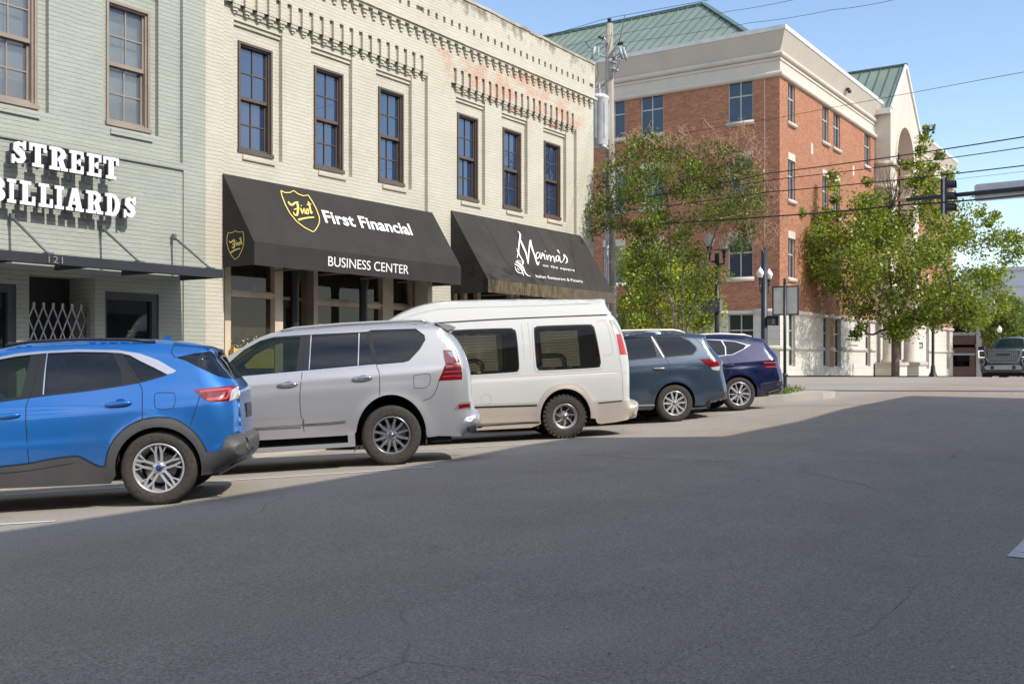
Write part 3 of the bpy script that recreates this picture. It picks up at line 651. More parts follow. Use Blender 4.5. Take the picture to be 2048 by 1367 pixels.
def bil(T0, T1, B0, w=1, h=1, nn=nrm):
    ex = (T1-T0); ey = (T0-B0); return lambda a, b, d: tuple(B0+ex*a+ey*b+nn*d)
fit_text(tx, 'First Financial', bil(TL, TR, BL), 1, 1, .023, .006, 1.03); tx.build('lettering', WPR, aw1)
def on_y(px, py, Y): X, Z = fp(px, py, Y); return Vector((X, Y, Z))
tx = MB(); yy = A1['yf']-.016; T0, T1, B0 = on_y(656.5, 512, yy), on_y(817, 530.5, yy), on_y(656.5, 531.5, yy); T1.z = T0.z; B0.x = T0.x
fit_text(tx, 'BUSINESS CENTER', bil(T0, T1, B0, nn=Vector((0, -1, 0))), 1, 1, .0, .004); tx.build('lettering', WPR, aw1)
# small shield on the side panel (plane X = x0)
def f_side(px, py, dep): Y_, Z_ = None, None; t = (px-1024)/F_PX; Zd = (A1['x0']-.008-dep)/(CY_+SY_*t); return (A1['x0']-.008-dep, Zd*(SY_-CY_*t), CAMZ+(HOR-py)/F_PX*Zd)
s3 = 1367/190
def z3(pts): return [(430+a/s3, 430+b/s3) for a, b in pts]
sh2 = [(188, 250), (230, 258), (265, 245), (292, 225), (325, 243), (360, 245), (402, 235), (415, 320), (412, 420), (385, 510), (345, 590), (290, 640), (240, 585), (195, 500), (170, 400), (172, 320), (188, 250)]
em = MB(); stroke(em, z3(sh2), 1.1, f_side, .004, rnd=False)
def m2(p): return (205+(p[0]-105)*.565, 372+(p[1]-300)*.66-(p[0]-105)*.20)
for p, w in FIRST: stroke(em, z3([m2(q) for q in p]), [x*.72 for x in w] if isinstance(w, list) else w*.72, f_side, .004)
stroke(em, z3([(225, 540), (270, 512), (320, 490), (362, 480)]), [3, 2.6, 2.2, 1.8], f_side, .004); em.build('shield_emblem', YEL, aw1)
# restaurant script
f2 = px_slope(A2); s2 = 9.115
def z2(pts): return [(1000+a/s2, 440+b/s2) for a, b in pts]
em = MB()
SCR = [([(315, 207), (350, 240), (362, 300), (345, 400), (335, 520), (338, 620), (380, 700), (415, 770), (405, 820)], [.5, 1.6, 3.2, 2.6, 2.0, 2.0, 2.2, 2.6, 1.2]), ([(362, 370), (420, 500), (470, 620), (505, 800)], [2.8, 3.6, 2.8, 2.2]), ([(505, 805), (515, 640), (530, 470), (550, 370)], [2.2, 2.2, 2.6, 3.6]),
       ([(548, 375), (565, 480), (620, 640), (660, 770), (685, 820), (708, 755)], [3.0, 3.4, 2.6, 2.6, 2.6, 1]), ([(300, 515), (310, 570), (325, 610), (310, 660), (303, 698)], [.6, 1.4, 2, 1.4, .6]),
       ([(705, 600), (670, 600), (648, 660), (675, 705), (710, 660), (722, 600), (722, 680), (745, 715)], 1.7), ([(745, 715), (765, 600), (780, 655), (795, 625)], 1.6), ([(800, 630), (805, 700), (822, 720)], 1.8), ([(815, 568), (818, 582)], 1.8),
       ([(838, 640), (860, 735), (870, 660), (905, 655), (912, 745), (925, 740)], 1.6), ([(912, 745), (940, 670), (972, 680), (985, 765), (1005, 765)], 1.6), ([(1060, 655), (1020, 670), (1015, 740), (1055, 745), (1075, 665), (1090, 760), (1120, 775)], 1.8), ([(1040, 550), (1080, 615)], [2.6, .8]), ([(1120, 775), (1165, 700), (1155, 635), (1210, 700), (1215, 770), (1180, 785)], [1, 1.6, 2, 2, 2, 1.2]),
       ([(290, 742), (350, 790), (410, 860), (450, 960), (500, 1015), (555, 1030)], [.8, 1.6, 2.2, 2.2, 1.6, .6]), ([(272, 765), (340, 810), (400, 880), (428, 940)], [1.6, 2.2, 2.2, 1.2]), ([(258, 805), (320, 840), (380, 905), (425, 1015)], [1.6, 2.2, 2.2, 1.4]), ([(265, 845), (290, 920), (340, 965), (400, 975)], [.8, 1.4, 1.6, 1.2]), ([(300, 740), (345, 745), (385, 770), (400, 800)], .9), ([(305, 880), (345, 925)], 1.3)]
for p, w in SCR: stroke(em, z2(p), w, f2, .004)
em.build('script_emblem', WPR, aw2)
n2 = slope_map(A2)[2]
for s_, tl, tr, bl, bd in (('on the square', (770, 800), (1345, 895), (785, 865), .004), ('Italian Restaurant & Pizzeria', (640, 995), (1490, 1095), (655, 1050), .006)):
    tx = MB(); T0, T1, B0 = [Vector(f2(*z2([q])[0], 0)) for q in (tl, tr, bl)]; fit_text(tx, s_, bil(T0, T1, B0, nn=n2), 1, 1, bd, .004, 1.15); tx.build('lettering', WPR, aw2)

# ================================================================ GREEN BRICK BUILDING
GREEN = painted_brick('sage_painted_brick', (.385, .405, .35), .62, bump=.6)
gb = thing('sage_brick_building', (5, 15, 0), 'two-storey sage green painted brick building with tall beige sash windows and large white sign letters', 'building')
gx = 12.254; mb = MB(); P = P15
wn_ = [(8.29, 9.14), (10.345, 11.195)]
extra = [8.29-2.3, 8.29-4.5, 8.29-6.8]
pan = [(8.13, 9.27), (10.23, 11.31)]+[(x-.13, x+.98) for x in extra]
# outer skin: pilaster at the right end, band over the signs, recessed field above
wall(mb, P, -2, gx, -.5, 11.5, [(-1.4, 11.76, 4.89, 10.6, .08), (-1.4, 11.78, -.5, 4.77, .035)])
wall(mb, P, -1.4, 11.76, 4.89, 10.6, [(a, b, 5.29, 7.75, .09) for a, b in pan], d=.08)
for a, b in pan:
    c = (a+b)/2; wall(mb, P, a, b, 5.29, 7.75, [(c-.43, c+.43, 5.35, 7.44, .1)], d=.17)
da, db = xf(58, 15.04), xf(190, 15.04); wa, wb = xf(210, 15.04), xf(318, 15.04)
wall(mb, P, -1.4, 11.78, -.5, 4.77, [(da, db, -.5, 2.76, .75), (wa, wb, .7, 2.55, .12), (6.4, xf(33, 15.04), .5, 2.57, .12), (2.5, 5.6, .5, 2.57, .12)], d=.035)
mb.quad((-2, 15, -.5), (-2, 32, -.5), (-2, 32, 11.5), (-2, 15, 11.5)); mb.quad((gx, 15.01, 10), (gx, 32, 10), (gx, 32, 11.5), (gx, 15.01, 11.5))
mb.quad((-2, 15, 11.5), (gx, 15, 11.5), (gx, 32, 11.3), (-2, 32, 11.3)); mb.quad((-2, 32, -.5), (gx, 32, -.5), (gx, 32, 11.5), (-2, 32, 11.5))
mb.build('wall', GREEN, gb)
tr = MB()
for a, b in pan: c = (a+b)/2; tr = MB(); wbox(tr, P, c-.41, c+.41, .045, .08, 5.17, 5.255); tr.build('brick_sill', GREEN, gb)
BEIGE = simple('taupe_frame', (.30, .245, .20), .5); BLIND = simple('white_blind', (.62, .62, .58), .7)
WG2 = glass('blind_window_glass', (.25, .30, .36), .02, trans=.60, wav=.01, tint=(.85, .9, .9), coat=.6, spec=.9)
for a, b in pan: c = (a+b)/2; sash_window(gb, P, c-.425, c+.425, 5.36, 7.43, BEIGE, WG2, d=.16, blind=BLIND)
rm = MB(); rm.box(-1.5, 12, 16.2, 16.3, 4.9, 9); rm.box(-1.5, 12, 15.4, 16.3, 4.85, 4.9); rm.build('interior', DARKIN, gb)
DG = glass('dark_glass', (.012, .016, .020), .03, wav=.01); CHAR = simple('charcoal_frame', (.045, .052, .058), .5)
for a, b, z0, z1_ in ((wa, wb, .7, 2.55), (6.4, xf(33, 15.04), .5, 2.57), (2.5, 5.6, .5, 2.57)):
    g = MB(); g.quad(P(a, .13, z0), P(b, .13, z0), P(b, .13, z1_), P(a, .13, z1_)); w = g.build('shop_window', DG, gb); f = MB()
    for q in ((a, b, z0, z0+.08), (a, b, z1_-.13, z1_), (a, a+.05, z0+.08, z1_-.13), (b-.13, b, z0+.08, z1_-.13)): wbox(f, P, q[0], q[1], .06, .128, q[2], q[3])
    f.build('frame', CHAR, w)
dn = MB(); dn.box(da+.0, db, 15.75, 15.80, -.3, 2.76); d_ = dn.build('door', simple('dark_door_panel', (.028, .026, .024), .6), gb)
dn = MB(); dn.bar((db-.5, 15.72, .9), (db-.5, 15.72, 1.3), .03); dn.build('handle', STEEL, d_)
# scissor gate in the doorway
sg = MB(); g0, g1 = xf(57, 15.2), xf(171, 15.2); zt_, zb_ = 2.27, .25; nn_ = 6; w = (g1-g0)/nn_
for i in range(-1, nn_+1):
    for sgn in (1, -1):
        for r in range(5):
            za, zc = zt_-r*.40, zt_-(r+1)*.40
            xa, xb = g0+i*w+w*.5, g0+(i+1)*w+w*.5
            if sgn < 0: xa, xb = xb, xa
            if min(xa, xb) < g0-.01-w*.5 or max(xa, xb) > g1+.01+w*.5: continue
            def cl(x, z, x2, z2):
                if x < g0: t = (g0-x)/(x2-x); return (g0, z+(z2-z)*t)
                if x > g1: t = (g1-x)/(x2-x); return (g1, z+(z2-z)*t)
                return (x, z)
            A_, B_ = cl(xa, za, xb, zc), cl(xb, zc, xa, za); sg.bar((A_[0], 15.2+.006*sgn, A_[1]), (B_[0], 15.2+.006*sgn, B_[1]), .012, .022)
for i in range(nn_): sg.box(g0+(i+.5)*w-.02, g0+(i+.5)*w+.02, 15.185, 15.215, zt_-.02, zt_+.05)
gate = sg.build('scissor_gate', simple('gate_steel', (.42, .43, .45), .4, .6), label='folded-out grey steel scissor gate across the dark billiards doorway', cat='security gate'); MATW[gate.name] = Matrix.Identity(4)
pp = MB(); pp.box(g1+.01, g1+.07, 15.17, 15.23, .1, 2.2); pp.build('post', STEEL, gate); pp = MB(); pp.box(g1+.13, g1+.18, 15.18, 15.22, .1, 1.85); pp.build('post', STEEL, gate)
# flat metal canopy on rods
cy = 13.9; cn_ = thing('metal_canopy', (5, 15, 2.85), 'flat dark metal entrance canopy hung on rods over the billiards entrance', 'canopy')
DKM = simple('anthracite_metal', (.035, .038, .045), .45, .2)
m_ = MB(); m_.box(-2.2, 11.735, cy, cy+.05, 2.81, 2.955); m_.box(11.685, 11.735, cy+.05, 14.99, 2.81, 2.955); m_.box(-2.2, 11.685, cy+.05, 14.99, 2.90, 2.93); m_.build('deck', DKM, cn_)
m_ = MB()
for x in np.arange(-1.5, 11.5, 1.2): m_.box(x, x+.05, cy+.05, 14.98, 2.82, 2.895)
m_.build('joists', DKM, cn_)
for (ax, ay), (bx, by) in (((22.8, 434.9), (84, 503)), ((205, 457.7), (270, 521)), ((347.6, 474.6), (409, 532))):
    X0, Z0 = fp(ax, ay, 14.97); r_ = MB(); r_.tube([(X0, 14.96, Z0), (X0+.02, cy+.12, 2.97)], .022, 8); r_.box(X0-.03, X0+.03, 14.93, 14.995, Z0-.05, Z0+.06); r_.box(X0-.03, X0+.06, cy+.05, cy+.2, 2.955, 2.985)
    r_.build('rod', simple('grey_rod', (.16, .17, .17), .5, .3), cn_)
t_ = MB(); T0, T1, B0 = on_y(97, 511, cy-.01), on_y(125.5, 513, cy-.01), on_y(97, 525, cy-.01); T1.z = T0.z; fit_text(t_, '121', bil(T0, T1, B0, nn=Vector((0, -1, 0))), 1, 1, .0, .01, 1.2); t_.build('house_number', STEEL, cn_)
# slab-serif sign letters
def slab(ch):
    s, t = .27, .145            # stem and serif thickness (height = 1)
    R = lambda x0, x1, y0, y1: [(x0, y0), (x1, y0), (x1, y1), (x0, y1)]
    def arc(cx, cy, rx, ry, a0, a1, n=12): return [(cx+rx*math.cos(math.radians(a0+(a1-a0)*i/n)), cy+ry*math.sin(math.radians(a0+(a1-a0)*i/n))) for i in range(n+1)]
    def ring(cx, cy, rx, ry, ix, iy, a0, a1): return arc(cx, cy, rx, ry, a0, a1)+arc(cx, cy, ix, iy, a1, a0)
    if ch == 'I': return .62, [R(.16, .46, t, 1-t), R(0, .62, 0, t), R(0, .62, 1-t, 1)]
    if ch == 'T': return .92, [R(.31, .61, t, 1-t), R(.16, .76, 0, t), R(0, .92, 1-t, 1), R(0, .16, .66, 1-t), R(.76, .92, .66, 1-t)]
    if ch == 'L': return .80, [R(.13, .41, t, 1-t), R(0, .58, 1-t, 1), R(0, .80, 0, t), R(.64, .80, t, .38)]
    if ch == 'E': return .84, [R(.13, .41, t, 1-t), R(0, .84, 0, t), R(0, .84, 1-t, 1), R(.68, .84, t, .36), R(.68, .84, .66, 1-t), R(.43, .56, .43, .58), R(.54, .66, .36, .65)]
    if ch == 'D': return .92, [R(.13, .41, t, 1-t), R(0, .45, 0, t), R(0, .45, 1-t, 1), ring(.45, .5, .47, .5, .17, .33, -90, 90)]
    if ch == 'B': return .90, [R(.13, .41, t, 1-t), R(0, .50, 0, t), R(0, .50, 1-t, 1), R(.43, .52, .44, .58), ring(.50, .29, .40, .29, .12, .13, -90, 90), ring(.50, .75, .36, .25, .09, .09, -90, 90)]
    if ch == 'R': return .98, [R(.13, .41, t, 1-t), R(0, .56, 0, t), R(0, .50, 1-t, 1), R(.43, .52, .40, .54), ring(.50, .72, .38, .28, .10, .11, -90, 90), [(.46, .46), (.72, .50), (.86, .16), (.62, 0)], R(.62, .98, 0, t)]
    if ch == 'A': return 1.02, [[(.12, t), (.30, t), (.58, 1), (.36, 1)], [(.36, 1), (.66, 1), (.92, t), (.60, t)], R(0, .40, 0, t), R(.52, 1.02, 0, t), R(.30, .66, .28, .42)]
    if ch == 'S':
        pts = [(.72, .70), (.62, .84), (.42, .87), (.24, .80), (.24, .66), (.42, .55), (.60, .43), (.66, .30), (.56, .15), (.38, .12), (.18, .20), (.12, .34)]
        P_ = [Vector(p) for p in pts]; up, lo = [], []
        for i, p in enumerate(P_):
            d = (P_[min(i+1, 11)]-P_[max(i-1, 0)]).normalized(); nn = Vector((-d.y, d.x)); wd = (.05, .075, .095, .125, .155, .16, .16, .15, .12, .095, .075, .05)[i]
            up.append(tuple(p+nn*wd)); lo.append(tuple(p-nn*wd))
        return .84, [up[i:i+2]+lo[i:i+2][::-1] for i in range(11)]+[R(.66, .80, .64, 1), R(.02, .16, 0, .38)]
SIGNW = simple('white_sign_face', (.84, .85, .88), .4, 0, .02); SIGNS = simple('sign_return', (.045, .045, .05), .5)
def sign_letters(word, ex, z0, h, yf=14.80):
    for ch, (x0, x1) in zip(word, ex):
        w, polys = slab(ch); X0, X1 = xf(x0, yf), xf(x1, yf); g_ = .04*(X1-X0); X0 += g_; X1 -= g_; k = (X1-X0)/w
        f = lambda a, b, d: (X0+a*k, yf+d, z0+b*h); fm_ = MB(); 
        for i, p in enumerate(polys): j = .0006*i; fm_.prism(p, f, -j, .02+j)
        o = fm_.build('sign_letter', SIGNW, None, label='white slab-serif letter %s in the upper word of the billiards sign' % ch if word == 'STREET' else 'white slab-serif letter %s in the lower word of the billiards sign' % ch, cat='sign letter', group='raised letters of the billiards sign')
        rb = MB()
        for i, p in enumerate(polys): j = .0006*i; rb.prism([(a, b) for a, b in p], f, .0205+j, .12+j)
        for q in (.3, .6): rb.box(X0+q*(X1-X0)-.008, X0+q*(X1-X0)+.008, yf+.12, 15.03, z0+.1, z0+.116)
        rb.build('letter_back', SIGNS, o); yield o
up = list(sign_letters('STREET', [(21.5, 54.5), (57.5, 94.5), (97.5, 137), (138, 168.5), (173, 204), (205.5, 239)], 4.365, .355))
lo = list(sign_letters('BILLIARDS', [(-26, 12), (14, 33), (39, 72), (76.5, 107), (109, 128.5), (131, 169), (171, 207.5), (209.5, 241), (246, 273)], 3.765, .36))
ordn = {('up', 1): 'first T', ('up', 5): 'last T', ('up', 3): 'first E', ('up', 4): 'second E', ('lo', 1): 'first I, right after the B', ('lo', 4): 'second I, just before the A', ('lo', 2): 'first L', ('lo', 3): 'second L'}
for nm, ls in (('up', up), ('lo', lo)):
    for i, o in enumerate(ls):
        if (nm, i) in ordn: o['label'] = 'white slab-serif %s in the %s word of the billiards sign' % (ordn[(nm, i)], 'upper' if nm == 'up' else 'lower')
# flower box in the left shop window
fb = thing('window_box', (13.3, 14.95, 1.3), 'yellow box of small white flowers in front of the left shop window', 'planter')
xa, xb = 12.90, 13.9; m_ = MB(); m_.box(xa, xb, 14.99, 15.10, 1.25, 1.62); m_.build('box', simple('yellow_panel', (.72, .50, .07), .6), fb)
m_ = MB(); w_ = MB()
for i in range(420):
    x, y, z = random.uniform(xa, xb), random.uniform(14.99, 15.10), 1.58+abs(random.gauss(0, .11)); s_ = random.uniform(.010, .02)
    tgt = w_ if random.random() < .45 else m_; r_ = [Vector((random.uniform(-1, 1), random.uniform(-1, 1), random.uniform(-1, 1))).normalized()*s_ for _ in range(2)]
    c = Vector((x, y, z)); tgt.quad(c-r_[0], c-r_[1], c+r_[0], c+r_[1])
m_.build('leaves', simple('leaf_dark', (.05, .09, .03), .6), fb); w_.build('flowers', WHITE, fb)
# ================================================================ BRICK CIVIC BUILDING ON THE FAR CORNER
RED = brick('red_brick', (.44, .182, .10), (.32, .122, .066), (.36, .26, .19), .30, .10, .011)
LIME = stone('limestone', (.56, .51, .44), .07, None, .12); LIMEB = stone('limestone_blocks', (.57, .535, .475), .06, (1.2, .4), .08); LIMED = stone('weathered_limestone', (.46, .41, .35), .12, None, .55)
def roofmetal(name, col):
    m = N(name); n1 = m.noise(m.pos(), .5, 5); m.set(col=m.ramp(n1, [(.3, tuple(x*.9 for x in col)), (.7, tuple(x*1.1 for x in col))]), rough=.42, metal=.15); return m.mat
ROOF = roofmetal('green_roof_metal', (.24, .29, .23)); ROOFR = roofmetal('dark_roof_seam', (.11, .165, .14))
cx0, cx1, cy0, cy1 = 50.67, 93.5, 17.91, 44.0
civ = thing('civic_building', (60, 25, .5), 'four-storey red brick corner building with stone cornice, green metal roof and arched stone entrance bay', 'building')
WA = PX('X', cx0); WB = PX('Y', cy0)
rowsZ = [(13.68, 15.78), (9.66, 11.72), (5.6, 7.66)]
FRG = simple('pale_window_frame', (.42, .42, .40), .5); CG = glass('civic_window_glass', (.014, .024, .045), .02, wav=.012, coat=.6, spec=.8)
CG2 = glass('civic_ground_glass', (.02, .03, .02), .03, wav=.012)
# bays on the side street face (a = Y) and on the main street face (a = X)
LA = [(19.32, 20.68), (24.38, 25.75), (26.72, 28.1), (31.0, 32.4), (33.4, 34.8), (38.5, 39.9)]
LBn = [(51.95, 53.0), (57.68, 58.8), (59.75, 61.0), (66.28, 67.65), (83.4, 84.4), (91.0, 92.2)]
LBn2 = [(51.95, 53.0), (57.68, 58.8), (59.75, 61.0), (83.4, 84.4), (91.0, 92.2)]
base = MB()
hA = [(a, b, z0, z1, .14) for a, b in LA for z0, z1 in rowsZ]; hB = [(a, b, z0, z1, .14) for a, b in (LBn) for z0, z1 in rowsZ[:1]]+[(a, b, z0, z1, .14) for a, b in LBn2 for z0, z1 in rowsZ[1:]]
mb = MB(); wall(mb, WA, cy0, cy1, 3.9, 15.9, hA); wall(mb, WB, cx0, cx1, 3.9, 15.9, hB)
mb.quad((cx1, cy0, -3), (cx1, cy1, -3), (cx1, cy1, 16), (cx1, cy0, 16)); mb.quad((cx0, cy1, -1), (cx1, cy1, -1), (cx1, cy1, 16), (cx0, cy1, 16))
# brick infill strips at street level
gA = [(19.30, 20.70, .0, 3.72), (24.36, 25.75, .0, 3.72), (26.72, 28.1, 0, 3.72), (31.0, 32.4, 0, 3.72), (33.4, 34.8, 0, 3.72), (38.5, 39.9, 0, 3.72)]
gB = [(51.95, 53.02, 1.0, 3.75), (57.72, 58.85, .95, 3.75), (59.78, 61.15, .9, 3.75), (66.45, 67.6, .9, 3.75), (83.45, 84.45, .6, 3.75), (91.0, 92.2, .5, 3.75)]
mb.build('wall', RED, civ)
mb = MB(); wall(mb, WA, cy0, cy1, -1.5, 3.9, [(a, b, .9, z1, .2) for a, b, z0, z1 in gA], d=-.02); wall(mb, WB, cx0-.02, 58.9, -1.5, 3.9, [h+(.2,) for h in gB[:2]], d=-.02)
wall(mb, WB, 59.75, cx1, -3.5, 3.9, [h+(.2,) for h in gB[2:]], d=-.02); mb.build('stone_base', LIMEB, civ)
mb = MB(); wall(mb, WB, 58.9, 59.75, .9, 3.9, d=-.015); mb.build('brick_strip', RED, civ); mb = MB(); wall(mb, WB, 58.9, 59.75, -1.5, .9, d=-.02); mb.build('stone_base', LIMEB, civ)
def roll(P, a0, a1, z, r, d=0):       # half-round stone moulding
    mb = MB(); n = 8; pr = [(-r*math.sin(math.pi*k/n), -r*math.cos(math.pi*k/n)) for k in range(n+1)]
    vs = [P(a, d+q[0], z+q[1]) for a in (a0, a1) for q in pr]; mb.add(vs, [(k, k+1, n+2+k, n+1+k) for k in range(n)]+[tuple(range(n+1)), tuple(range(2*n+1, n, -1))], True); return mb
def seg(spans, lo, hi):
    out = []; c = lo
    for a, b in sorted(spans):
        if a > c: out.append((c, a))
        c = b
    if c < hi: out.append((c, hi))
    return out
for P, spans, lo, hi in ((WA, [(g[0], g[1]) for g in gA], cy0-.1, cy1), (WB, [(g[0], g[1]) for g in gB], cx0-.1, cx1)):
    for a, b in seg(spans, lo, hi):
        if P is WB and a > 61.2 and b > 68.5 and a < 69: b = 68.7
        if P is WB and 68 < a < 80: continue
        m_ = roll(P, a, b, 3.82, .13, -.02); m_.build('stone_band', LIME, civ); m_ = roll(P, a, b, 1.95, .12, -.02); m_.build('stone_band', LIME, civ)
# windows
def civ_window(P, a0, a1, z0, z1, cols, rows, gm, dep=.14, lintel=False, sill=True):
    g = MB(); g.quad(P(a0, dep-.01, z0), P(a1, dep-.01, z0), P(a1, dep-.01, z1), P(a0, dep-.01, z1)); w = g.build('window', gm, civ)
    f = MB(); e = .06; dd = dep-.06
    for q in ((a0, a1, z0, z0+e), (a0, a1, z1-e, z1), (a0, a0+e, z0+e, z1-e), (a1-e, a1, z0+e, z1-e)): wbox(f, P, q[0], q[1], dd, dep-.015, q[2], q[3])
    for c in range(1, cols): x = a0+(a1-a0)*c/cols; wbox(f, P, x-.03, x+.03, dd+.004, dep-.015, z0+e, z1-e)
    for r in rows: z = z0+(z1-z0)*r; wbox(f, P, a0+e, a1-e, dd+.008, dep-.015, z-.035, z+.035)
    f.build('frame', FRG, w)
    if sill: s = roll(P, a0-.08, a1+.08, z0-.10, .12, -.03); s.build('sill', LIME, w)
    if lintel: s = MB(); wbox(s, P, a0-.02, a1+.02, -.02, .10, z1, z1+.38); s.build('lintel', LIME, w)
for a, b in LA:
    for i, (z0, z1) in enumerate(rowsZ): civ_window(WA, a, b, z0, z1, 2, [.63], CG, lintel=i > 0)
for h in hB: civ_window(WB, h[0], h[1], h[2], h[3], 2, [.60], CG, lintel=h[2] < 12)
for a, b, z0, z1 in gA: civ_window(WA, a, b, .9, z1, 2, [.33, .7], CG2, .2, sill=False)
for a, b, z0, z1 in gB: civ_window(WB, a, b, z0, z1, 2, [.33, .68], CG2, .2, sill=False)
# small stone inserts between storeys and the expansion joint
mb = MB(); 
for X_, Z_ in ((55.6, 12.9), (63.6, 12.9), (63.2, 9.2)): wbox(mb, WB, X_, X_+.35, -.02, .0, Z_-.3, Z_+.3); mb.build('stone_insert', LIME, civ); mb = MB()
wbox(mb, WA, 18.68, 18.71, -.004, .0, 3.95, 15.8); mb.build('expansion_joint', LIME, civ)
# cornice: frieze, two roll mouldings, flared upper band, coping
def sweep(prof, name, mat, x1=cx1):
    """profile (out, z) carried round the street corner"""
    mb = MB(); vs = []
    for o, z in prof: vs += [(cx0-o, cy1, z), (cx0-o, cy0-o, z), (x1, cy0-o, z)]
    fs = []
    for i in range(len(prof)-1): fs += [(3*i, 3*i+1, 3*i+4, 3*i+3), (3*i+1, 3*i+2, 3*i+5, 3*i+4)]
    fs.append(tuple(3*i+2 for i in range(len(prof)))[::-1]); mb.add(vs, fs); return mb.build(name, mat, civ)
def rp(z, r, d=0): return [(d+r*math.sin(math.pi*k/8), z-r*math.cos(math.pi*k/8)) for k in range(9)]
sweep([(-.1, 15.72)]+rp(15.86, .14, .04)+[(.03, 16.02), (.03, 16.55), (.08, 16.55), (.08, 16.66), (.03, 16.66), (.03, 16.74), (-.1, 16.74)], 'frieze', LIME)
sweep([(-.1, 16.72)]+rp(16.86, .14, .06)+[(.02, 17.0), (-.1, 17.0)], 'moulding', LIME)
sweep([(.0, 16.99), (.05, 17.0), (.42, 17.95), (.0, 17.95)], 'flared_band', stone('eifs_band', (.50, .455, .39), .05))
sweep([(-.2, 17.95), (.45, 17.952), (.47, 18.17), (-.3, 18.19), (-.3, 17.9)], 'coping', simple('pale_coping', (.62, .62, .60), .5))
mb = MB(); mb.quad((cx0, cy0, 17.8), (cx1, cy0, 17.8), (cx1, cy1, 17.8), (cx0, cy1, 17.8)); mb.build('roof_deck', simple('roof_gravel', (.3, .3, .28), .9), civ)
fx = MB(); a = 61.4; wbox(fx, WB, a, a+.22, -.42, -.25, 17.25, 17.42); wbox(fx, WB, a+.3, a+.5, -.42, -.25, 17.2, 17.36); fx.build('flood_light', DARKP, civ)
# hipped standing-seam roof
def metal_roof(pts_eave, pts_ridge, n, parent, name='roof'):
    """pts_eave/ridge: two points each; seams run eave to ridge"""
    e0, e1, r0, r1 = [Vector(p) for p in (*pts_eave, *pts_ridge)]; mb = MB(); mb.quad(e0, e1, r1, r0); o = mb.build(name, ROOF, parent)
    nr = (e1-e0).cross(r0-e0).normalized(); nr = nr if nr.z > 0 else -nr; sm = MB()
    L0 = (e1-e0).length; d = (e1-e0)/L0; 
    for k in range(1, n):
        p = e0+(e1-e0)*k/n
        # seam runs straight up the slope: perpendicular to the eave
        up = (nr.cross(d)); up = up if up.z > 0 else -up; H = (r0-e0).dot(up)
        s0 = (r0-e0).dot(d)/H; s1 = (r1-e0).dot(d); u = (p-e0).dot(d); L_ = H
        if u < (r0-e0).dot(d) and (r0-e0).dot(d) > 1e-3: L_ = min(H, H*u/((r0-e0).dot(d)))
        if u > s1 and L0-s1 > 1e-3: L_ = min(H, H*(L0-u)/(L0-s1))
        if L_ > .1: sm.bar(p+nr*.03, p+up*L_+nr*.03, .05, .07)
    sm.build('seams', ROOFR, o); return o
ey0, ey1, ex0, ex1 = 19.2, 44, 52.0, 70.0; rz, ez = 23.6, 17.9; rx, ry = 60.0, 26.1
metal_roof([(ex0, ey0, ez), (ex0, ey1+8, ez)], [(rx, ry, rz), (rx, ey1+8, rz)], 50, civ)
metal_roof([(ex0, ey0, ez), (2*rx-ex0, ey0, ez)], [(rx, ry, rz), (rx+.01, ry, rz)], 26, civ)
mb = MB(); mb.quad((2*rx-ex0, ey0, ez), (2*rx-ex0, ey1+8, ez), (rx, ey1+8, rz), (rx, ry, rz)); mb.build('roof', ROOF, civ)
rc = MB(); k_ = 44
for i in range(k_):
    y = ry+(ey1+8-ry)*i/k_; rc.box(rx-.22, rx-.16, y+.05, y+(ey1+8-ry)/k_-.06, rz-.10, rz+.02)
rc.bar((rx, ry, rz+.07), (rx, ey1+8, rz+.07), .34, .06)
A_, B_ = Vector((rx, ry, rz)), Vector((ex0, ey0, ez)); C_ = Vector((2*rx-ex0, ey0, ez))
rc.bar(A_+Vector((0, 0, .08)), B_+Vector((0, 0, .08)), .34, .06); rc.bar(A_+Vector((0, 0, .08)), C_+Vector((0, 0, .08)), .34, .06)
rc.build('ridge_cap', ROOFR, civ)
# entrance bay: pillared arch under a steep gable
px0, px1, pyf = 68.64, 80.2, 16.9; gx0, gx1 = 68.66, 76.5; gc = (gx0+gx1)/2; gez, gaz = 17.6, 21.2
def arch_poly(r, n=14): return [(gc+r*math.cos(math.pi*k/n), 14.55+r*1.05*math.sin(math.pi*k/n)) for k in range(n+1)]
R_ = 2.35; mb = MB(); fn = lambda a, b, d: (a, pyf+d, b)
outer = [(gx0, 14.2), (gx0, gez), (gc, gaz), (gx1, gez), (gx1, 14.2)]; ar = [(gc+R_, 14.2)]+arch_poly(R_)+[(gc-R_, 14.2)]
mb.prism(outer+ar, fn, 0, .9); mb.build('gable_front', LIME, civ)
mb = MB(); n = 14; ro, ri = R_+.28, R_
for k in range(n):
    a0, a1 = math.pi*k/n, math.pi*(k+1)/n; q = [(gc+r*math.cos(a), 14.55+r*1.05*math.sin(a)) for r, a in ((ro, a0), (ro, a1), (ri, a1), (ri, a0))]; mb.prism(q, fn, -.06-.0005*(k % 2), .0)
mb.build('arch_moulding', LIME, civ)
mb = MB()
for x0, x1 in ((gx0, gc-R_), (gc+R_, gx1)): mb.box(x0, x1, pyf, pyf+.9, 3.9, 14.2); mb.build('pier', LIME, civ); mb = MB()
mb.box(gx0, gx0+.05, pyf+.9, cy0+3, 3.9, gez); mb.box(gx1-.05, gx1, pyf+.9, cy0+3, 3.9, gez); mb.build('side_wall', LIMED, civ)
mb = MB(); mb.box(gx0+.06, gx1-.06, pyf+2.2, pyf+2.3, 0, gaz-1.5); mb.build('back_wall', LIMED, civ)
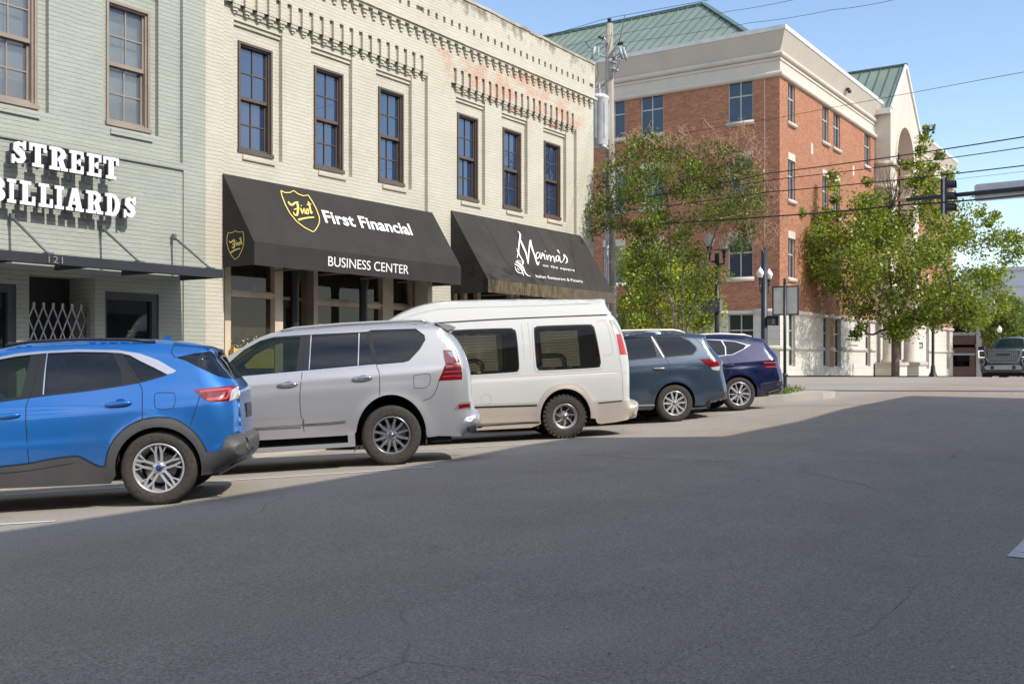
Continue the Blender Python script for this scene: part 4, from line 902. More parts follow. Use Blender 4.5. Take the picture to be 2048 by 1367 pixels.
for z in (14.05, 12.55):
    for x0, x1 in ((gx0-.12, gc-R_+.12), (gc+R_-.12, gx1+.12)):
        m_ = MB(); m_.tube([(x0, pyf-.02, z), (x1, pyf-.02, z)], .16, 10); m_.tube([(x0+.1, pyf, z), (x0+.1, cy0+.1, z)], .16, 10); m_.build('stone_band', LIMED, civ)
mb = MB(); e = .35; mb.quad((gx0-e, pyf-.1, gez-e*.9), (gx0-e, 34, gez-e*.9), (gc, 34, gaz+.08), (gc, pyf-.1, gaz+.08)); mb.quad((gx1+e, pyf-.1, gez-e*.9), (gx1+e, 34, gez-e*.9), (gc, 34, gaz+.08), (gc, pyf-.1, gaz+.08)); rf = mb.build('gable_roof', ROOF, civ)
sm = MB()
for k in range(0, 26):
    y = pyf+.25+k*.66; sm.bar((gx0-e, y, gez-e*.9+.05), (gc, y, gaz+.13), .06, .08)
sm.bar((gc, pyf-.15, gaz+.14), (gc, 34, gaz+.14), .3, .08); sm.build('seams', ROOFR, rf)
mb = MB()
for x in (gx0-.02, gx1+.02): mb.bar((x, pyf-.06, gez+(-.02)), (gc, pyf-.06, gaz+.1), .12, .22)
mb.bar((gx0-.3, pyf-.1, gez-.22), (gx0-.3, cy0+2.5, gez-.22), .3, .35); mb.build('gable_trim', simple('pale_fascia', (.66, .66, .63), .5), civ)
# pillars on pedestals
for X_ in (69.55, 75.2):
    Yc = 17.1; m_ = MB(); m_.box(X_-1.15, X_+1.15, Yc-.75, cy0-.1, -1.5, .95); m_.build('pedestal', LIMEB, civ)
    m_ = MB(); m_.box(X_-1.25, X_+1.25, Yc-.85, cy0-.12, .95, 1.15); m_.build('pedestal_cap', LIMED, civ)
    m_ = MB(); m_.lathe([(.60, 1.15), (.60, 1.28), (.52, 1.36), (.50, 3), (.47, 5.2), (.56, 5.3), (.60, 5.5)], (X_, Yc, 0), 24); m_.build('column', LIME, civ)
    m_ = MB(); m_.box(X_-.65, X_+.65, Yc-.62, pyf+.3, 5.5, 6.1); m_.build('impost', LIME, civ)
mb = MB(); mb.box(71.6, 74.4, 17.7, 17.85, -.8, 2.6); d_ = mb.build('entrance_door', CG2, civ); mb = MB()
for x in (71.6, 72.95, 74.3): mb.box(x, x+.08, 17.62, 17.7, -.8, 2.6)
mb.box(71.6, 74.4, 17.62, 17.69, 2.52, 2.6); mb.build('frame', CHAR, d_)
# wall signs (tiny grey lettering, dark plaque)
GREYL = simple('grey_letters', (.16, .16, .17), .5)
def wall_text(s, pxa, pxb, ya, yb, mat, parent, Y=cy0-.05, bold=0.0, sp=1.0, name='lettering'):
    T0, T1, B0 = on_y(pxa, ya, Y), on_y(pxb, ya, Y), on_y(pxa, yb, Y); T1.z = T0.z; t = MB(); fit_text(t, s, bil(T0, T1, B0, nn=Vector((0, -1, 0))), 1, 1, bold, .02, sp); return t.build(name, mat, parent)
wall_text('WHITE | JASPER | BULL', 1692, 1721, 676, 681, GREYL, civ, bold=.01); wall_text('ATTORNEYS', 1700, 1716, 689, 691, GREYL, civ)
pl = MB(); a_, b_ = on_y(1833, 684, cy0-.05), on_y(1845, 695.5, cy0-.05); pl.box(a_.x, b_.x, cy0-.08, cy0-.03, b_.z, a_.z); po = pl.build('sign_plaque', DARKP, civ)
wall_text('rock', 1834, 1844, 685.5, 694, WHITE, po, cy0-.09)

# ================================================================ PARKING GARAGE AND FAR BLOCKS
MAUVE = brick('brown_brick', (.20, .125, .105), (.155, .095, .08), (.24, .19, .16), .3, .1, .012); PALE = stone('precast_concrete', (.50, .50, .50), .05)
gar = thing('parking_garage', (106, 20, -1), 'brown brick and pale concrete parking garage past the civic building', 'building')
GXp = 100.0                                                 # facade faces the junction (-X)
def gy(px): t = (px-1024)/F_PX; Zd = GXp/(CY_+SY_*t); return Zd*(SY_-CY_*t)
def gzz(px, py): t = (px-1024)/F_PX; Zd = GXp/(CY_+SY_*t); return CAMZ+(HOR-py)/F_PX*Zd
PG = PX('X', GXp); yR, yL = gy(1989), gy(1860); G = [gy(p) for p in (1905, 1939, 1953, 1963, 1977, 1983, 1989)]
zz = lambda y: gzz(1945, y)
mb = MB(); wall(mb, PG, G[2], yL, zz(760)-4, zz(624), [(G[1], gy(1903), zz(664), zz(640), 2.5), (G[1], gy(1903), zz(733), zz(710), 2.5)], d=0); wall(mb, PG, G[6]+.2, G[3], zz(760)-4, zz(624), d=.05)
mb.quad((GXp, yR, -6), (GXp+40, yR, -6), (GXp+40, yR, zz(612)), (GXp, yR, zz(612)))
mb.build('wall', MAUVE, gar)
mb = MB(); wbox(mb, PG, G[6], yL, -.15, .2, zz(624), zz(596)); mb.build('cornice', PALE, gar)
for a, b, c, d_ in ((G[3], G[2], 760, 624), (G[6], G[5], 760, 618)): mb = MB(); wbox(mb, PG, a, b, -.1, .1, zz(c)-4, zz(d_)); mb.build('pier', PALE, gar)
for a, b in ((640, 636.5), (670, 664), (694, 689), (710, 706)): mb = MB(); wbox(mb, PG, G[1]-.5, yL, -.06, .05, zz(a), zz(b)); mb.build('spandrel_band', PALE, gar)
mb = MB(); wbox(mb, PG, G[3], yL, -.06, .05, zz(694), zz(689)); mb.build('spandrel_band', PALE, gar)
mb = MB(); wbox(mb, PG, yR+.2, yL+14, 8, 8.2, -6, zz(598)); 
wbox(mb, PG, yR+.2, yR+.4, .3, 8, -6, zz(612))
for z in (zz(668), zz(735), zz(615)): wbox(mb, PG, yR+.2, yL, .3, 8, z-.2, z)
mb.build('parking_deck', simple('deck_concrete', (.10, .10, .10), .9), gar)
# grey block far behind
fbk = thing('grey_block', (150, 20, 0), 'plain pale grey large block rising behind the trees at the right edge', 'building')
Xf = 150.0
def at_x(px, py, X): t = (px-1024)/F_PX; Zd = X/(CY_+SY_*t); return Vector((X, Zd*(SY_-CY_*t), CAMZ+(HOR-py)/F_PX*Zd))
a_, b_ = at_x(1925, 545, Xf), at_x(2100, 545, Xf); mb = MB(); mb.box(Xf, Xf+30, b_.y, a_.y, -8, a_.z); mb.build('wall', simple('pale_grey_render', (.52, .54, .57), .8, 0, .03, .3), fbk)
mb = MB(); mb.box(Xf-.3, Xf+30.3, b_.y-.3, a_.y+.3, a_.z, a_.z+.45); mb.box(Xf-.12, Xf, b_.y, a_.y, a_.z-2.2, a_.z-2.0); mb.build('parapet', PALE, fbk)
mb = MB()
for k in range(5): y = b_.y+1+k*3; mb.box(Xf-.05, Xf+.1, y, y+1.2, -1, 1.2)
mb.build('windows', CG, fbk)

# ================================================================ BUILDINGS ACROSS THE STREET (behind the photographer): they throw the shadow over the road
OPP = brick('opposite_brick', (.33, .20, .14), (.26, .15, .11), (.3, .27, .23), .3, .1)
def opp(name, x0, x1, ztop, label, poly=None, mat=OPP):
    o = thing(name, ((x0+x1)/2, -5.5, 0), label, 'building'); yf = -5.5; Pn = lambda a, d, z: (a, yf-d, z); n = max(2, int((x1-x0)/2.6)); w = (x1-x0)/n
    hs = [(x0+i*w+w*.28, x0+i*w+w*.72, z, z+2.0, .2) for i in range(n) for z in (5.2,)]+[(x0+i*w+w*.1, x0+i*w+w*.9, .5, 3.2, .3) for i in range(n)]
    mb = MB(); wall(mb, Pn, x0, x1, -1, 8.6, hs)
    top = poly or [(x0, ztop), (x1, ztop)]
    for (a, za), (b, zb_) in zip(top, top[1:]): mb.quad((a, yf, 8.6), (b, yf, 8.6), (b, yf, zb_), (a, yf, za)); mb.quad((a, yf, za), (b, yf, zb_), (b, yf-12, zb_), (a, yf-12, za))
    mb.quad((x0, yf, -1), (x0, yf-12, -1), (x0, yf-12, top[0][1]), (x0, yf, top[0][1])); mb.quad((x1, yf, -1), (x1, yf-12, -1), (x1, yf-12, top[-1][1]), (x1, yf, top[-1][1])); mb.quad((x0, yf-12, -1), (x1, yf-12, -1), (x1, yf-12, 8), (x0, yf-12, 8))
    mb.build('wall', mat, o); g = MB()
    for h in hs: g.quad(Pn(h[0], h[4], h[2]), Pn(h[1], h[4], h[2]), Pn(h[1], h[4], h[3]), Pn(h[0], h[4], h[3]))
    g.build('windows', DG, o); c = MB()
    for (a, za), (b, zb_) in zip(top, top[1:]): c.bar((a, yf+.05, za-.1), (b, yf+.05, zb_-.1), .3, .2)
    c.build('cornice', LIME, o); return o
opp('opposite_building', -30, 14.9, 13, 'three-storey brick building across the street from the sage and cream ones, behind the camera', [(-30, 12.9), (0.6, 13.05), (4.1, 13.2), (9.1, 13.3), (10.8, 13.45), (12.8, 13.85), (14.9, 14.05)])
opp('opposite_shop', 14.92, 26.5, 12, 'lower pale block next to the tall brick building across the street, behind the camera', [(14.92, 11.5), (19.9, 11.55), (26.5, 11.62)], stone('opposite_render', (.45, .42, .37)))
# ================================================================ VEHICLES
RUBBER = N('tyre_rubber'); rn_ = RUBBER.noise(RUBBER.obj(), 30, 4); RUBBER.set(col=RUBBER.ramp(rn_, [(.3, (.040, .036, .032)), (.7, (.075, .066, .056))]), rough=.85, spec=.2); RUBBER.bump(rn_, .3, .004); RUBBER = RUBBER.mat
ALLOY = simple('alloy_rim', (.62, .62, .63), .30, .55, .05); DALLOY = simple('dark_alloy', (.20, .205, .215), .3, .8, .08); DISC = simple('brake_disc', (.22, .21, .20), .4, .8)
DARKBAY = simple('wheel_housing', (.012, .012, .012), .9); GAP = simple('panel_gap', (.012, .012, .014), .7)
TINT = glass('tinted_car_glass', (.008, .012, .020), .015, spec=.5, trans=.14, tint=(.35, .4, .42)); CLEARG = glass('car_glass', (.012, .022, .018), .012, trans=.50, tint=(.55, .68, .58))
BTRIM = simple('black_trim', (.016, .016, .018), .25); CLAD = simple('grey_cladding', (.075, .074, .074), .55, 0, .1); SEATM = simple('car_seat', (.06, .058, .055), .8)
REDL = N('red_lens'); rw = REDL.n('TexWave'); REDL.set(col=(.17, .002, .006), rough=.12, coat=1.0); REDL.b.inputs['Specular IOR Level'].default_value = .8; REDL = REDL.mat
PINKL = N('red_lens_pale'); PINKL.set(col=(.52, .07, .07), rough=.15, coat=1.0); PINKL = PINKL.mat
CLRL = N('clear_lens'); CLRL.set(col=(.62, .60, .60), rough=.12, coat=1.0, metal=.3); CLRL = CLRL.mat
HEAD = simple('headlamp_glass', (.45, .47, .5), .08, .4)

def catmull(P_, k=5, closed=False):
    """P_: list of tuples (any length); a repeated point makes a sharp corner"""
    P_ = [tuple(p) for p in P_]; n = len(P_); out = []
    rng = range(n if closed else n-1)
    for i in rng:
        b, c = P_[i], P_[(i+1) % n]
        if b == c: continue
        a = P_[i-1] if (closed or i > 0) else b; d = P_[(i+2) % n] if (closed or i+2 < n) else c
        if a == b: a = b
        for q in range(k):
            t = q/k; out.append(tuple(.5*((2*B)+(C-A)*t+(2*A-5*B+4*C-D)*t*t+(3*B-A-3*C+D)*t**3) for A, B, C, D in zip(a, b, c, d)))
    if not closed: out.append(P_[-1])
    return out
def in_poly(X, Z, poly):
    p = np.array(poly); x0, z0 = p[:, 0], p[:, 1]; x1, z1 = np.roll(x0, -1), np.roll(z0, -1); r = np.zeros(len(X), bool)
    for a, b, c, d in zip(x0, z0, x1, z1):
        m = ((b > Z) != (d > Z)); 
        if b != d: r ^= m & (X < (c-a)*(Z-b)/(d-b)+a)
    return r
def seg_dist(X, Z, pts):
    """distance to a polyline and the index position along it"""
    best = np.full(X.shape, 1e9); idx = np.zeros(X.shape)
    for i in range(len(pts)-1):
        a, b = np.array(pts[i][:2]), np.array(pts[i+1][:2]); d = b-a; L2 = max(d@d, 1e-12)
        t = np.clip(((X-a[0])*d[0]+(Z-a[1])*d[1])/L2, 0, 1); q = np.hypot(X-a[0]-t*d[0], Z-a[1]-t*d[1]); m = q < best; best = np.where(m, q, best); idx = np.where(m, i+t, idx)
    return best, idx
class Car:
    def __init__(s, name, label, wheel_px, tyre_px, tyre_d, wt, wb, zoom, W, zbelt, tumble, group='cars parked nose-in along the kerb', cat='car', ax=FA, yawd=0, root_xyz=None, zmid=.72, tuck=.10):
        s.R = tyre_d/2; s.W = W; s.zb = zbelt; s.tum = tumble; s.zmid = zmid; s.tuck = tuck; s.zm = zoom; s.wb = wb; s.wt = wt; s.yfe = .6
        f = Vector(ax).normalized(); f = (Matrix.Rotation(yawd, 3, 'Z') @ f); l = Vector((0, 0, 1)).cross(f)
        if root_xyz is None:
            Z = F_PX*tyre_d/tyre_px; c = at_depth(*wheel_px, Z); near = Vector((c.x, c.y, 0))
        else: near = Vector(root_xyz)+l*wt
        g = lambda p: float(gz(p.x, p.y)); zn = g(near); zf_ = g(near+f*wb); far = near-l*2*wt; zr = g(far)
        fx = (f+Vector((0, 0, (zf_-zn)/wb))).normalized(); ly = (l+Vector((0, 0, (zn-zr)/(2*wt)))); ly = (ly-fx*ly.dot(fx)).normalized(); up = fx.cross(ly)
        o = near+Vector((0, 0, zn))-ly*wt
        if root_xyz is None:                                   # centre the near rear wheel on its place in the photo
            dz = (c.z-s.R)-zn; 
            if abs(dz) > .001: k = (CAMZ-s.R-zn)/(CAMZ-c.z) if abs(CAMZ-c.z) > .05 else 1; s.kfix = k
            c2 = at_depth(*wheel_px, Z*(1+max(-.04, min(.04, (s.kfix-1))))) if abs(dz) > .001 else c; o += Vector((c2.x-c.x, c2.y-c.y, 0)); nn = o+ly*wt; o.z += g(nn)-nn.z
        s.M = Matrix(((fx.x, ly.x, up.x, o.x), (fx.y, ly.y, up.y, o.y), (fx.z, ly.z, up.z, o.z), (0, 0, 0, 1))); s.Mi = s.M.inverted()
        s.root = thing(name, None, label, cat, group, M=s.M); s.arches = []; s.flare = []; s.creases = []; s.U = None; s.zones = []
    # photo zoom pixel -> local (x, z)
    def T(s, p, yf=1.0, edge=False):
        if len(p) >= 3 and p[2] == 'm': return (p[0], p[1])
        zx, zy, k = s.zm; px, py = zx+p[0]/k, zy+p[1]/k
        o = s.Mi @ Vector((0, 0, CAMZ)); r = s.Mi.to_3x3() @ ray(px, py); y = s.W*yf
        for _ in range(4):
            t = (y-o.y)/r.y; x, z = o.x+r.x*t, o.z+r.z*t; y = float(s.wc(np.array([x]), np.array([z]))[0])*yf
        return (x, z)
    def Ts(s, pts, **k): return [s.T(p, **k) for p in pts]
    def wc(s, X, Z):
        zb = s.zb; y = np.full(X.shape, s.W); ab = np.clip(Z-zb, 0, None); y = y-s.tum*ab-.10*ab**2
        lo = np.clip(s.zmid-Z, 0, None); y = y-s.tuck*(lo/.5)**2; mid = np.clip(Z-s.zmid, 0, zb-s.zmid); y = y-.035*(mid/max(.01, zb-s.zmid))**2
        xm = s.wb/2; y = y-.012*((X-xm)/1.8)**2
        return y
    def y(s, X, Z):
        y = s.wc(X, Z)
        for cx, cz, ra, fl in s.flare:
            r = np.hypot(X-cx, Z-cz); y = y+fl*np.exp(-(np.clip(r-ra, 0, None)/.10)**2)*np.clip((Z-.15)/.2, 0, 1)
        for line, amp, w, xa, xb in s.creases:
            lx = [p[0] for p in line]; lz = [p[1] for p in line]; o = np.argsort(lx); zl = np.interp(X, np.array(lx)[o], np.array(lz)[o]); f = np.clip((X-xa)/.25, 0, 1)*np.clip((xb-X)/.25, 0, 1)
            y = y+amp*.5*(np.tanh((zl-Z)/w)+1)*f*np.exp(-np.clip(zl-Z, 0, None)/.22)
        if s.U is not None:
            d, ix = seg_dist(X, Z, s.U); R = np.interp(ix, np.arange(len(s.U)), [u[2] for u in s.U]); c0 = np.interp(ix, np.arange(len(s.U)), [u[4] for u in s.U])
            q = np.clip(d/R, 0, 1); y = y*(c0+(1-c0)*(1-(1-q)**2.3)**(1/2.3))
        return y
    def nrm(s, X, Z):
        e = .006; dx = (s.y(X+e, Z)-s.y(X-e, Z))/(2*e); dz = (s.y(X, Z+e)-s.y(X, Z-e))/(2*e); n = np.stack([-dx, np.ones_like(dx), -dz], 1); return n/np.linalg.norm(n, axis=1)[:, None]
    def set_outline(s, upper, lower):
        """upper: (pt..., R, crown, mat) rear-bottom -> roof -> front-bottom; lower: rest of the loop"""
        U = []
        for it in upper:
            p, R, cr, mt = it; x, z = s.T(p, yf=s.yfe if mt[0] == 'e' else .6); cr = min(cr, .025) if mt[0] == 'e' else cr; U.append((x, z, R, cr, {'t': .80, 'e': .70}.get(mt[0], .8), 0))
        s.Umat = [it[3][1:] for it in upper]; k = 4
        U2 = []; M2 = []
        for i in range(len(U)-1):
            a = U[max(i-1, 0)]; b = U[i]; c = U[i+1]; d = U[min(i+2, len(U)-1)]
            if math.hypot(b[0]-c[0], b[1]-c[1]) < 1e-4: continue
            if math.hypot(a[0]-b[0], a[1]-b[1]) < 1e-4: a = b
            if math.hypot(d[0]-c[0], d[1]-c[1]) < 1e-4: d = c
            for q in range(k):
                t = q/k; U2.append(tuple(.5*((2*B)+(C-A)*t+(2*A-5*B+4*C-D)*t*t+(3*B-A-3*C+D)*t**3) if j < 2 else B*(1-t)+C*t for j, (A, B, C, D) in enumerate(zip(a, b, c, d)))); M2.append(s.Umat[i])
        U2.append(U[-1]); s.U = U2; s.UM = M2; s.low = [s.T(p) for p in lower]
    def arch(s, cx, r, a0=178, a1=2, squash=1.0):
        """wheel opening over a wheel at cx, listed front to rear if a0 < a1"""
        n = 20; s.flare.append((cx, s.R, r, .028)); s.arches.append((cx, r, squash))
        return [(cx+r*math.cos(math.radians(a0+(a1-a0)*i/n)), s.R+r*squash*math.sin(math.radians(a0+(a1-a0)*i/n)), 'm') for i in range(n+1)]
    def zone(s, name, pts, mat, off=-.006, smooth=True, yf=1.0, label=None, raw=False, k=4, far=True):
        poly = pts if raw else s.Ts(pts, yf=yf); poly = catmull(poly, k, True) if smooth else poly; s.zones.append([name, poly, mat, off, label, far]); return poly
    def build(s, paint, capmats=None, step=.055, cap_segs=8):
        outline = [(u[0], u[1]) for u in s.U]+[(p[0], p[1]) for p in s.low]; pts = []; edges = []
        def loop(P_):
            b = len(pts); Q = []
            for i, p in enumerate(P_):
                q = P_[(i+1) % len(P_)]; L_ = math.hypot(q[0]-p[0], q[1]-p[1]); m = max(1, int(L_/(step*1.2)))
                for j in range(m): Q.append((p[0]+(q[0]-p[0])*j/m, p[1]+(q[1]-p[1])*j/m))
            pts.extend(Q); edges.extend((b+i, b+(i+1) % len(Q)) for i in range(len(Q))); return Q
        loop(outline)
        for z in s.zones: loop(z[1])
        xs = [p[0] for p in outline]; zs = [p[1] for p in outline]
        gx, gz_ = np.meshgrid(np.arange(min(xs), max(xs), step), np.arange(min(zs), max(zs), step*.8)); gx = gx.ravel(); gz_ = gz_.ravel(); m = in_poly(gx, gz_, outline)
        gx, gz_ = gx[m], gz_[m]; dd, _ = seg_dist(gx, gz_, outline+[outline[0]]); m = dd > .03; pts.extend(zip(gx[m].tolist(), gz_[m].tolist()))
        for off in (.012, .03, .055, .09):
            for i in range(1, len(s.U)-1):
                a, b = s.U[i-1], s.U[i+1]; d = np.array([b[0]-a[0], b[1]-a[1]]); L_ = np.linalg.norm(d); 
                if L_ < 1e-6: continue
                d /= L_
                for sg in (1, -1):
                    p = (s.U[i][0]-d[1]*off*sg, s.U[i][1]+d[0]*off*sg)
                    if in_poly(np.array([p[0]]), np.array([p[1]]), outline)[0]: pts.append(p)
        r = geometry.delaunay_2d_cdt([Vector(p) for p in pts], edges, [], 0, 1e-4); V = np.array([(v.x, v.y) for v in r[0]]); Fc = np.array([f for f in r[2] if len(f) == 3]); 
        C = V[Fc].mean(axis=1); keep = in_poly(C[:, 0], C[:, 1], outline); Fc = Fc[keep]; C = C[keep]; zid = np.full(len(Fc), -1)
        for i, z in enumerate(s.zones): zid[in_poly(C[:, 0], C[:, 1], z[1])] = i
        A = V[Fc]; ar = (A[:, 1, 0]-A[:, 0, 0])*(A[:, 2, 1]-A[:, 0, 1])-(A[:, 2, 0]-A[:, 0, 0])*(A[:, 1, 1]-A[:, 0, 1]); Fc[ar > 0] = Fc[ar > 0][:, ::-1]
        Y = s.y(V[:, 0], V[:, 1]); Nn = s.nrm(V[:, 0], V[:, 1]); s._V = V
        U = np.array([u[:2] for u in s.U]); yU = s.y(U[:, 0], U[:, 1]); nU = s.nrm(U[:, 0], U[:, 1]); cr = np.array([u[3] for u in s.U])
        def emit(name, faces, off, mat, sides=(1, -1), cap=None, label=None, combine=False):
            res = []; acc_v = []; acc_n = []; acc_f = []
            for sd in sides:
                vs, ns, fs = [], [], []
                if len(faces):
                    u, inv = np.unique(faces.ravel(), return_inverse=True); inv = inv.reshape(faces.shape)
                    for k in u: vs.append((V[k, 0], sd*(Y[k]+off), V[k, 1])); ns.append((Nn[k, 0], sd*Nn[k, 1], Nn[k, 2]))
                    fs = [tuple(f if sd > 0 else f[::-1]) for f in inv.tolist()]
                b = len(acc_v); acc_v += vs; acc_n += ns; acc_f += [tuple(i+b for i in f) for f in fs]
                if not combine: res.append(mk(name, acc_v, acc_n, acc_f, mat, label)); acc_v, acc_n, acc_f = [], [], []
            if combine:
                if cap: b = len(acc_v); acc_v += cap[0]; acc_n += cap[1]; acc_f += [tuple(i+b for i in f) for f in cap[2]]
                res.append(mk(name, acc_v, acc_n, acc_f, mat, label))
            return res
        def mk(name, vs, ns, fs, mat, label):
            if not fs: return None
            me = bpy.data.meshes.new(name); me.from_pydata(vs, [], fs); me.materials.append(mat); me.polygons.foreach_set('use_smooth', [True]*len(me.polygons)); me.update()
            try: me.normals_split_custom_set_from_vertices([tuple(n) for n in ns])
            except Exception: pass
            o = bpy.data.objects.new(name, me); link(o, s.root); 
            if label: o['label'] = label
            return o
        # caps: strips across the car along the upper outline
        dU = np.gradient(U, axis=0); dU /= np.maximum(np.linalg.norm(dU, axis=1), 1e-9)[:, None]; oN = np.stack([-dU[:, 1], dU[:, 0]], 1)
        cen = V.mean(axis=0)
        sgn = np.sign(np.median(((U-cen)*oN).sum(axis=1))); oN = oN*sgn
        S = np.concatenate([[-1, -.97, -.9], np.linspace(-.8, .8, cap_segs-1), [.9, .97, 1]]); caps = {}
        grid = np.zeros((len(U), len(S), 3)); gn = np.zeros_like(grid)
        for j, sv in enumerate(S):
            c = cr*(1-abs(sv)**2.6); grid[:, j, 0] = U[:, 0]+oN[:, 0]*c; grid[:, j, 2] = U[:, 1]+oN[:, 1]*c; grid[:, j, 1] = sv*yU
        gu = np.gradient(grid, axis=0); gv = np.gradient(grid, axis=1); gn = np.cross(gu, gv); gn /= np.maximum(np.linalg.norm(gn, axis=2), 1e-9)[:, :, None]
        tst = (gn[:, len(S)//2, 0]*oN[:, 0]+gn[:, len(S)//2, 2]*oN[:, 1]); gn[tst < 0] *= -1; gn[:, 0] = nU*[1, -1, 1]; gn[:, -1] = nU
        for i in range(len(U)-1):
            for j in range(len(S)-1):
                mt = s.UM[i]; mt = mt if (mt not in ('glass', 'wind') or (j > 1 and j < len(S)-3)) else 'paint'; caps.setdefault(mt, []).append((i, j))
        def capmesh(cells, lift=0):
            used = {}; vs = []; ns = []; fs = []
            for i, j in cells:
                q = []
                for a, b in ((i, j), (i+1, j), (i+1, j+1), (i, j+1)):
                    if (a, b) not in used: used[(a, b)] = len(vs); vs.append(tuple(grid[a, b]+gn[a, b]*lift)); ns.append(tuple(gn[a, b]))
                    q.append(used[(a, b)])
                fs.append(tuple(q))
            return vs, ns, fs
        s.body = emit('body', Fc[zid == -1], 0, paint, cap=capmesh(caps.get('paint', [])), combine=True)[0]
        for mt, cells in caps.items():
            if mt == 'paint': continue
            nm, m_ = (capmats or {}).get(mt, ('panel', BTRIM)); v_, n_, f_ = capmesh(cells, .001); mk(nm, v_, n_, f_, m_, None)
        for i, z in enumerate(s.zones): emit(z[0], Fc[zid == i], z[3], z[2], label=z[4], sides=(1, -1) if z[5] else (1,))
        # floor pan and wheel housings
        ub = MB(); x0 = min(xs)+.42; x1 = max(xs)-.35; zf = .26; hw = s.W-.22; cuts = sorted(s.arches)
        ed = [x0]+[c for cx, r, q_ in cuts for c in (cx-r, cx+r)]+[x1]
        for a, b in zip(ed[::2], ed[1::2]): ub.box(a, b, -s.W+.12, s.W-.12, zf, zf+.2)
        for cx, r, q_ in cuts: ub.box(cx-r+.001, cx+r-.001, -s.W+.42, s.W-.42, zf, zf+.25)
        ub.build('underbody', DARKBAY, s.root, local=True)
        for cx, r, sq in cuts:
            for sd in (1, -1):
                h = MB(); n = 14; vs = []
                for i in range(n+1):
                    a = math.radians(-8+196*i/n); rr = r+.004; vs += [(cx+rr*math.cos(a), sd*(s.W-.05-s.tuck*.4), s.R+rr*sq*math.sin(a)), (cx+rr*math.cos(a), sd*(s.W-.42), s.R+rr*sq*math.sin(a))]
                h.add(vs, [(2*i, 2*i+1, 2*i+3, 2*i+2) for i in range(n)]); h.add([(cx+r*math.cos(math.radians(-8+196*i/n)), sd*(s.W-.42), s.R+r*sq*math.sin(math.radians(-8+196*i/n))) for i in range(n+1)], [tuple(range(n+1))]); h.build('wheel_housing', DARKBAY, s.root, local=True, rn=False)
    def ribbon(s, name, lines, mat, w=.007, lift=.0015, zoomed=True, closed=False, yf=1.0, sides=(1,), smooth=True, base_off=0):
        for sd in sides:
            mb = MB(); ns = []
            for ln in lines:
                P_ = s.Ts(ln, yf=yf) if zoomed else ln; P_ = catmull(P_, 4, closed) if smooth else list(P_)
                if closed: P_ = P_+[P_[0]]
                Q = []
                for a, b in zip(P_, P_[1:]):
                    m = max(1, int(math.hypot(b[0]-a[0], b[1]-a[1])/.05)); Q += [(a[0]+(b[0]-a[0])*j/m, a[1]+(b[1]-a[1])*j/m) for j in range(m)]
                Q.append(P_[-1][:2]); Q = np.array(Q); d = np.gradient(Q, axis=0); d /= np.maximum(np.linalg.norm(d, axis=1), 1e-9)[:, None]; nn = np.stack([-d[:, 1], d[:, 0]], 1)
                ww = w if not isinstance(w, (list, tuple)) else np.interp(np.linspace(0, 1, len(Q)), np.linspace(0, 1, len(w)), w)[:, None]
                a = Q+nn*ww/2; b = Q-nn*ww/2; vs = []
                for arr in (a, b):
                    yy = s.y(arr[:, 0], arr[:, 1])+base_off; nr = s.nrm(arr[:, 0], arr[:, 1])
                    vs.append([(arr[i, 0]+nr[i, 0]*lift, sd*(yy[i]+nr[i, 1]*lift), arr[i, 1]+nr[i, 2]*lift) for i in range(len(Q))])
                n = len(Q); mb.add(vs[0]+vs[1], [(i, i+1, n+i+1, n+i) for i in range(n-1)], True)
            mb.build(name, mat, s.root, local=True)
    def blob(s, name, p, w, h, th, mat, rot=0, raw=False, sides=(1,), e=2.6, lift=0):
        x, z = p if raw else s.T(p); out = []
        for sd in sides:
            yy = float(s.y(np.array([x]), np.array([z]))[0])+lift; mb = MB(); n, m = 16, 6; vs = []; cs, sn = math.cos(rot), math.sin(rot)
            pw = lambda v: math.copysign(abs(v)**(2/e), v)
            for i in range(m+1):
                ph = math.pi/2*i/m
                for k in range(n):
                    a = 2*math.pi*k/n; X, Z = w/2*pw(math.cos(a))*math.cos(ph)**(2/e), h/2*pw(math.sin(a))*math.cos(ph)**(2/e); vs.append((x+X*cs-Z*sn, sd*(yy+th*math.sin(ph)**(2/e)), z+X*sn+Z*cs))
            mb.add(vs, [(i*n+k, i*n+(k+1) % n, (i+1)*n+(k+1) % n, (i+1)*n+k) for i in range(m) for k in range(n)], True); out.append(mb.build(name, mat, s.root, local=True))
        return out
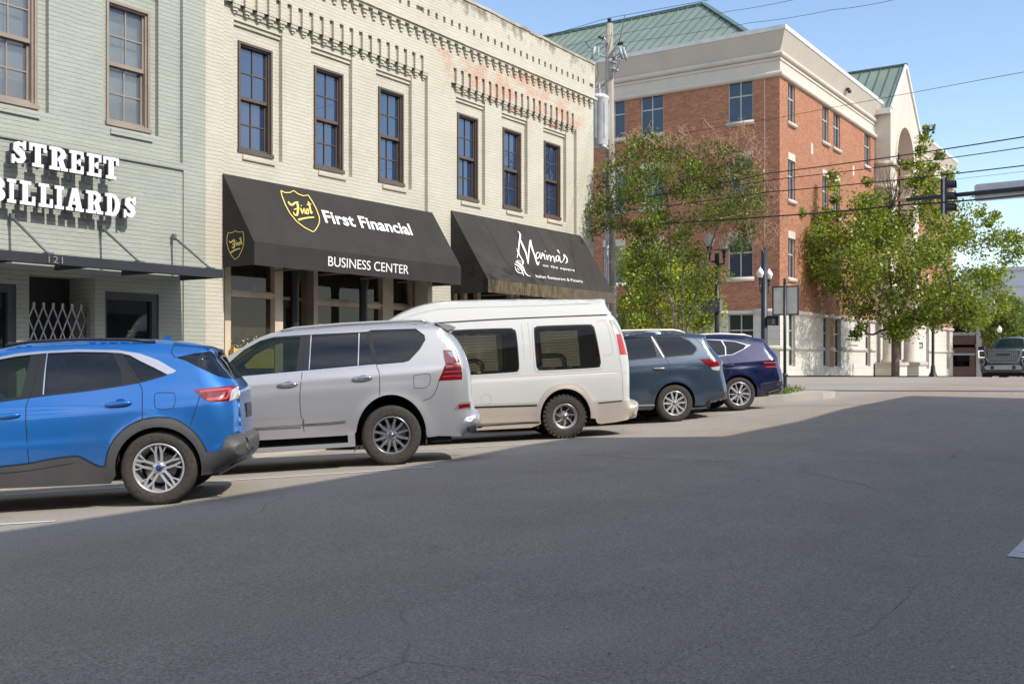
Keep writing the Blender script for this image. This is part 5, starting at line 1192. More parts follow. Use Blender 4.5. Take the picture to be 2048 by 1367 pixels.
    def wheels(s, rim, spokes, tw=.23, lug=False, rimmat=ALLOY, hubmat=DALLOY, capmat=None, rr=None):
        rr = rim; fl = s.wt
        for cx in (0, s.wb):
            for sd in (1, -1):
                w = thing('wheel', None, M=s.M @ Matrix.Translation((cx, sd*fl, s.R)) @ (Matrix.Identity(4) if sd > 0 else Matrix.Rotation(math.pi, 4, 'Z'))); w.parent = s.root; w.matrix_parent_inverse = Matrix.Identity(4); w.matrix_basis = Matrix.Translation((cx, sd*fl, s.R)) @ (Matrix.Identity(4) if sd > 0 else Matrix.Rotation(math.pi, 4, 'Z'))
                R = s.R; t = MB(); pr = [(rr-.004, -.03), (rr+.004, -.012), (rr+.018, -.004), (rr+.030, .0), (R-.05, -.0), (R-.028, -.006), (R-.010, -.022), (R-.002, -.042), (R, -.06), (R, -tw+.06), (R-.01, -tw+.02), (R-.05, -tw), (rr, -tw+.01)]
                t.lathe(pr, (0, 0, 0), 56, 'Y')
                if lug:
                    for k in range(30):
                        for rw in range(3):
                            a0 = 2*math.pi*(k+.5*(rw % 2))/30; a1 = a0+.12; y0, y1 = ((-.075, -.002), (-.14, -.085), (-.21, -.15))[rw]; ro = R+.009 if rw else R+.006
                            t.add([(q*math.cos(a), y, q*math.sin(a)) for q in (R-.035 if rw == 0 else R-.005, ro) for a in (a0, a1) for y in (y0, y1)], [(0,1,3,2), (4,6,7,5), (0,4,5,1), (2,3,7,6), (0,2,6,4), (1,5,7,3)], False)
                else:
                    for g_ in range(3): yy = -tw*.5+(g_-1)*.045; t.lathe([(R+.0015, yy-.004), (R+.0015, yy+.004)], (0, 0, 0), 40, 'Y')
                t.build('tyre', RUBBER, w, local=True)
                b = MB(); b.lathe([(rr+.003, -.016), (rr-.003, -.008), (rr-.012, -.010), (rr-.018, -.03), (rr-.024, -.06), (rr-.045, -.14), (rr-.05, -.2)], (0, 0, 0), 48, 'Y'); b.build('rim', rimmat, w, local=True)
                b = MB(); b.lathe([(.0, -.125), (.15, -.125), (.155, -.135), (.155, -.15)], (0, 0, 0), 32, 'Y'); b.box(-.19, -.09, -.15, -.09, -.02, .11); b.build('brake', DISC, w, local=True)
                b = MB(); b.lathe([(0, -.2), (rr-.03, -.2)], (0, 0, 0), 24, 'Y'); b.build('inner_rim', DARKBAY, w, local=True)
                b = MB(); spokes(b, rr); b.build('spokes', rimmat, w, local=True)
                b = MB(); b.lathe([(0, -.022), (.026, -.022), (.032, -.03), (.034, -.07)], (0, 0, 0), 20, 'Y'); b.build('hub_cap', capmat or hubmat, w, local=True)
                b = MB()
                for k in range(5): a = 2*math.pi*(k+.25)/5; b.lathe([(0, -.028), (.009, -.03), (.010, -.07)], (.056*math.cos(a), 0, .056*math.sin(a)), 6, 'Y')
                b.build('wheel_nuts', CHROME, w, local=True)
    def seats(s, xs):
        for x in xs:
            for y in (.37, -.37):
                m = MB(); m.box(x-.05, x+.42, y-.24, y+.24, .55, .72); m.bar((x, y, .7), (x-.18, y, 1.22), .46, .12); m.bar((x-.2, y, 1.27), (x-.22, y, 1.42), .26, .09); m.build('seat', SEATM, s.root, local=True)
    def mirror(s, x, z, mat, w=.22, h=.17):
        for sd in (1, -1):
            m = MB(); n, k = 12, 8; y0 = sd*(s.W+.13); vs = []
            for i in range(k+1):
                a = math.pi*i/k
                for j in range(n): b = 2*math.pi*j/n; vs.append((x+.075*math.sin(a)*math.cos(b)*(1.3 if math.cos(b) > 0 else .6), y0-math.cos(a)*w/2, z+h/2*math.sin(a)**.7*math.sin(b)))
            m.add(vs, [(i*n+j, i*n+(j+1) % n, (i+1)*n+(j+1) % n, (i+1)*n+j) for i in range(k) for j in range(n)], True); m.bar((x, sd*(s.W-.12), z-.05), (x, sd*(s.W+.06), z-.04), .06, .05); m.build('mirror', mat, s.root, local=True)
def spoke_prisms(poly, count, rr, y_out=-.022, y_in=-.05, th=.03, rot=0, twist=0):
    """poly in (radial 0..1, half-lateral metres) ; y follows a dish from hub to rim"""
    def f(b):
        for k in range(count):
            a = 2*math.pi*k/count+rot; c, s_ = math.cos(a), math.sin(a)
            def fn(u, v, d):
                r = u*(rr-.012); yy = y_in+(y_out-y_in)*u; return (r*c-v*s_, yy-d, r*s_+v*c)
            b.prism(poly, fn, 0, th)
    return f
# ---------------------------------------------------------------- blue crossover, left edge of the picture
c = Car('blue_crossover', 'bright blue crossover with grey lower cladding, nearest the camera at the left edge', (319.5, 936), 148.5, .727, .93, 2.71, (0, 600, 2.848), .925, 1.02, .42, tuck=.07)
esc = c; c.yfe = -.15
c.creases = [([(-1, 1.02), (0, .98), (1.2, .93), (3, .90)], .018, .035, -.75, 3.4), ([(-.9, .72), (.2, .70), (2.6, .62)], .014, .03, .35, 2.3)]
up = [((1290, 955), .22, .05, 'eclad'), ((1430, 868), .22, .05, 'eclad'), ((1452, 820), .26, .05, 'eclad'), ((1450, 765), .28, .05, 'eclad'), ((1418, 737), .30, .05, 'epaint'), ((1412, 640), .32, .06, 'epaint'), ((1405, 560), .32, .06, 'epaint'), ((1408, 505), .32, .05, 'epaint'), ((1368, 452), .3, .04, 'eglass'), ((1290, 365), .22, .04, 'eglass'), ((1222, 300), .16, .03, 'tpaint'), ((1175, 264), .12, .02, 'tpaint'),
      ((1020, 243), .14, .03, 'tpaint'), ((880, 234), .14, .035, 'tpaint'), ((640, 233), .14, .035, 'tpaint'), ((400, 238), .14, .035, 'tpaint'), ((170, 254), .14, .035, 'tpaint'), ((0, 286), .14, .035, 'twind'),
      ((1.80, 1.555, 'm'), .14, .03, 'twind'), ((2.2, 1.38, 'm'), .16, .03, 'twind'), ((2.72, 1.11, 'm'), .2, .03, 'tpaint'), ((2.95, 1.04, 'm'), .22, .03, 'tpaint'), ((3.3, .98, 'm'), .28, .03, 'epaint'), ((3.55, .86, 'm'), .35, .05, 'epaint'), ((3.64, .68, 'm'), .4, .08, 'eclad'), ((3.64, .42, 'm'), .4, .08, 'eclad'), ((3.52, .25, 'm'), .3, .05, 'eclad')]
low = [(3.2, .24, 'm')]+c.arch(2.71, .405, 0, 186)+[(2.25, .25, 'm'), (1.6, .25, 'm'), (.9, .24, 'm'), (.46, .235, 'm')]+c.arch(0, .405, -6, 194)+[(-.55, .27, 'm')]
c.set_outline(up, low)
PB = carpaint('metallic_blue_paint', (.012, .155, .50), .42, .32)
clad = [(-20, 950), (160, 930), (300, 903), (430, 888), (470, 898), (560, 944), (606, 942), (614, 880), (640, 815), (690, 752), (750, 708), (820, 680), (905, 668), (990, 676), (1060, 712), (1120, 765), (1155, 815), (1182, 866), (1255, 857), (1278, 800), (1296, 772), (1360, 758), (1430, 745), (1480, 760), (1480, 900), (1340, 1000), (1160, 1040), (900, 1060), (640, 1110), (-20, 1120)]
c.zone('cladding', [(x, y) for x, y in clad]+[(1.7, .1, 'm'), (3.9, .1, 'm'), (3.9, .48, 'm'), (3.3, .50, 'm'), (3.16, .62, 'm'), (3.0, .79, 'm'), (2.71, .87, 'm'), (2.42, .79, 'm'), (2.26, .6, 'm'), (2.2, .46, 'm'), (1.7, .50, 'm')], CLAD, .010, smooth=False)
strip_o = [(-30, 328), (100, 302), (225, 290), (440, 279), (680, 284), (800, 304), (900, 340), (1006, 402), (985, 415), (952, 422)]
strip_i = [(952, 421), (880, 384), (800, 346), (740, 313), (690, 301), (600, 296), (440, 294), (270, 301), (180, 309), (90, 320), (-30, 342)]
c.zone('window_trim', strip_o+strip_i, simple('satin_trim', (.62, .62, .66), .25, .7, .04), .003, smooth=False)
black_ = [(-30, 343), (90, 321), (180, 310), (270, 302), (440, 295), (600, 297), (690, 302), (740, 314), (800, 347), (880, 385), (950, 422), (780, 470), (500, 513), (250, 542), (-30, 580)]
fw = [(-28, 346), (90, 324), (176, 312), (120, 545), (-28, 570)]; rw_ = [(262, 306), (440, 299), (600, 300), (640, 304), (688, 405), (690, 478), (500, 506), (247, 535)]; qw = [(700, 312), (740, 320), (800, 352), (870, 388), (935, 422), (860, 446), (800, 462)]
c.zone('window', fw+[(1.72, .98, 'm')][:0], CLEARG, -.010, smooth=False); c.zone('window', rw_, TINT, -.010, smooth=False); c.zone('window', qw, TINT, -.010, smooth=False)
c.zones = [c.zones[1], c.zones[0]]+c.zones[2:]  # trim first
c.zones.insert(2, ['window_surround', c.Ts(black_), BTRIM, -.003, None, True])
c.zone('window', [(1.68, 1.44, 'm'), (2.02, 1.30, 'm'), (2.35, 1.12, 'm'), (2.4, 1.06, 'm'), (1.66, 1.03, 'm')], CLEARG, -.010, smooth=False)
c.zone('rear_glass', [(1000, 326), (1110, 302), (1205, 292), (1290, 358), (1368, 450), (1300, 446), (1240, 434), (1130, 382), (1060, 346)], TINT, -.004, smooth=False)
c.zone('tail_lamp', [(1103, 512), (1140, 505), (1250, 492), (1330, 484), (1345, 490), (1312, 510), (1300, 575), (1200, 580), (1165, 568), (1130, 535)], REDL, .004, smooth=False); c.zone('tail_lamp', [(1346, 489), (1420, 496), (1408, 520), (1390, 548), (1302, 574), (1314, 510)], CLRL, .004, smooth=False)
c.build(PB, {'clad': ('bumper', CLAD), 'glass': ('rear_glass', TINT), 'wind': ('windscreen', CLEARG)})
c.ribbon('panel_gap', [[(225, 293), (190, 480), (150, 600), (148, 640), (160, 850), (178, 1050)], [(670, 292), (790, 468), (810, 530), (814, 690)], [(1140, 545), (1110, 640), (1085, 712)], [(985, 262), (978, 300), (1000, 326)]], GAP, .008)
c.ribbon('cladding_edge_shade', [[(-20, 948), (160, 928), (300, 901), (430, 886), (472, 897), (560, 942), (604, 941)], [(604, 941), (614, 878), (640, 813), (690, 750), (750, 706), (820, 678), (905, 666), (990, 674), (1060, 710), (1120, 763), (1155, 813), (1180, 864)]], GAP, .010, .012); c.ribbon('cladding_groove', [[(-20, 985), (160, 968), (420, 925)]], GAP, .006, .012)  # edge ribbon paints a thin line of shade along the cladding
c.ribbon('fuel_door_gap', [[(880, 560), (884, 535), (905, 527), (975, 527), (994, 535), (998, 575), (990, 605), (965, 620), (905, 620), (885, 605)]], GAP, .006, closed=True)
c.ribbon('belt_trim', [[(-30, 580), (250, 542), (500, 513), (780, 469), (950, 423)]], BTRIM, .016, .003); c.ribbon('pillar_trim', [[(270, 302), (258, 400), (247, 538)]], CHROME, .012, .004, smooth=False)
c.ribbon('tail_lamp_light', [[(1140, 520), (1220, 512), (1300, 505)], [(1180, 565), (1250, 560), (1290, 552), (1306, 500)]], PINKL, .022, .006)
c.blob('door_handle', (675, 590), .26, .055, .045, PB, -.06); c.blob('door_handle', (38, 660), .26, .055, .045, PB, -.06); c.blob('handle_cup_shade', (690, 592), .12, .11, .004, simple('blue_shadow', (.006, .07, .33), .4, .3))  # darker disc paints the shade in the hollow behind the handle
sp = MB(); pts = [c.T(p, yf=.6) for p in ((1010, 246), (1120, 262), (1212, 268), (1205, 282), (1120, 284), (1030, 300))]; sp.prism(pts, lambda a, b, d: (a, d, b), -.60, .60); sp.build('spoiler', PB, c.root, local=True)
ex = MB(); p = c.T((1400, 880)); ex.tube([(p[0]+.2, .55, p[1]), (p[0]-.02, .55, p[1])], .042, 14); ex.build('exhaust', CHROME, c.root, local=True)
c.zoomed = None; dv = MB(); q = [c.T(t) for t in ((1345, 915), (1440, 830), (1450, 845), (1395, 895))]; dv.prism(q, lambda a, b, d: (a, .80+d, b), 0, .03); dv.build('bumper_trim', CHROME, c.root, local=True)
rl = MB(); rr_ = [c.T(t, yf=.7) for t in ((60, 262), (200, 240), (480, 226), (760, 228), (900, 240))]; 
for sd in (1, -1): rl.tube([(a, sd*.56, b) for a, b in rr_], .016, 8)
rl.build('roof_rail', BLACK, c.root, local=True)
af = MB(); p = c.T((920, 226), yf=.3); af.prism([(p[0]+.1, p[1]-.03), (p[0]-.07, p[1]-.03), (p[0]-.07, p[1]+.05), (p[0]-.03, p[1]+.05)], lambda a, b, d: (a, d, b), -.02, .02); af.build('antenna', PB, c.root, local=True)
c.mirror(2.05, 1.08, PB); c.seats([.45, 1.35])
pl_ = MB(); xp_ = min(u[0] for u in c.U if .8 < u[1] < 1.0); pl_.box(xp_-.03, xp_-.026, -.26, .26, .80, .95); pl_.build('number_plate', simple('plate_dark', (.05, .05, .05), .5), c.root, local=True)
def esc_sp(b, rr):
    for k in range(5):
        for sg in (1, -1):
            base = 2*math.pi*k/5+math.pi/2
            def fn(u, v, d, a=base, sg=sg):
                r = u*(rr-.01); v = v*sg; c_, s_ = math.cos(a), math.sin(a); return (r*c_-v*s_, -.052+.03*u-d, r*s_+v*c_)
            b.prism([(.12, .010), (.12, .034), (.60, .040), (.98, .026), (.98, .004), (.60, .018)], fn, 0, .03); b.prism([(.62, .039), (.55, .024), (.98, .074), (.97, .097)], fn, .001, .03)
    b.lathe([(0, -.046), (.058, -.046), (.064, -.055), (.07, -.09)], (0, 0, 0), 20, 'Y')
c.wheels(.243, esc_sp, capmat=simple('blue_cap', (.02, .04, .14), .3))

# ---------------------------------------------------------------- silver off-roader
c = Car('silver_suv', 'silver full-size SUV with red slatted tail lamp, second from the left behind the blue crossover', (786.2, 870), 119.2, .775, .93, 2.79, (420, 600, 3.7926), .925, 1.22, .30, tuck=.05, zmid=.85)
gx = c; c.yfe = .2
c.creases = [([(-1, 1.22), (.2, 1.19), (3, 1.14)], .012, .03, -.8, 3.4), ([(-.6, 1.03), (.2, 1.05), (1, 1.04), (2.6, 1.0)], .012, .05, -.6, 3.2)]
up = [((1900, 1015), .2, .04, 'epaint'), ((2000, 955), .22, .05, 'epaint'), ((2022, 905), .25, .05, 'epaint'), ((2012, 845), .28, .05, 'epaint'), ((1980, 815), .3, .05, 'epaint'), ((1962, 720), .3, .05, 'epaint'), ((1950, 560), .28, .05, 'epaint'), ((1925, 455), .25, .04, 'eglass'), ((1885, 360), .22, .04, 'eglass'), ((1838, 290), .2, .03, 'eglass'), ((1790, 235), .16, .03, 'tpaint'), ((1755, 195), .12, .02, 'tpaint'),
      ((1690, 180), .12, .03, 'tpaint'), ((1620, 174), .13, .04, 'tpaint'), ((1400, 176), .13, .04, 'tpaint'), ((1200, 184), .13, .04, 'tpaint'), ((1000, 195), .13, .04, 'tpaint'), ((800, 212), .13, .04, 'tpaint'), ((640, 228), .13, .04, 'tpaint'), ((500, 250), .14, .03, 'tpaint'), ((430, 270), .14, .03, 'twind'), ((330, 315), .15, .03, 'twind'), ((220, 385), .16, .03, 'twind'), ((100, 465), .18, .03, 'twind'),
      ((2.42, 1.235, 'm'), .2, .03, 'tpaint'), ((2.75, 1.20, 'm'), .25, .03, 'tpaint'), ((3.2, 1.13, 'm'), .28, .04, 'tpaint'), ((3.5, 1.04, 'm'), .35, .05, 'epaint'), ((3.66, .9, 'm'), .4, .07, 'epaint'), ((3.70, .6, 'm'), .4, .08, 'epaint'), ((3.6, .36, 'm'), .3, .05, 'eclad')]
low = [(3.35, .34, 'm')]+c.arch(2.79, .455, 2, 184)+[(2.33, .43, 'm'), (1.4, .42, 'm'), (.6, .42, 'm'), (.475, .43, 'm')]+c.arch(0, .455, 8, 182, 1.16)+[(-.47, .33, 'm'), (-.62, .34, 'm')]
c.set_outline(up, low)
PS = carpaint('silver_paint', (.47, .47, .485), .45, .30)
outer = [(148, 470), (255, 374), (380, 306), (480, 279), (720, 262), (1190, 238), (1225, 226), (1560, 215), (1628, 265), (1634, 302), (1590, 375), (1510, 460), (1470, 472), (1260, 490), (700, 541), (235, 583), (165, 520)]
c.zone('window_surround', outer, BTRIM, -.003, smooth=False)
c.zone('window', [(158, 472), (260, 384), (385, 316), (482, 290), (686, 283), (652, 538), (470, 553), (238, 574)], CLEARG, -.010, smooth=False); c.zone('window', [(774, 268), (1122, 253), (1118, 494), (757, 525)], TINT, -.010, smooth=False)
c.zone('window', [(1142, 251), (1188, 246), (1238, 484), (1130, 492)], TINT, -.010, smooth=False); c.zone('window', [(1218, 234), (1245, 230), (1555, 221), (1618, 270), (1622, 300), (1580, 370), (1502, 452), (1468, 464), (1272, 483)], TINT, -.010, smooth=False)
c.zone('tail_lamp', [(1768, 378), (1862, 377), (1886, 440), (1900, 482), (1914, 560), (1914, 600), (1732, 609), (1760, 550), (1787, 480), (1776, 430)], REDL, .006, smooth=False); c.zone('clear_lens', [(1796, 390), (1852, 386), (1868, 434), (1830, 430)], simple('smoky_lens', (.30, .34, .42), .1, .3), .006, smooth=False)
c.zone('reflector', [(1848, 832), (1880, 787), (1912, 770), (1985, 768), (1985, 826)], simple('dark_silver', (.25, .25, .26), .4, .4), .002, smooth=False)
c.build(PS, {'clad': ('bumper', CLAD), 'glass': ('rear_glass', TINT), 'wind': ('windscreen', CLEARG)})
c.ribbon('reflector_lens', [[(1888, 808), (1930, 800), (1975, 798)]], REDL, .05, .006, smooth=False)
c.ribbon('lamp_bars', [[(1790, 505), (1830, 500), (1905, 498)], [(1780, 545), (1830, 540), (1910, 538)], [(1765, 580), (1830, 574), (1912, 572)]], PINKL, .009, .009, smooth=False); c.ribbon('lamp_divider', [[(1795, 485), (1900, 482)], [(1785, 527), (1908, 520)], [(1772, 564), (1912, 556)]], simple('dark_red', (.035, .002, .004), .3), .022, .008, smooth=False)
c.ribbon('panel_gap', [[(722, 264), (700, 540), (683, 700), (688, 850), (715, 1000)], [(1200, 240), (1262, 490), (1284, 560), (1287, 728)], [(1738, 608), (1712, 690), (1675, 738), (1610, 762)], [(160, 520), (235, 583)]], GAP, .008)
c.ribbon('pillar_trim', [[(768, 265), (752, 526)], [(1131, 251), (1124, 494)]], CHROME, .012, .004, smooth=False); c.ribbon('belt_trim', [[(235, 583), (700, 541), (1260, 491)]], simple('satin_trim', (.5, .5, .5), .3), .014, .003, smooth=False)
c.ribbon('fuel_door_gap', [[(1545, 590), (1552, 570), (1650, 558), (1668, 570), (1668, 620), (1640, 660), (1560, 667), (1548, 650)]], GAP, .006, closed=True)
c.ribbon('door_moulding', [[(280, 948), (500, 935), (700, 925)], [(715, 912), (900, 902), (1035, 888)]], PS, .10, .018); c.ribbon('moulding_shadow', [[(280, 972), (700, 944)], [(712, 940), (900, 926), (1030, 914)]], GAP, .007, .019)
for p in ((588, 640), (1155, 592)): c.blob('door_handle', p, .27, .058, .045, CHROME, -.02); c.blob('handle_cup_shade', (p[0]+12, p[1]+3), .13, .10, .004, simple('silver_shadow', (.25, .25, .27), .4, .4))  # darker silver disc stands in for shade behind each handle
sp = MB(); pts = [c.T(p, yf=.7) for p in ((1700, 178), (1800, 190), (1853, 210), (1850, 222), (1790, 236), (1740, 205))]; sp.prism(pts, lambda a, b, d: (a, d, b), -.66, .66); sp.build('spoiler', PS, c.root, local=True)
rl = MB(); rr_ = [c.T(t, yf=.75) for t in ((540, 240), (640, 216), (1000, 186), (1400, 165), (1600, 158), (1650, 176))]
for sd in (1, -1): rl.tube([(a, sd*.60, b) for a, b in rr_], .019, 8)
rl.build('roof_rail', PS, c.root, local=True)
an = MB(); p = c.T((835, 192), yf=.2); an.lathe([(.07, -.03), (.055, .01), (.03, .025), (0, .028)], (p[0], 0, p[1]), 14); an.build('antenna', PS, c.root, local=True)
rb = MB(); a, b = c.T((345, 1112)), c.T((1112, 1062)); rb.box(2.28, .47, .80, 1.0, .275, .33); rb.box(.47, .56, .82, .985, .3305, .43); rb.box(2.24, 2.33, .82, .985, .3305, .43); rb.build('running_board', PS, c.root, local=True); rb = MB(); rb.box(2.2, .60, .82, .97, .331, .336); rb.build('step_pad', BTRIM, c.root, local=True)
fl_ = MB(); p = c.T((1665, 1060)); fl_.box(p[0]+.03, p[0]+.05, .62, .86, .24, .45); fl_.box(.475, .49, .62, .86, .2, .42); fl_.build('mud_flap', DARKP, c.root, local=True)
tl = MB(); p = c.T((2030, 960)); tl.box(-1.12, -1.02, .50, .86, .36, .44); tl.bar((-1.05, 0, .40), (-1.22, 0, .40), .06); tl.tube([(-1.22, 0, .40), (-1.30, 0, .40)], .03, 10); tl.build('tow_hitch', DARKP, c.root, local=True)
ex = MB(); ex.tube([(-.8, .62, .36), (-1.07, .62, .36)], .035, 12); ex.build('exhaust', CHROME, c.root, local=True)
pl_ = MB(); p = c.T((1955, 640)); pl_.box(p[0]-.12, p[0]-.06, -.3, .3, .84, 1.08); pl_.build('number_plate', simple('plate_white', (.6, .6, .6), .5), c.root, local=True)
c.mirror(2.12, 1.27, PS); c.seats([.3, 1.2])
st_ = MB(); st_.tube([(1.72+.16*math.sin(a)*.3, .37+.18*math.cos(a), 1.12+.18*math.sin(a)) for a in np.linspace(0, 2*math.pi, 20)[:-1]], .016, 6, closed=True); st_.build('steering_wheel', SEATM, c.root, local=True)
def gx_sp(b, rr):
    for k in range(6):
        for sg in (1, -1):
            a = 2*math.pi*k/6+math.pi/6
            def fn(u, v, d, a=a, sg=sg):
                r = u*(rr-.01); v = v*sg; c_, s_ = math.cos(a), math.sin(a); return (r*c_-v*s_, -.058+.036*u-d, r*s_+v*c_)
            b.prism([(.18, .002), (.18, .040), (.60, .052), (.99, .084), (.99, .048), (.60, .020)], fn, 0, .03)
    b.lathe([(0, -.05), (.06, -.05), (.078, -.06), (.08, -.09)], (0, 0, 0), 24, 'Y')
c.wheels(.245, gx_sp, tw=.265, rimmat=simple('graphite_alloy', (.33, .335, .35), .28, .7))

# ---------------------------------------------------------------- white high-roof van
c = Car('camper_van', 'off-white high-roof conversion van with tan lower skirts and two large tinted side windows', (1132.3, 832.6), 87.8, .76, .94, 3.43, (760, 580, 3.7926), .98, 1.15, .16, tuck=.03, zmid=.8)
van = c; c.yfe = .75
c.creases = [([(-1.3, 1.09), (4.5, 1.02)], .010, .02, -1.1, 4.2)]
up = [((1900, 968), .2, .03, 'etan'), ((1935, 966), .2, .03, 'etan'), ((1947, 925), .22, .04, 'etan'), ((1957, 895), .22, .04, 'etan'), ((1954, 850), .22, .04, 'etan'), ((1928, 832), .2, .04, 'etan'), ((1928, 832), .2, .04, 'epaint'), ((1893, 830), .2, .03, 'epaint'), ((1890, 700), .2, .04, 'epaint'), ((1886, 560), .2, .04, 'epaint'), ((1868, 440), .2, .04, 'eglass'), ((1838, 330), .18, .04, 'eglass'), ((1805, 248), .16, .03, 'epaint'), ((1770, 200), .12, .02, 'epaint'), ((1752, 184), .10, .01, 'epaint'), ((1750, 172), .10, .02, 'epaint'),
      ((1722, 135), .12, .03, 'epaint'), ((1694, 96), .12, .03, 'tpaint'), ((1688, 74), .10, .02, 'tpaint'), ((1640, 74), .10, .03, 'tpaint'), ((1560, 82), .14, .05, 'tpaint'), ((1200, 86), .16, .06, 'tpaint'), ((800, 90), .16, .06, 'tpaint'), ((500, 99), .16, .06, 'tpaint'), ((380, 112), .18, .05, 'tpaint'), ((280, 138), .2, .05, 'tpaint'), ((180, 178), .22, .05, 'tpaint'), ((80, 228), .22, .04, 'tpaint'), ((0, 275), .2, .03, 'twind'),
      ((3.45, 1.70, 'm'), .2, .03, 'twind'), ((3.85, 1.32, 'm'), .22, .03, 'tpaint'), ((4.2, 1.20, 'm'), .25, .03, 'tpaint'), ((4.42, 1.08, 'm'), .3, .04, 'epaint'), ((4.52, .9, 'm'), .3, .05, 'epaint'), ((4.56, .6, 'm'), .3, .06, 'etan'), ((4.5, .38, 'm'), .25, .05, 'etan')]
low = [(4.1, .34, 'm')]+c.arch(3.43, .45, 0, 186)+[(2.9, .22, 'm'), (1.7, .22, 'm'), (.6, .22, 'm'), (.47, .26, 'm')]+c.arch(0, .445, -12, 186, 1.08)+[(-.53, .32, 'm'), (-.56, .24, 'm'), (-.62, .22, 'm'), (-.9, .24, 'm')]
c.set_outline(up, low)
PV = carpaint('off_white_paint', (.56, .562, .535), 0.0, .34, coat=.8); PT = carpaint('tan_paint', (.56, .49, .42), .3, .34)
c.zone('lower_skirt', [(4.7, .1, 'm'), (4.7, .70, 'm'), (3.95, .66, 'm'), (3.86, .80, 'm'), (3.62, .93, 'm'), (3.43, .96, 'm'), (3.2, .92, 'm'), (2.98, .78, 'm'), (2.9, .60, 'm'), (2.0, .60, 'm'), (690, 880), (1205, 857), (1228, 800), (1262, 757), (1320, 722), (1405, 703), (1490, 712), (1545, 745), (1590, 800), (1612, 840), (1650, 842), (1840, 832), (1850, 838), (1970, 838), (1970, 1060), (1640, 1060), (700, 1200)], PT, .010, smooth=False)
def rrect(x0, x1, x2, x3, y0t, y1t, y0b, y1b): return
w1 = [(533, 350), (548, 312), (590, 300), (960, 287), (1008, 296), (1035, 330), (1056, 570), (1045, 608), (1010, 622), (640, 645), (560, 640), (540, 600)]
w2 = [(1166, 310), (1182, 280), (1225, 270), (1570, 259), (1608, 268), (1630, 300), (1672, 520), (1668, 568), (1630, 588), (1240, 608), (1200, 596), (1184, 560)]
VG = glass('van_window_glass', (.012, .014, .013), .012, trans=.60, tint=(.72, .72, .66))
def grow(P_, k, cx=None): 
    cx = sum(p[0] for p in P_)/len(P_); cy = sum(p[1] for p in P_)/len(P_); return [(p[0]+k*(1 if p[0] > cx else -1), p[1]+k*(1 if p[1] > cy else -1)) for p in P_]
for w in (w1, w2):
    c.zone('window_frame', grow(w, 13), PV, .006, k=3); c.zone('window_seal', w, BTRIM, .008, k=3)
for w in (w1, w2): c.zone('window', grow(w, -9), VG, .003, k=3)
c.zone('window', [(2.62, 1.30, 'm'), (2.62, 1.80, 'm'), (2.95, 1.80, 'm'), (3.45, 1.38, 'm'), (3.5, 1.28, 'm')], CLEARG, -.01, smooth=False)
c.zone('tail_lamp', [(1793, 332), (1832, 332), (1864, 440), (1880, 489), (1822, 488)], PINKL, .006, smooth=False)
c.build(PV, {'tan': ('rear_bumper', PT), 'glass': ('rear_window', TINT), 'wind': ('windscreen', CLEARG)}, step=.07)
c.ribbon('roof_seam', [[(0, 285), (300, 262), (530, 246), (900, 224), (1300, 206), (1720, 190)]], GAP, .012, .002); c.ribbon('roof_lip', [[(0, 276), (300, 250), (530, 234), (900, 212), (1300, 195), (1740, 178)]], PV, .03, .02)
c.ribbon('roof_crease', [[(120, 240), (250, 190), (420, 150), (600, 135), (1200, 118), (1600, 100)]], simple('seam_grey', (.35, .35, .34), .6), .008, .002)
c.ribbon('pinstripe', [[(640, 676), (1160, 648), (1836, 612)], [(640, 690), (1160, 660), (1890, 622)]], PT, .012, .002, smooth=False)
c.ribbon('panel_gap', [[(1620, 262), (1655, 400), (1690, 500)][:0] or [(1735, 195), (1790, 380), (1832, 600), (1845, 830)], [(1070, 255), (1085, 380), (1095, 530)], [(1120, 250), (1135, 380), (1140, 522)], [(1640, 245), (1700, 230), (1740, 320), (1765, 460), (1750, 488), (1690, 494)], [(640, 870), (700, 868), (1205, 852)]], simple('seam_grey', (.35, .35, .34), .6), .008)
c.ribbon('fuel_door_gap', [[(805+40*math.cos(a), 828+40*math.sin(a)) for a in np.linspace(0, 2*math.pi, 12)[:-1]]], simple('seam_grey', (.35, .35, .34), .6), .007, closed=True)
c.ribbon('skirt_moulding', [[(700, 888), (1190, 873)]], GAP, .03, .014, smooth=False); c.ribbon('skirt_groove', [[(740, 1030), (1212, 1000)]], GAP, .018, .014, smooth=False); c.ribbon('skirt_step', [[(730, 985), (1210, 965)]], PT, .11, .03, smooth=False)
c.ribbon('bumper_slot', [[(1655, 856), (1835, 838)]], GAP, .018, .014, smooth=False)
lv = MB()
for i in range(9):
    x, z = c.T((1768+i*7, 228+i*11.5)); yy = float(c.y(np.array([x]), np.array([z]))[0]); lv.bar((x-.02, yy+.004, z), (x+.07, yy+.014, z-.01), .012, .012)
lv.build('vent_louvres', PV, c.root, local=True)
bl = MB()
for i in range(17):
    for wv_ in (w1, w2):
        xs_ = [c.T(p)[0] for p in wv_]; zz_ = [c.T(p)[1] for p in wv_]; z = min(zz_)+.08+i*.052
        yy = float(c.y(np.array([(max(xs_)+min(xs_))/2]), np.array([z]))[0])-.045
        if z < max(zz_)-.10: bl.bar((max(xs_)-.12, yy, z), (min(xs_)+.36, yy, z), .010, .044)
bl.build('window_blind', simple('tan_blind', (.34, .33, .24), .8), c.root, local=True)
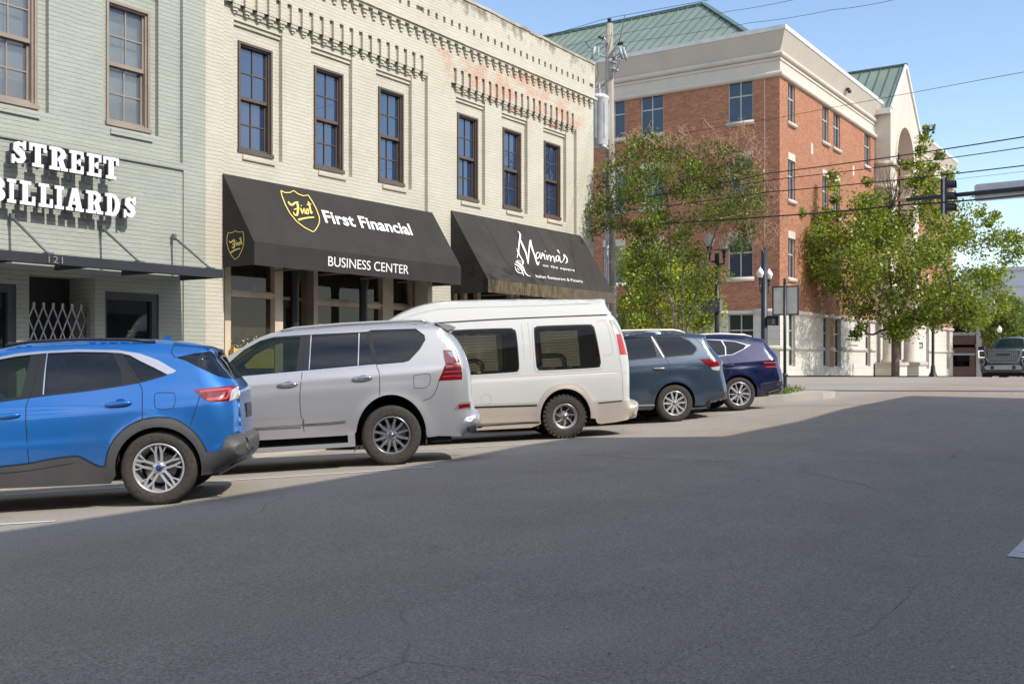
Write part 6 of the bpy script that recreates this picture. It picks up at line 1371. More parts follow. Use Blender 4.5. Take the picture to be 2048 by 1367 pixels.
for wv_, x0_, x1_ in ((w1, 650, 790), (w2, 1205, 1415)):
    cf = MB(); q = [c.T(p) for p in ((x0_, 535 if x0_ < 700 else 488), (x1_-70, 522 if x0_ < 700 else 482), (x1_-12, 545 if x0_ < 700 else 505), (x1_, 600 if x0_ < 700 else 580))]; yq = lambda a, b: float(c.y(np.array([a]), np.array([b]))[0])-.02; cf.tube([(a, yq(a, b), b) for a, b in catmull(q, 4)], .014, 6)
    cf.tube([(a, yq(a, b), b-.05) for a, b in catmull([q[0], q[1], (q[2][0]+.04, q[2][1]), (q[3][0]+.05, q[3][1])], 4)], .009, 6); cf.build('window_latch_bar', BTRIM, c.root, local=True)
c.mirror(3.55, 1.35, PV); c.seats([2.3])
fl_ = MB(); fl_.box(.47, .485, .68, .93, .2, .5); fl_.build('mud_flap', DARKP, c.root, local=True)
def van_sp(b, rr):
    for k in range(7):
        a = 2*math.pi*k/7
        def fn(u, v, d, a=a):
            r = u*(rr-.01); tw = a+(u-.2)*.55; c_, s_ = math.cos(tw), math.sin(tw); return (r*c_-v*s_, -.07+.045*u-d, r*s_+v*c_)
        b.prism([(.28, -.014), (.28, .014), (.5, .013), (.75, .012), (.99, .016), (.99, -.018), (.75, -.010), (.5, -.012)], fn, 0, .025)
    b.lathe([(0, -.03), (.03, -.03), (.05, -.045), (.07, -.07), (.085, -.08)], (0, 0, 0), 18, 'Y'); b.lathe([(rr-.012, -.022), (rr-.04, -.022), (rr-.045, -.05)], (0, 0, 0), 40, 'Y')
c.wheels(.218, van_sp, tw=.25, lug=True, rimmat=simple('dull_alloy', (.42, .40, .37), .35, .7))

# ---------------------------------------------------------------- slate-blue SUV
c = Car('slate_blue_suv', 'slate blue SUV with silver roof rails parked just right of the white van', (1352.3, 805.8), 77.6, .763, .95, 2.90, (1200, 600, 4.267), .945, 1.16, .36, tuck=.06, zmid=.78)
c.creases = [([(-1, 1.02), (-.2, 1.10), (1, 1.08), (3.4, 1.02)], .016, .035, -.7, 3.4)]
up = [((880, 888), .22, .04, 'eclad'), ((1040, 846), .24, .05, 'eclad'), ((1060, 808), .26, .05, 'eclad'), ((1058, 740), .3, .05, 'epaint'), ((1040, 650), .32, .06, 'epaint'), ((1026, 590), .3, .05, 'epaint'), ((1024, 535), .3, .05, 'epaint'), ((1008, 498), .28, .04, 'epaint'), ((985, 468), .25, .04, 'eglass'), ((938, 415), .2, .04, 'eglass'), ((885, 335), .16, .03, 'eglass'), ((880, 300), .12, .02, 'tpaint'), ((800, 291), .12, .02, 'tpaint'), ((700, 286), .13, .04, 'tpaint'), ((500, 284), .13, .04, 'tpaint'), ((300, 286), .13, .04, 'tpaint'),
      ((1.5, 1.74, 'm'), .13, .04, 'tpaint'), ((1.85, 1.69, 'm'), .14, .03, 'twind'), ((2.3, 1.50, 'm'), .16, .03, 'twind'), ((2.85, 1.20, 'm'), .2, .03, 'tpaint'), ((3.1, 1.12, 'm'), .25, .03, 'tpaint'), ((3.5, 1.05, 'm'), .3, .04, 'epaint'), ((3.85, .90, 'm'), .35, .06, 'epaint'), ((3.98, .65, 'm'), .4, .08, 'epaint'), ((3.94, .35, 'm'), .3, .05, 'eclad')]
low = [(3.5, .28, 'm')]+c.arch(2.90, .435, 0, 184)+[(2.4, .28, 'm'), (1.5, .28, 'm'), (.47, .28, 'm')]+c.arch(0, .435, -6, 190)+[(-.5, .30, 'm')]
c.set_outline(up, low)
PP = carpaint('slate_blue_paint', (.032, .060, .098), .35, .28)
c.zone('window_surround', [(180, 314), (440, 312), (690, 314), (765, 340), (828, 400), (832, 428), (795, 470), (560, 490), (480, 494), (180, 524)], BTRIM, -.003, smooth=False)
c.zone('window', [(180, 322), (436, 320), (480, 455), (484, 484), (180, 515)], TINT, -.01, smooth=False); c.zone('window', [(470, 322), (690, 322), (758, 347), (818, 402), (822, 425), (788, 462), (562, 483)], TINT, -.01, smooth=False)
c.zone('window', [(1.2, 1.60, 'm'), (1.75, 1.56, 'm'), (2.4, 1.28, 'm'), (2.5, 1.2, 'm'), (1.15, 1.17, 'm')], CLEARG, -.01, smooth=False)
c.zone('tail_lamp', [(848, 504), (900, 500), (1002, 496), (1026, 530), (1026, 560), (945, 572), (900, 545)], REDL, .004, smooth=False); c.zone('tail_lamp', [(945, 573), (1027, 561), (1024, 592), (1008, 600), (962, 594)], CLRL, .004, smooth=False)
c.zone('rear_glass', [(868, 322), (890, 335), (940, 415), (928, 412), (880, 350)], simple('pale_glass', (.3, .32, .34), .2), .002, smooth=False)
c.build(PP, {'clad': ('bumper', PP), 'glass': ('rear_glass', TINT), 'wind': ('windscreen', CLEARG)})
c.ribbon('panel_gap', [[(452, 318), (560, 488), (593, 570), (588, 660), (540, 705)], [(808, 300), (812, 320), (900, 420), (960, 480)]], GAP, .009); c.ribbon('fuel_door_gap', [[(772, 586), (850, 580), (856, 648), (778, 654)]], GAP, .007, closed=True, smooth=False)
c.ribbon('pillar_trim', [[(440, 312), (545, 488)]], simple('satin_trim', (.5, .5, .5), .3), .03, .004, smooth=False); c.ribbon('sill_trim', [[(-100, 905), (462, 893)]], CHROME, .035, .008, smooth=False)
c.blob('door_handle', (503, 582), .27, .055, .045, CHROME, .05)
rl = MB(); rr_ = [c.T(t, yf=.75) for t in ((-60, 268), (170, 264), (420, 258), (600, 258), (650, 266), (705, 282))]
for sd in (1, -1): rl.tube([(a, sd*.62, b) for a, b in rr_], .026, 8)
rl.build('roof_rail', simple('satin_rail', (.66, .65, .62), .35, .4), c.root, local=True)
c.mirror(2.2, 1.2, PP); c.seats([.4, 1.4])
def path_sp(b, rr):
    for k in range(5):
        for sg in (1, -1):
            a = 2*math.pi*k/5+math.pi/2
            def fn(u, v, d, a=a, sg=sg):
                r = u*(rr-.01); v = v*sg; c_, s_ = math.cos(a), math.sin(a); return (r*c_-v*s_, -.05+.03*u-d, r*s_+v*c_)
            b.prism([(.15, .002), (.15, .036), (.6, .062), (.98, .088), (.98, .046), (.6, .022)], fn, 0, .03)
    b.lathe([(0, -.045), (.055, -.045), (.06, -.05), (.065, -.09)], (0, 0, 0), 20, 'Y')
c.wheels(.248, path_sp)

# ---------------------------------------------------------------- dark blue crossover
c = Car('dark_blue_crossover', 'glossy dark blue crossover with twin red light bars, rightmost in the parked row', (1482.4, 786.8), 68.0, .741, .94, 2.875, (1200, 600, 4.267), .935, 1.06, .44, tuck=.06)
c.creases = [([(-1, .88), (0, .95), (1, .96), (3.4, .92)], .022, .04, -.7, 3.4)]
up = [((1390, 812), .22, .04, 'eclad'), ((1525, 782), .24, .05, 'eclad'), ((1538, 735), .28, .05, 'eclad'), ((1539, 690), .3, .05, 'epaint'), ((1534, 630), .32, .06, 'epaint'), ((1511, 565), .3, .05, 'epaint'), ((1500, 510), .3, .05, 'epaint'), ((1485, 470), .28, .04, 'eglass'), ((1438, 415), .24, .04, 'eglass'), ((1385, 355), .18, .03, 'tpaint'), ((1362, 332), .12, .02, 'tpaint'), ((1270, 316), .13, .03, 'tpaint'), ((1200, 307), .13, .04, 'tpaint'), ((1100, 300), .13, .04, 'tpaint'), ((1000, 297), .13, .04, 'tpaint'), ((870, 298), .13, .04, 'tpaint'), ((740, 306), .13, .04, 'tpaint'),
      ((1.6, 1.56, 'm'), .14, .03, 'twind'), ((2.1, 1.38, 'm'), .16, .03, 'twind'), ((2.6, 1.12, 'm'), .2, .03, 'tpaint'), ((2.95, 1.02, 'm'), .25, .03, 'tpaint'), ((3.4, .95, 'm'), .3, .04, 'epaint'), ((3.68, .78, 'm'), .35, .07, 'epaint'), ((3.73, .5, 'm'), .4, .08, 'epaint'), ((3.64, .28, 'm'), .3, .05, 'eclad')]
low = [(3.35, .24, 'm')]+c.arch(2.875, .42, 0, 184)+[(2.4, .25, 'm'), (1.4, .25, 'm'), (.46, .25, 'm')]+c.arch(0, .42, -6, 192)+[(-.5, .28, 'm')]
c.set_outline(up, low)
PG_ = carpaint('deep_blue_paint', (.004, .009, .060), .3, .18)
c.zone('window_trim', [(700, 347), (870, 333), (1000, 335), (1155, 350), (1252, 376), (1290, 380), (1230, 417), (1136, 465), (1000, 480), (700, 496)], CHROME, .003, smooth=False)
c.zone('window', [(700, 352), (870, 337), (1030, 345), (1064, 400), (1068, 468), (990, 475), (700, 492)], TINT, -.008, smooth=False); c.zone('window', [(1045, 346), (1150, 354), (1248, 384), (1225, 414), (1132, 461), (1078, 467), (1074, 400)], TINT, -.008, smooth=False)
c.zone('window', [(1.3, 1.45, 'm'), (1.62, 1.40, 'm'), (2.1, 1.18, 'm'), (2.2, 1.09, 'm'), (1.28, 1.08, 'm')], CLEARG, -.01, smooth=False)
for q in (527, 562): c.zone('tail_lamp', [(1385, q-1), (1500, q-3), (1512, q-2), (1512, q+14), (1410, q+18)], REDL, .004, smooth=False)
c.zone('bumper_trim', [(1362, 712), (1450, 698), (1545, 678), (1545, 690), (1450, 708), (1364, 722)], CHROME, .006, smooth=False); c.zone('lower_bumper', [(1366, 724), (1450, 712), (1550, 692), (1550, 830), (1360, 860)], simple('dark_blue_plastic', (.02, .025, .05), .35), .004, smooth=False)
c.build(PG_, {'clad': ('bumper', DARKP), 'glass': ('rear_glass', TINT), 'wind': ('windscreen', CLEARG)})
c.ribbon('lamp_light', [[(1400, 533), (1508, 531)], [(1420, 569), (1508, 567)]], PINKL, .02, .007, smooth=False)
c.ribbon('panel_gap', [[(1075, 470), (1110, 540), (1120, 600), (1060, 690)], [(1380, 350), (1395, 400), (1470, 460)]], GAP, .009); c.ribbon('bumper_strip', [[(1440, 785), (1535, 757)]], CHROME, .014, .008, smooth=False)
c.blob('door_handle', (1105, 556), .24, .05, .04, PG_, .02)
rl = MB(); rr_ = [c.T(t, yf=.75) for t in ((700, 306), (860, 296), (1000, 290), (1200, 298), (1270, 314))]
for sd in (1, -1): rl.tube([(a, sd*.60, b) for a, b in rr_], .022, 8)
rl.build('roof_rail', simple('satin_rail', (.66, .65, .62), .35, .4), c.root, local=True)
an = MB(); p = c.T((1135, 296), yf=.2); an.prism([(p[0]+.1, p[1]-.02), (p[0]-.06, p[1]-.02), (p[0]-.06, p[1]+.05), (p[0]-.02, p[1]+.05)], lambda a, b, d: (a, d, b), -.02, .02); an.build('antenna', PG_, c.root, local=True)
c.mirror(1.95, 1.1, PG_); c.seats([.4, 1.3])
def gv_sp(b, rr):
    for k in range(5):
        a = 2*math.pi*k/5+.5
        for off, wv_, tw_ in ((0, .026, .25), (.55, .012, .32)):
            def fn(u, v, d, a=a+off):
                r = u*(rr-.01); t_ = a+(u-.2)*.30; c_, s_ = math.cos(t_), math.sin(t_); return (r*c_-v*s_, -.05+.03*u-d, r*s_+v*c_)
            b.prism([(.12, -wv_*.7), (.12, wv_*.7), (.98, wv_*.8), (.98, -wv_)], fn, .0 if off == 0 else .004, .03)
    b.lathe([(0, -.045), (.05, -.045), (.055, -.05), (.06, -.09)], (0, 0, 0), 20, 'Y')
c.wheels(.255, gv_sp)
# ================================================================ TREES AND PLANTS
def leaf_mat(name, c1, c2, c3, tr=.35):
    m = N(name); g = m.n('NewGeometry'); ri = g.outputs['Random Per Island']; nb = m.noise(m.pos(), .9, 3)
    c = m.ramp(ri, [(0, c1), (.5, c2), (1, c3)]); c = m.mix(.6, c, m.ramp(nb, [(.35, .62), (.65, 1.25)]), 'MULTIPLY')
    m.set(col=c, rough=.42, spec=.45); t = m.n('BsdfTranslucent'); m.l(m.mix(1, c, (1.5, 1.5, .5), 'MULTIPLY'), t.inputs['Color']); ms = m.n('MixShader'); ms.inputs[0].default_value = tr
    m.l(m.b.outputs[0], ms.inputs[1]); m.l(t.outputs[0], ms.inputs[2]); m.l(ms.outputs[0], m.out.inputs['Surface']); return m.mat
BARK = N('bark'); bn = BARK.noise(BARK.pos(), 9, 6, .7, (1, 1, .25)); BARK.set(col=BARK.ramp(bn, [(.3, (.075, .055, .040)), (.7, (.20, .155, .115))]), rough=.9); BARK.bump(bn, .6, .02); BARK = BARK.mat
BARKP = N('smooth_bark'); bn = BARKP.noise(BARKP.pos(), 5, 6, .7, (1, 1, .35)); BARKP.set(col=BARKP.ramp(bn, [(.3, (.15, .105, .075)), (.7, (.36, .28, .21))]), rough=.7); BARKP = BARKP.mat
def leaves(name, C, n_each, spread, size, mat, parent, seed=1, up=.5, shape=.55):
    """C: cluster centres (k,3); spread (k,) ; makes small folded leaves"""
    r = np.random.RandomState(seed); C = np.asarray(C); k = len(C); spread = np.broadcast_to(spread, (k,)); idx = np.repeat(np.arange(k), n_each); n = len(idx)
    d = r.normal(size=(n, 3)); d /= np.linalg.norm(d, axis=1)[:, None]; rad = r.rand(n)**.45; P_ = C[idx]+d*(rad*spread[idx])[:, None]*np.array([1, 1, .8])
    a = r.normal(size=(n, 3)); a[:, 2] -= .25; a /= np.linalg.norm(a, axis=1)[:, None]; nn = r.normal(size=(n, 3)); nn[:, 2] += up*2; b = np.cross(a, nn); b /= np.linalg.norm(b, axis=1)[:, None]; nrm = np.cross(a, b)
    s_ = size*(.6+.8*r.rand(n))[:, None]; v = np.stack([P_-a*s_*.5, P_+b*s_*shape*.5+nrm*s_*.10, P_+a*s_*.55, P_-b*s_*shape*.5+nrm*s_*.10], 1).reshape(-1, 3)
    Mi = MATW[parent.name].inverted(); off = np.array(Mi.translation); v = v+off
    me = bpy.data.meshes.new(name); me.vertices.add(4*n); me.vertices.foreach_set('co', v.astype(np.float32).ravel()); me.loops.add(4*n); me.loops.foreach_set('vertex_index', np.arange(4*n, dtype=np.int32))
    me.polygons.add(n); me.polygons.foreach_set('loop_start', np.arange(0, 4*n, 4, dtype=np.int32)); me.materials.append(mat); me.update(calc_edges=True); me.validate()
    o = bpy.data.objects.new(name, me); return link(o, parent)
def sample_crown(poly, Z, D, n, rs, wt=None):
    """random points: inside the crown's outline as seen, spread through its depth"""
    P_ = np.array(poly, float); x0, y0 = P_.min(0); x1, y1 = P_.max(0); out = []; cx, cy = P_.mean(0); tries = 0
    while len(out) < n and tries < 60:
        tries += 1; q = np.column_stack([rs.uniform(x0, x1, 600), rs.uniform(y0, y1, 600)]); q = q[in_poly(q[:, 0], q[:, 1], P_)]
        dm = np.full(len(q), 1e9)
        for i in range(len(P_)):
            a, b = P_[i], P_[(i+1) % len(P_)]; d = b-a; t = np.clip(((q-a)@d)/max(d@d, 1e-9), 0, 1); dm = np.minimum(dm, np.hypot(*(q-a-t[:, None]*d).T))
        for (px, py), e in zip(q, dm):
            f = math.sqrt(min(1, e/(.22*min(x1-x0, y1-y0)))); z = Z+rs.uniform(-1, 1)*D*f; out.append((*at_depth(px, py, z), e))
    return np.array(out[:n])
def skeleton(parent, name, stems, C, mat, r_tip=.012, rs=None, bend=.25, step=.9, expo=2.35, r_base=None, namestems='trunk'):
    """grow limbs from the stem paths to every cluster centre; radii follow the pipe model"""
    nodes = []; par = []
    def addn(p, pr): nodes.append(Vector(p)); par.append(pr); return len(nodes)-1
    for st in stems:
        pr = -1 if not nodes else 0; 
        for p in st: pr = addn(p, pr if pr >= 0 or not nodes else 0) if nodes else addn(p, -1)
    base = nodes[0]; order = sorted(range(len(C)), key=lambda i: (Vector(C[i])-base).length)
    tips = []
    for i in order:
        c = Vector(C[i]); best, bi = 1e9, 0
        for j, nd in enumerate(nodes):
            if nd.z > c.z+.6: continue
            d = (nd-c).length*(1+.35*max(0, (nd-base).length/(1e-6+(c-base).length)-.95)); 
            if j < 1: d += 2
            if d < best: best, bi = d, j
        a = nodes[bi]; L_ = (c-a).length; m = max(1, int(L_/step)); pr = bi
        for k in range(1, m+1):
            t = k/m; p = a.lerp(c, t); p.z -= bend*L_*math.sin(math.pi*t)*.35; p += Vector(rs.normal(size=3)*.05*step) if k < m else Vector(); pr = addn(p, pr)
        tips.append(pr)
    n = len(nodes); acc = [0]*n; kids = [0]*n
    for i in range(n-1, 0, -1):
        own = acc[i] if acc[i] > 0 else r_tip**expo; acc[i] = own; acc[par[i]] += own; kids[par[i]] += 1
    R = [max(a, r_tip**expo)**(1/expo) for a in acc]
    if r_base: k = math.log(r_base/r_tip)/max(1e-6, math.log(R[0]/r_tip)); R = [r_tip*(r/r_tip)**k for r in R]
    mb = MB()
    for i in range(1, n):
        p = par[i]; rr = min(R[p], R[i]*1.25) if kids[p] > 1 else R[p]; q = nodes[p]
        if (nodes[i]-q).length < 1e-4: continue
        mb.tube([q, nodes[i]], [rr, R[i]], 10 if R[i] > .08 else (6 if R[i] > .03 else 4), caps=False)
    return mb.build(name, mat, parent, rn=False), nodes
rs = np.random.RandomState(11)
# ---- big shade tree in front of the civic building
bt_poly = [(1580, 520), (1586, 470), (1600, 430), (1640, 425), (1655, 440), (1700, 405), (1722, 372), (1755, 372), (1775, 415), (1812, 420), (1822, 380), (1838, 330), (1862, 320), (1885, 350), (1900, 400), (1925, 425), (1960, 430), (1975, 470), (2010, 470), (2046, 490), (2040, 520), (2012, 520), (2010, 560), (2028, 580), (2005, 612), (1978, 640), (1955, 660), (1925, 655), (1905, 640), (1880, 660), (1866, 700), (1845, 655), (1815, 665), (1795, 690), (1775, 650), (1745, 645), (1725, 670), (1700, 640), (1680, 600), (1650, 585), (1620, 560), (1595, 545)]
t = thing('shade_tree', tuple(at_depth(1791, 752, 56)-Vector((0, 0, .1))), 'large spreading green shade tree in front of the stone entrance bay', 'tree')
Zb = 56; bt_poly = [(1815+(a-1815)*.95, 520+(b-520)*.93) for a, b in bt_poly]; main = sample_crown(bt_poly, Zb, 4.2, 235, rs); sp_l = [(1597, 400), (1612, 395), (1600, 425), (1660, 352), (1668, 372), (1672, 400), (1680, 430), (1655, 425), (1735, 362), (1842, 300), (1848, 275), (1857, 258), (1838, 330), (1866, 335), (1880, 310), (1895, 352), (1870, 365), (1815, 330), (1640, 470), (1975, 445), (1990, 430), (2035, 480), (2040, 500), (2020, 470), (1990, 560), (2005, 600), (1970, 640), (1712, 668), (1722, 655), (1610, 500), (1600, 480), (1960, 425), (1860, 390), (1850, 410), (1875, 425), (1836, 360)]
C = np.array([list(q[:3]) for q in main]+[list(at_depth(a, b, Zb+rs.uniform(-1.5, 1.5))) for a, b in sp_l])
tp = [at_depth(1791, y, Zb) for y in (756, 740, 700, 672, 655)]; fk1 = [at_depth(1791, 655, Zb), at_depth(1784, 620, Zb), at_depth(1782, 570, Zb+.4), at_depth(1776, 500, Zb)]; fk2 = [at_depth(1796, 640, Zb), at_depth(1812, 595, Zb-.5), at_depth(1838, 550, Zb-.8), at_depth(1850, 470, Zb-.5)]
def stems_join(nodes_first, *others): return [nodes_first+others[0]]+[list(o) for o in others[1:]]
sk, nd = skeleton(t, 'trunk', [tp+fk1[1:]], C, BARK, .016, rs, r_base=.22)
m_ = MB(); m_.tube(fk2, [.13, .11, .08, .04], 8); m_.build('limb', BARK, t)
e = np.concatenate([main[:, 3], np.full(len(sp_l), 3)]); spr = np.where(np.arange(len(C)) < len(main), 1.05, .50)
LG = leaf_mat('shade_leaves', (.065, .105, .014), (.15, .21, .028), (.31, .36, .055), .42); LY = leaf_mat('yellow_green_leaves', (.13, .175, .022), (.25, .31, .04), (.42, .44, .08), .40)
leaves('crown', C, 130, spr*.76, .150, LG, t, 3, shape=.8); leaves('crown', C[::2]+rs.normal(size=(len(C[::2]), 3))*.2, 60, spr[::2]*1.08, .15, LY, t, 4, shape=.8)
bt = MB()
for k in range(46):
    a = at_depth(1780+rs.uniform(-8, 8), 410+rs.uniform(-5, 20), Zb); b = at_depth(1745+rs.uniform(0, 75), 300+rs.uniform(0, 90), Zb+rs.uniform(-1, 1)); mpt = a.lerp(b, .5)+Vector(rs.normal(size=3)*.15); bt.tube([a, mpt, b], [.022, .013, .006], 3, caps=False)
bt.build('bare_twigs', BARK, t)
# ---- crepe myrtle on the corner
cm_poly = [(1182, 462), (1178, 432), (1200, 400), (1205, 345), (1222, 312), (1240, 290), (1285, 272), (1345, 276), (1372, 300), (1400, 288), (1440, 286), (1470, 310), (1498, 330), (1515, 360), (1528, 392), (1530, 428), (1510, 452), (1495, 470), (1482, 500), (1455, 520), (1440, 560), (1425, 600), (1395, 632), (1372, 620), (1350, 590), (1315, 590), (1290, 560), (1275, 510), (1262, 480), (1240, 445), (1215, 475)]
Zc = 30; g0_ = at_depth(1363, 700, Zc); gb_ = Vector((g0_.x, g0_.y, float(walk_z(np.array(g0_.x), np.array(g0_.y)))-.05))
t = thing('crepe_myrtle', tuple(gb_), 'multi-stemmed crepe myrtle with brown seed heads rising behind the slate blue car', 'tree')
main = sample_crown(cm_poly, Zc, 1.5, 250, rs); kp = []
for q in main:
    d_ = Vector(q[:3])-Vector((0, 0, CAMZ)); f_ = d_.x*CY_+d_.y*SY_; px_ = 1024+F_PX*(d_.x*SY_-d_.y*CY_)/f_; py_ = HOR-F_PX*d_.z/f_
    if not (1398 < px_ < 1472 and 455 < py_ < 525): kp.append(q)
main = np.array(kp); C = main[:, :3]
def pz(px, py, dz=0): return at_depth(px, py, Zc+dz)
stems = [[gb_, pz(1352, 660, .1), pz(1345, 610, .2), pz(1325, 560, .3), pz(1300, 510, .3), pz(1285, 450, .2)], [gb_+Vector((.05, 0, .1)), pz(1366, 650, -.1), pz(1364, 590, -.1), pz(1368, 520, -.2), pz(1372, 440, -.1)], [gb_+Vector((.1, -.05, .1)), pz(1374, 655, .1), pz(1385, 620, .1), pz(1400, 560, .2), pz(1418, 500, .3), pz(1440, 440, .2)], [gb_+Vector((-.05, .05, .1)), pz(1358, 640, .3), pz(1342, 560, .5), pz(1340, 480, .4), pz(1335, 400, .3)]]
sk, nd = skeleton(t, 'stems', stems, C, BARKP, .0075, rs, bend=.12, step=.45, r_base=.085)
LC = leaf_mat('myrtle_leaves', (.05, .085, .014), (.10, .15, .022), (.22, .26, .04), .36)
leaves('crown', C, 95, .37, .076, LC, t, 8, shape=.62); leaves('crown', C[::3], 45, .42, .075, LY, t, 9, shape=.62)
SEED = simple('dry_seed_twigs', (.46, .28, .18), .9, 0, .35, 20)
tw = MB(); 
def spray(c, L_, n):
    for k in range(n):
        d = Vector(rs.normal(size=3)); d.z = abs(d.z)+.5; d.normalize(); a = c+Vector(rs.normal(size=3)*.12); b = a+d*L_*rs.uniform(.5, 1); tw.tube([a, a.lerp(b, .5)+Vector(rs.normal(size=3)*.03), b], [.010, .007, .005], 3, caps=False)
        for q in range(4):
            s0 = a.lerp(b, rs.uniform(.3, 1)); e = s0+Vector(rs.normal(size=3)*.09); tw.tube([s0, e], [.006, .004], 3, caps=False)
            if rs.rand() < .6: tw.box(e.x-.011, e.x+.011, e.y-.011, e.y+.011, e.z-.011, e.z+.011)
sd_poly = [(1240, 285), (1262, 262), (1300, 268), (1345, 282), (1392, 246), (1405, 282), (1440, 258), (1470, 272), (1512, 262), (1530, 300), (1538, 360), (1560, 410), (1572, 440), (1560, 480), (1530, 498), (1490, 500), (1440, 500), (1420, 440), (1440, 380), (1400, 330), (1330, 320), (1270, 310)]
for q in sample_crown(sd_poly, Zc, .9, 105, rs): spray(Vector(q[:3]), .42, 5)
tw.build('seed_heads', SEED, t)
# ---- pale green tree across the side street
t = thing('pale_green_tree', tuple(at_depth(1330, 745, 46)), 'bright yellow-green tree behind the crepe myrtle, in front of the brick wall', 'tree')
pl_poly = [(1243, 515), (1262, 488), (1300, 482), (1335, 490), (1360, 530), (1395, 560), (1425, 585), (1435, 620), (1425, 655), (1380, 672), (1300, 680), (1245, 668), (1238, 620), (1250, 570)]
main = sample_crown(pl_poly, 46, 2.0, 120, rs); C = main[:, :3]; skeleton(t, 'trunk', [[at_depth(1330, 756, 46), at_depth(1330, 700, 46), at_depth(1325, 640, 46), at_depth(1310, 570, 46)]], C, BARK, .012, rs, r_base=.11)
leaves('crown', C, 150, .72, .12, LY, t, 12, shape=.8)
# ---- small trees at the right edge, beyond the truck
for k, (px, py, Zt, poly) in enumerate([(2012, 742, 86, [(1978, 672), (1985, 640), (1998, 612), (2012, 592), (2028, 600), (2036, 640), (2034, 700), (1990, 700)]), (2062, 742, 94, [(2030, 690), (2034, 625), (2046, 600), (2075, 592), (2098, 620), (2100, 690)]), (2006, 750, 97, [(1986, 735), (1992, 700), (2030, 690), (2060, 700), (2062, 740)])]):
    t = thing('small_tree', tuple(at_depth(px, py, Zt)), ['dark upright tree just right of the parking garage', 'rounded green tree at the right edge behind the dark pickup', 'low bushy tree seen under and behind the dark pickup'][k], 'tree')
    main = sample_crown(poly, Zt, 2.2, 55, rs); skeleton(t, 'trunk', [[at_depth(px, py+8, Zt), at_depth(px, py-60, Zt)]], main[:, :3], BARK, .02, rs, r_base=.15); leaves('crown', main[:, :3], 130, 1.1, .22, [LC, LG, LY][k], t, 20+k, shape=.8)
# ---- ground cover on the kerb island
gc_ = []
for k in range(150):
    a, b = rs.uniform(24.6, 27.6), rs.uniform(9.0, 11.5)
    if in_poly(np.array([a]), np.array([b]), [(p[0]*.93+26.2*.07, p[1]*.90+10.4*.10) for p in isl])[0]: gc_.append((a, b, float(gz(a, b))+.19+rs.uniform(0, .07)))
gt = thing('ground_cover', (26, 10, .5), None, None, kind='stuff'); gcl = leaves('ground_cover', np.array(gc_), 55, .13, .05, LG, gt, 33, shape=.5)
bpy.data.objects.remove(gt); gcl.location = (26, 10, .5); tag(gcl, 'low green ground cover spilling over the kerb island', 'ground cover', kind='stuff')

# ================================================================ STREET FURNITURE
POLEM = simple('dark_pole_paint', (.030, .036, .042), .45, .2); WOOD = N('weathered_wood'); wn_2 = WOOD.noise(WOOD.pos(), 14, 6, .7, (1, 1, .06)); WOOD.set(col=WOOD.ramp(wn_2, [(.3, (.20, .17, .14)), (.7, (.46, .41, .35))]), rough=.9); WOOD.bump(wn_2, .5, .01); WOOD = WOOD.mat
MILK = simple('milky_globe', (.85, .85, .83), .35, 0, .03)
def frame_at(px, Z, z): return at_depth(px, HOR, Z)*1.0
def pos(px, py, Z): return at_depth(px, py, Z)
# wooden utility pole
up0 = pos(1222, 715, 32); uz = .45
t = thing('utility_pole', (up0.x, up0.y, uz), 'weathered wooden utility pole with transformer and insulators beside the cream building', 'utility pole')
m_ = MB(); lean = Vector((-.05, .03, 0)); m_.tube([(up0.x, up0.y, 0), (up0.x, up0.y, 4), Vector((up0.x, up0.y, 8))+lean*.6, Vector((up0.x, up0.y, 11.85))+lean], [.172, .16, .14, .115], 16); m_.build('pole', WOOD, t)
INS = simple('insulator', (.03, .028, .03), .25); PORC = simple('porcelain_cutout', (.40, .42, .42), .35)
def insul(p, d, parent, mat=INS):
    m = MB(); d = Vector(d).normalized(); p = Vector(p)
    for k in range(3): m.tube([p+d*(.03+.05*k), p+d*(.045+.05*k)], .075-.01*(k % 2), 10)
    m.tube([p, p+d*.19], .025, 6); m.build('insulator', mat, parent)
ptop = Vector((up0.x, up0.y, 11.85))+lean; insul(ptop, (0, 0, 1), t)
RT = Vector((SY_, -CY_, 0)); FW = Vector((CY_, SY_, 0))
for px, py, sx in ((1207, 75, -1), (1236, 87, 1)):
    q = pos(px, py, 31.7); b = Vector((up0.x, up0.y, q.z-.25)); m_ = MB(); m_.tube([b, q], .025, 6); m_.build('bracket', STEEL, t); insul(q-Vector((0, 0, .05)), RT*sx*.6+Vector((0, 0, .3)), t)
for px, py, sx in ((1187, 105, -1), (1242, 105, 1), (1250, 108, 1)):
    q = pos(px, py, 31.6); m_ = MB(); m_.tube([q+Vector((0, 0, .18))-RT*.05*sx, q-Vector((0, 0, .20))+RT*.05*sx], [.05, .045], 8); m_.build('fuse_cutout', PORC, t); m_ = MB(); c0_ = q+RT*(-.16)*sx; m_.tube([q+Vector((0, 0, .2)), c0_+Vector((0, 0, .15)), c0_-Vector((0, 0, .2)), q-Vector((0, 0, .25))], .018, 6); m_.tube([q, Vector((up0.x, up0.y, q.z-.1))], .022, 6); m_.build('cutout_bracket', STEEL, t)
m_ = MB()
for z in (10.65, 10.45): m_.lathe([(.155, -.03), (.155, .03)], (up0.x, up0.y, z), 14)
q = pos(1229, 135, 31.7); m_.tube([(up0.x, up0.y, q.z), q+RT*.1-Vector((0, 0, .1))], .04, 8); m_.build('clamp_bands', STEEL, t)
q = pos(1199, 240, 31.75); m_ = MB(); m_.lathe([(0, -.82), (.24, -.82), (.27, -.78), (.27, .62), (.29, .64), (.29, .70), (.2, .78), (0, .80)], tuple(q), 24); 
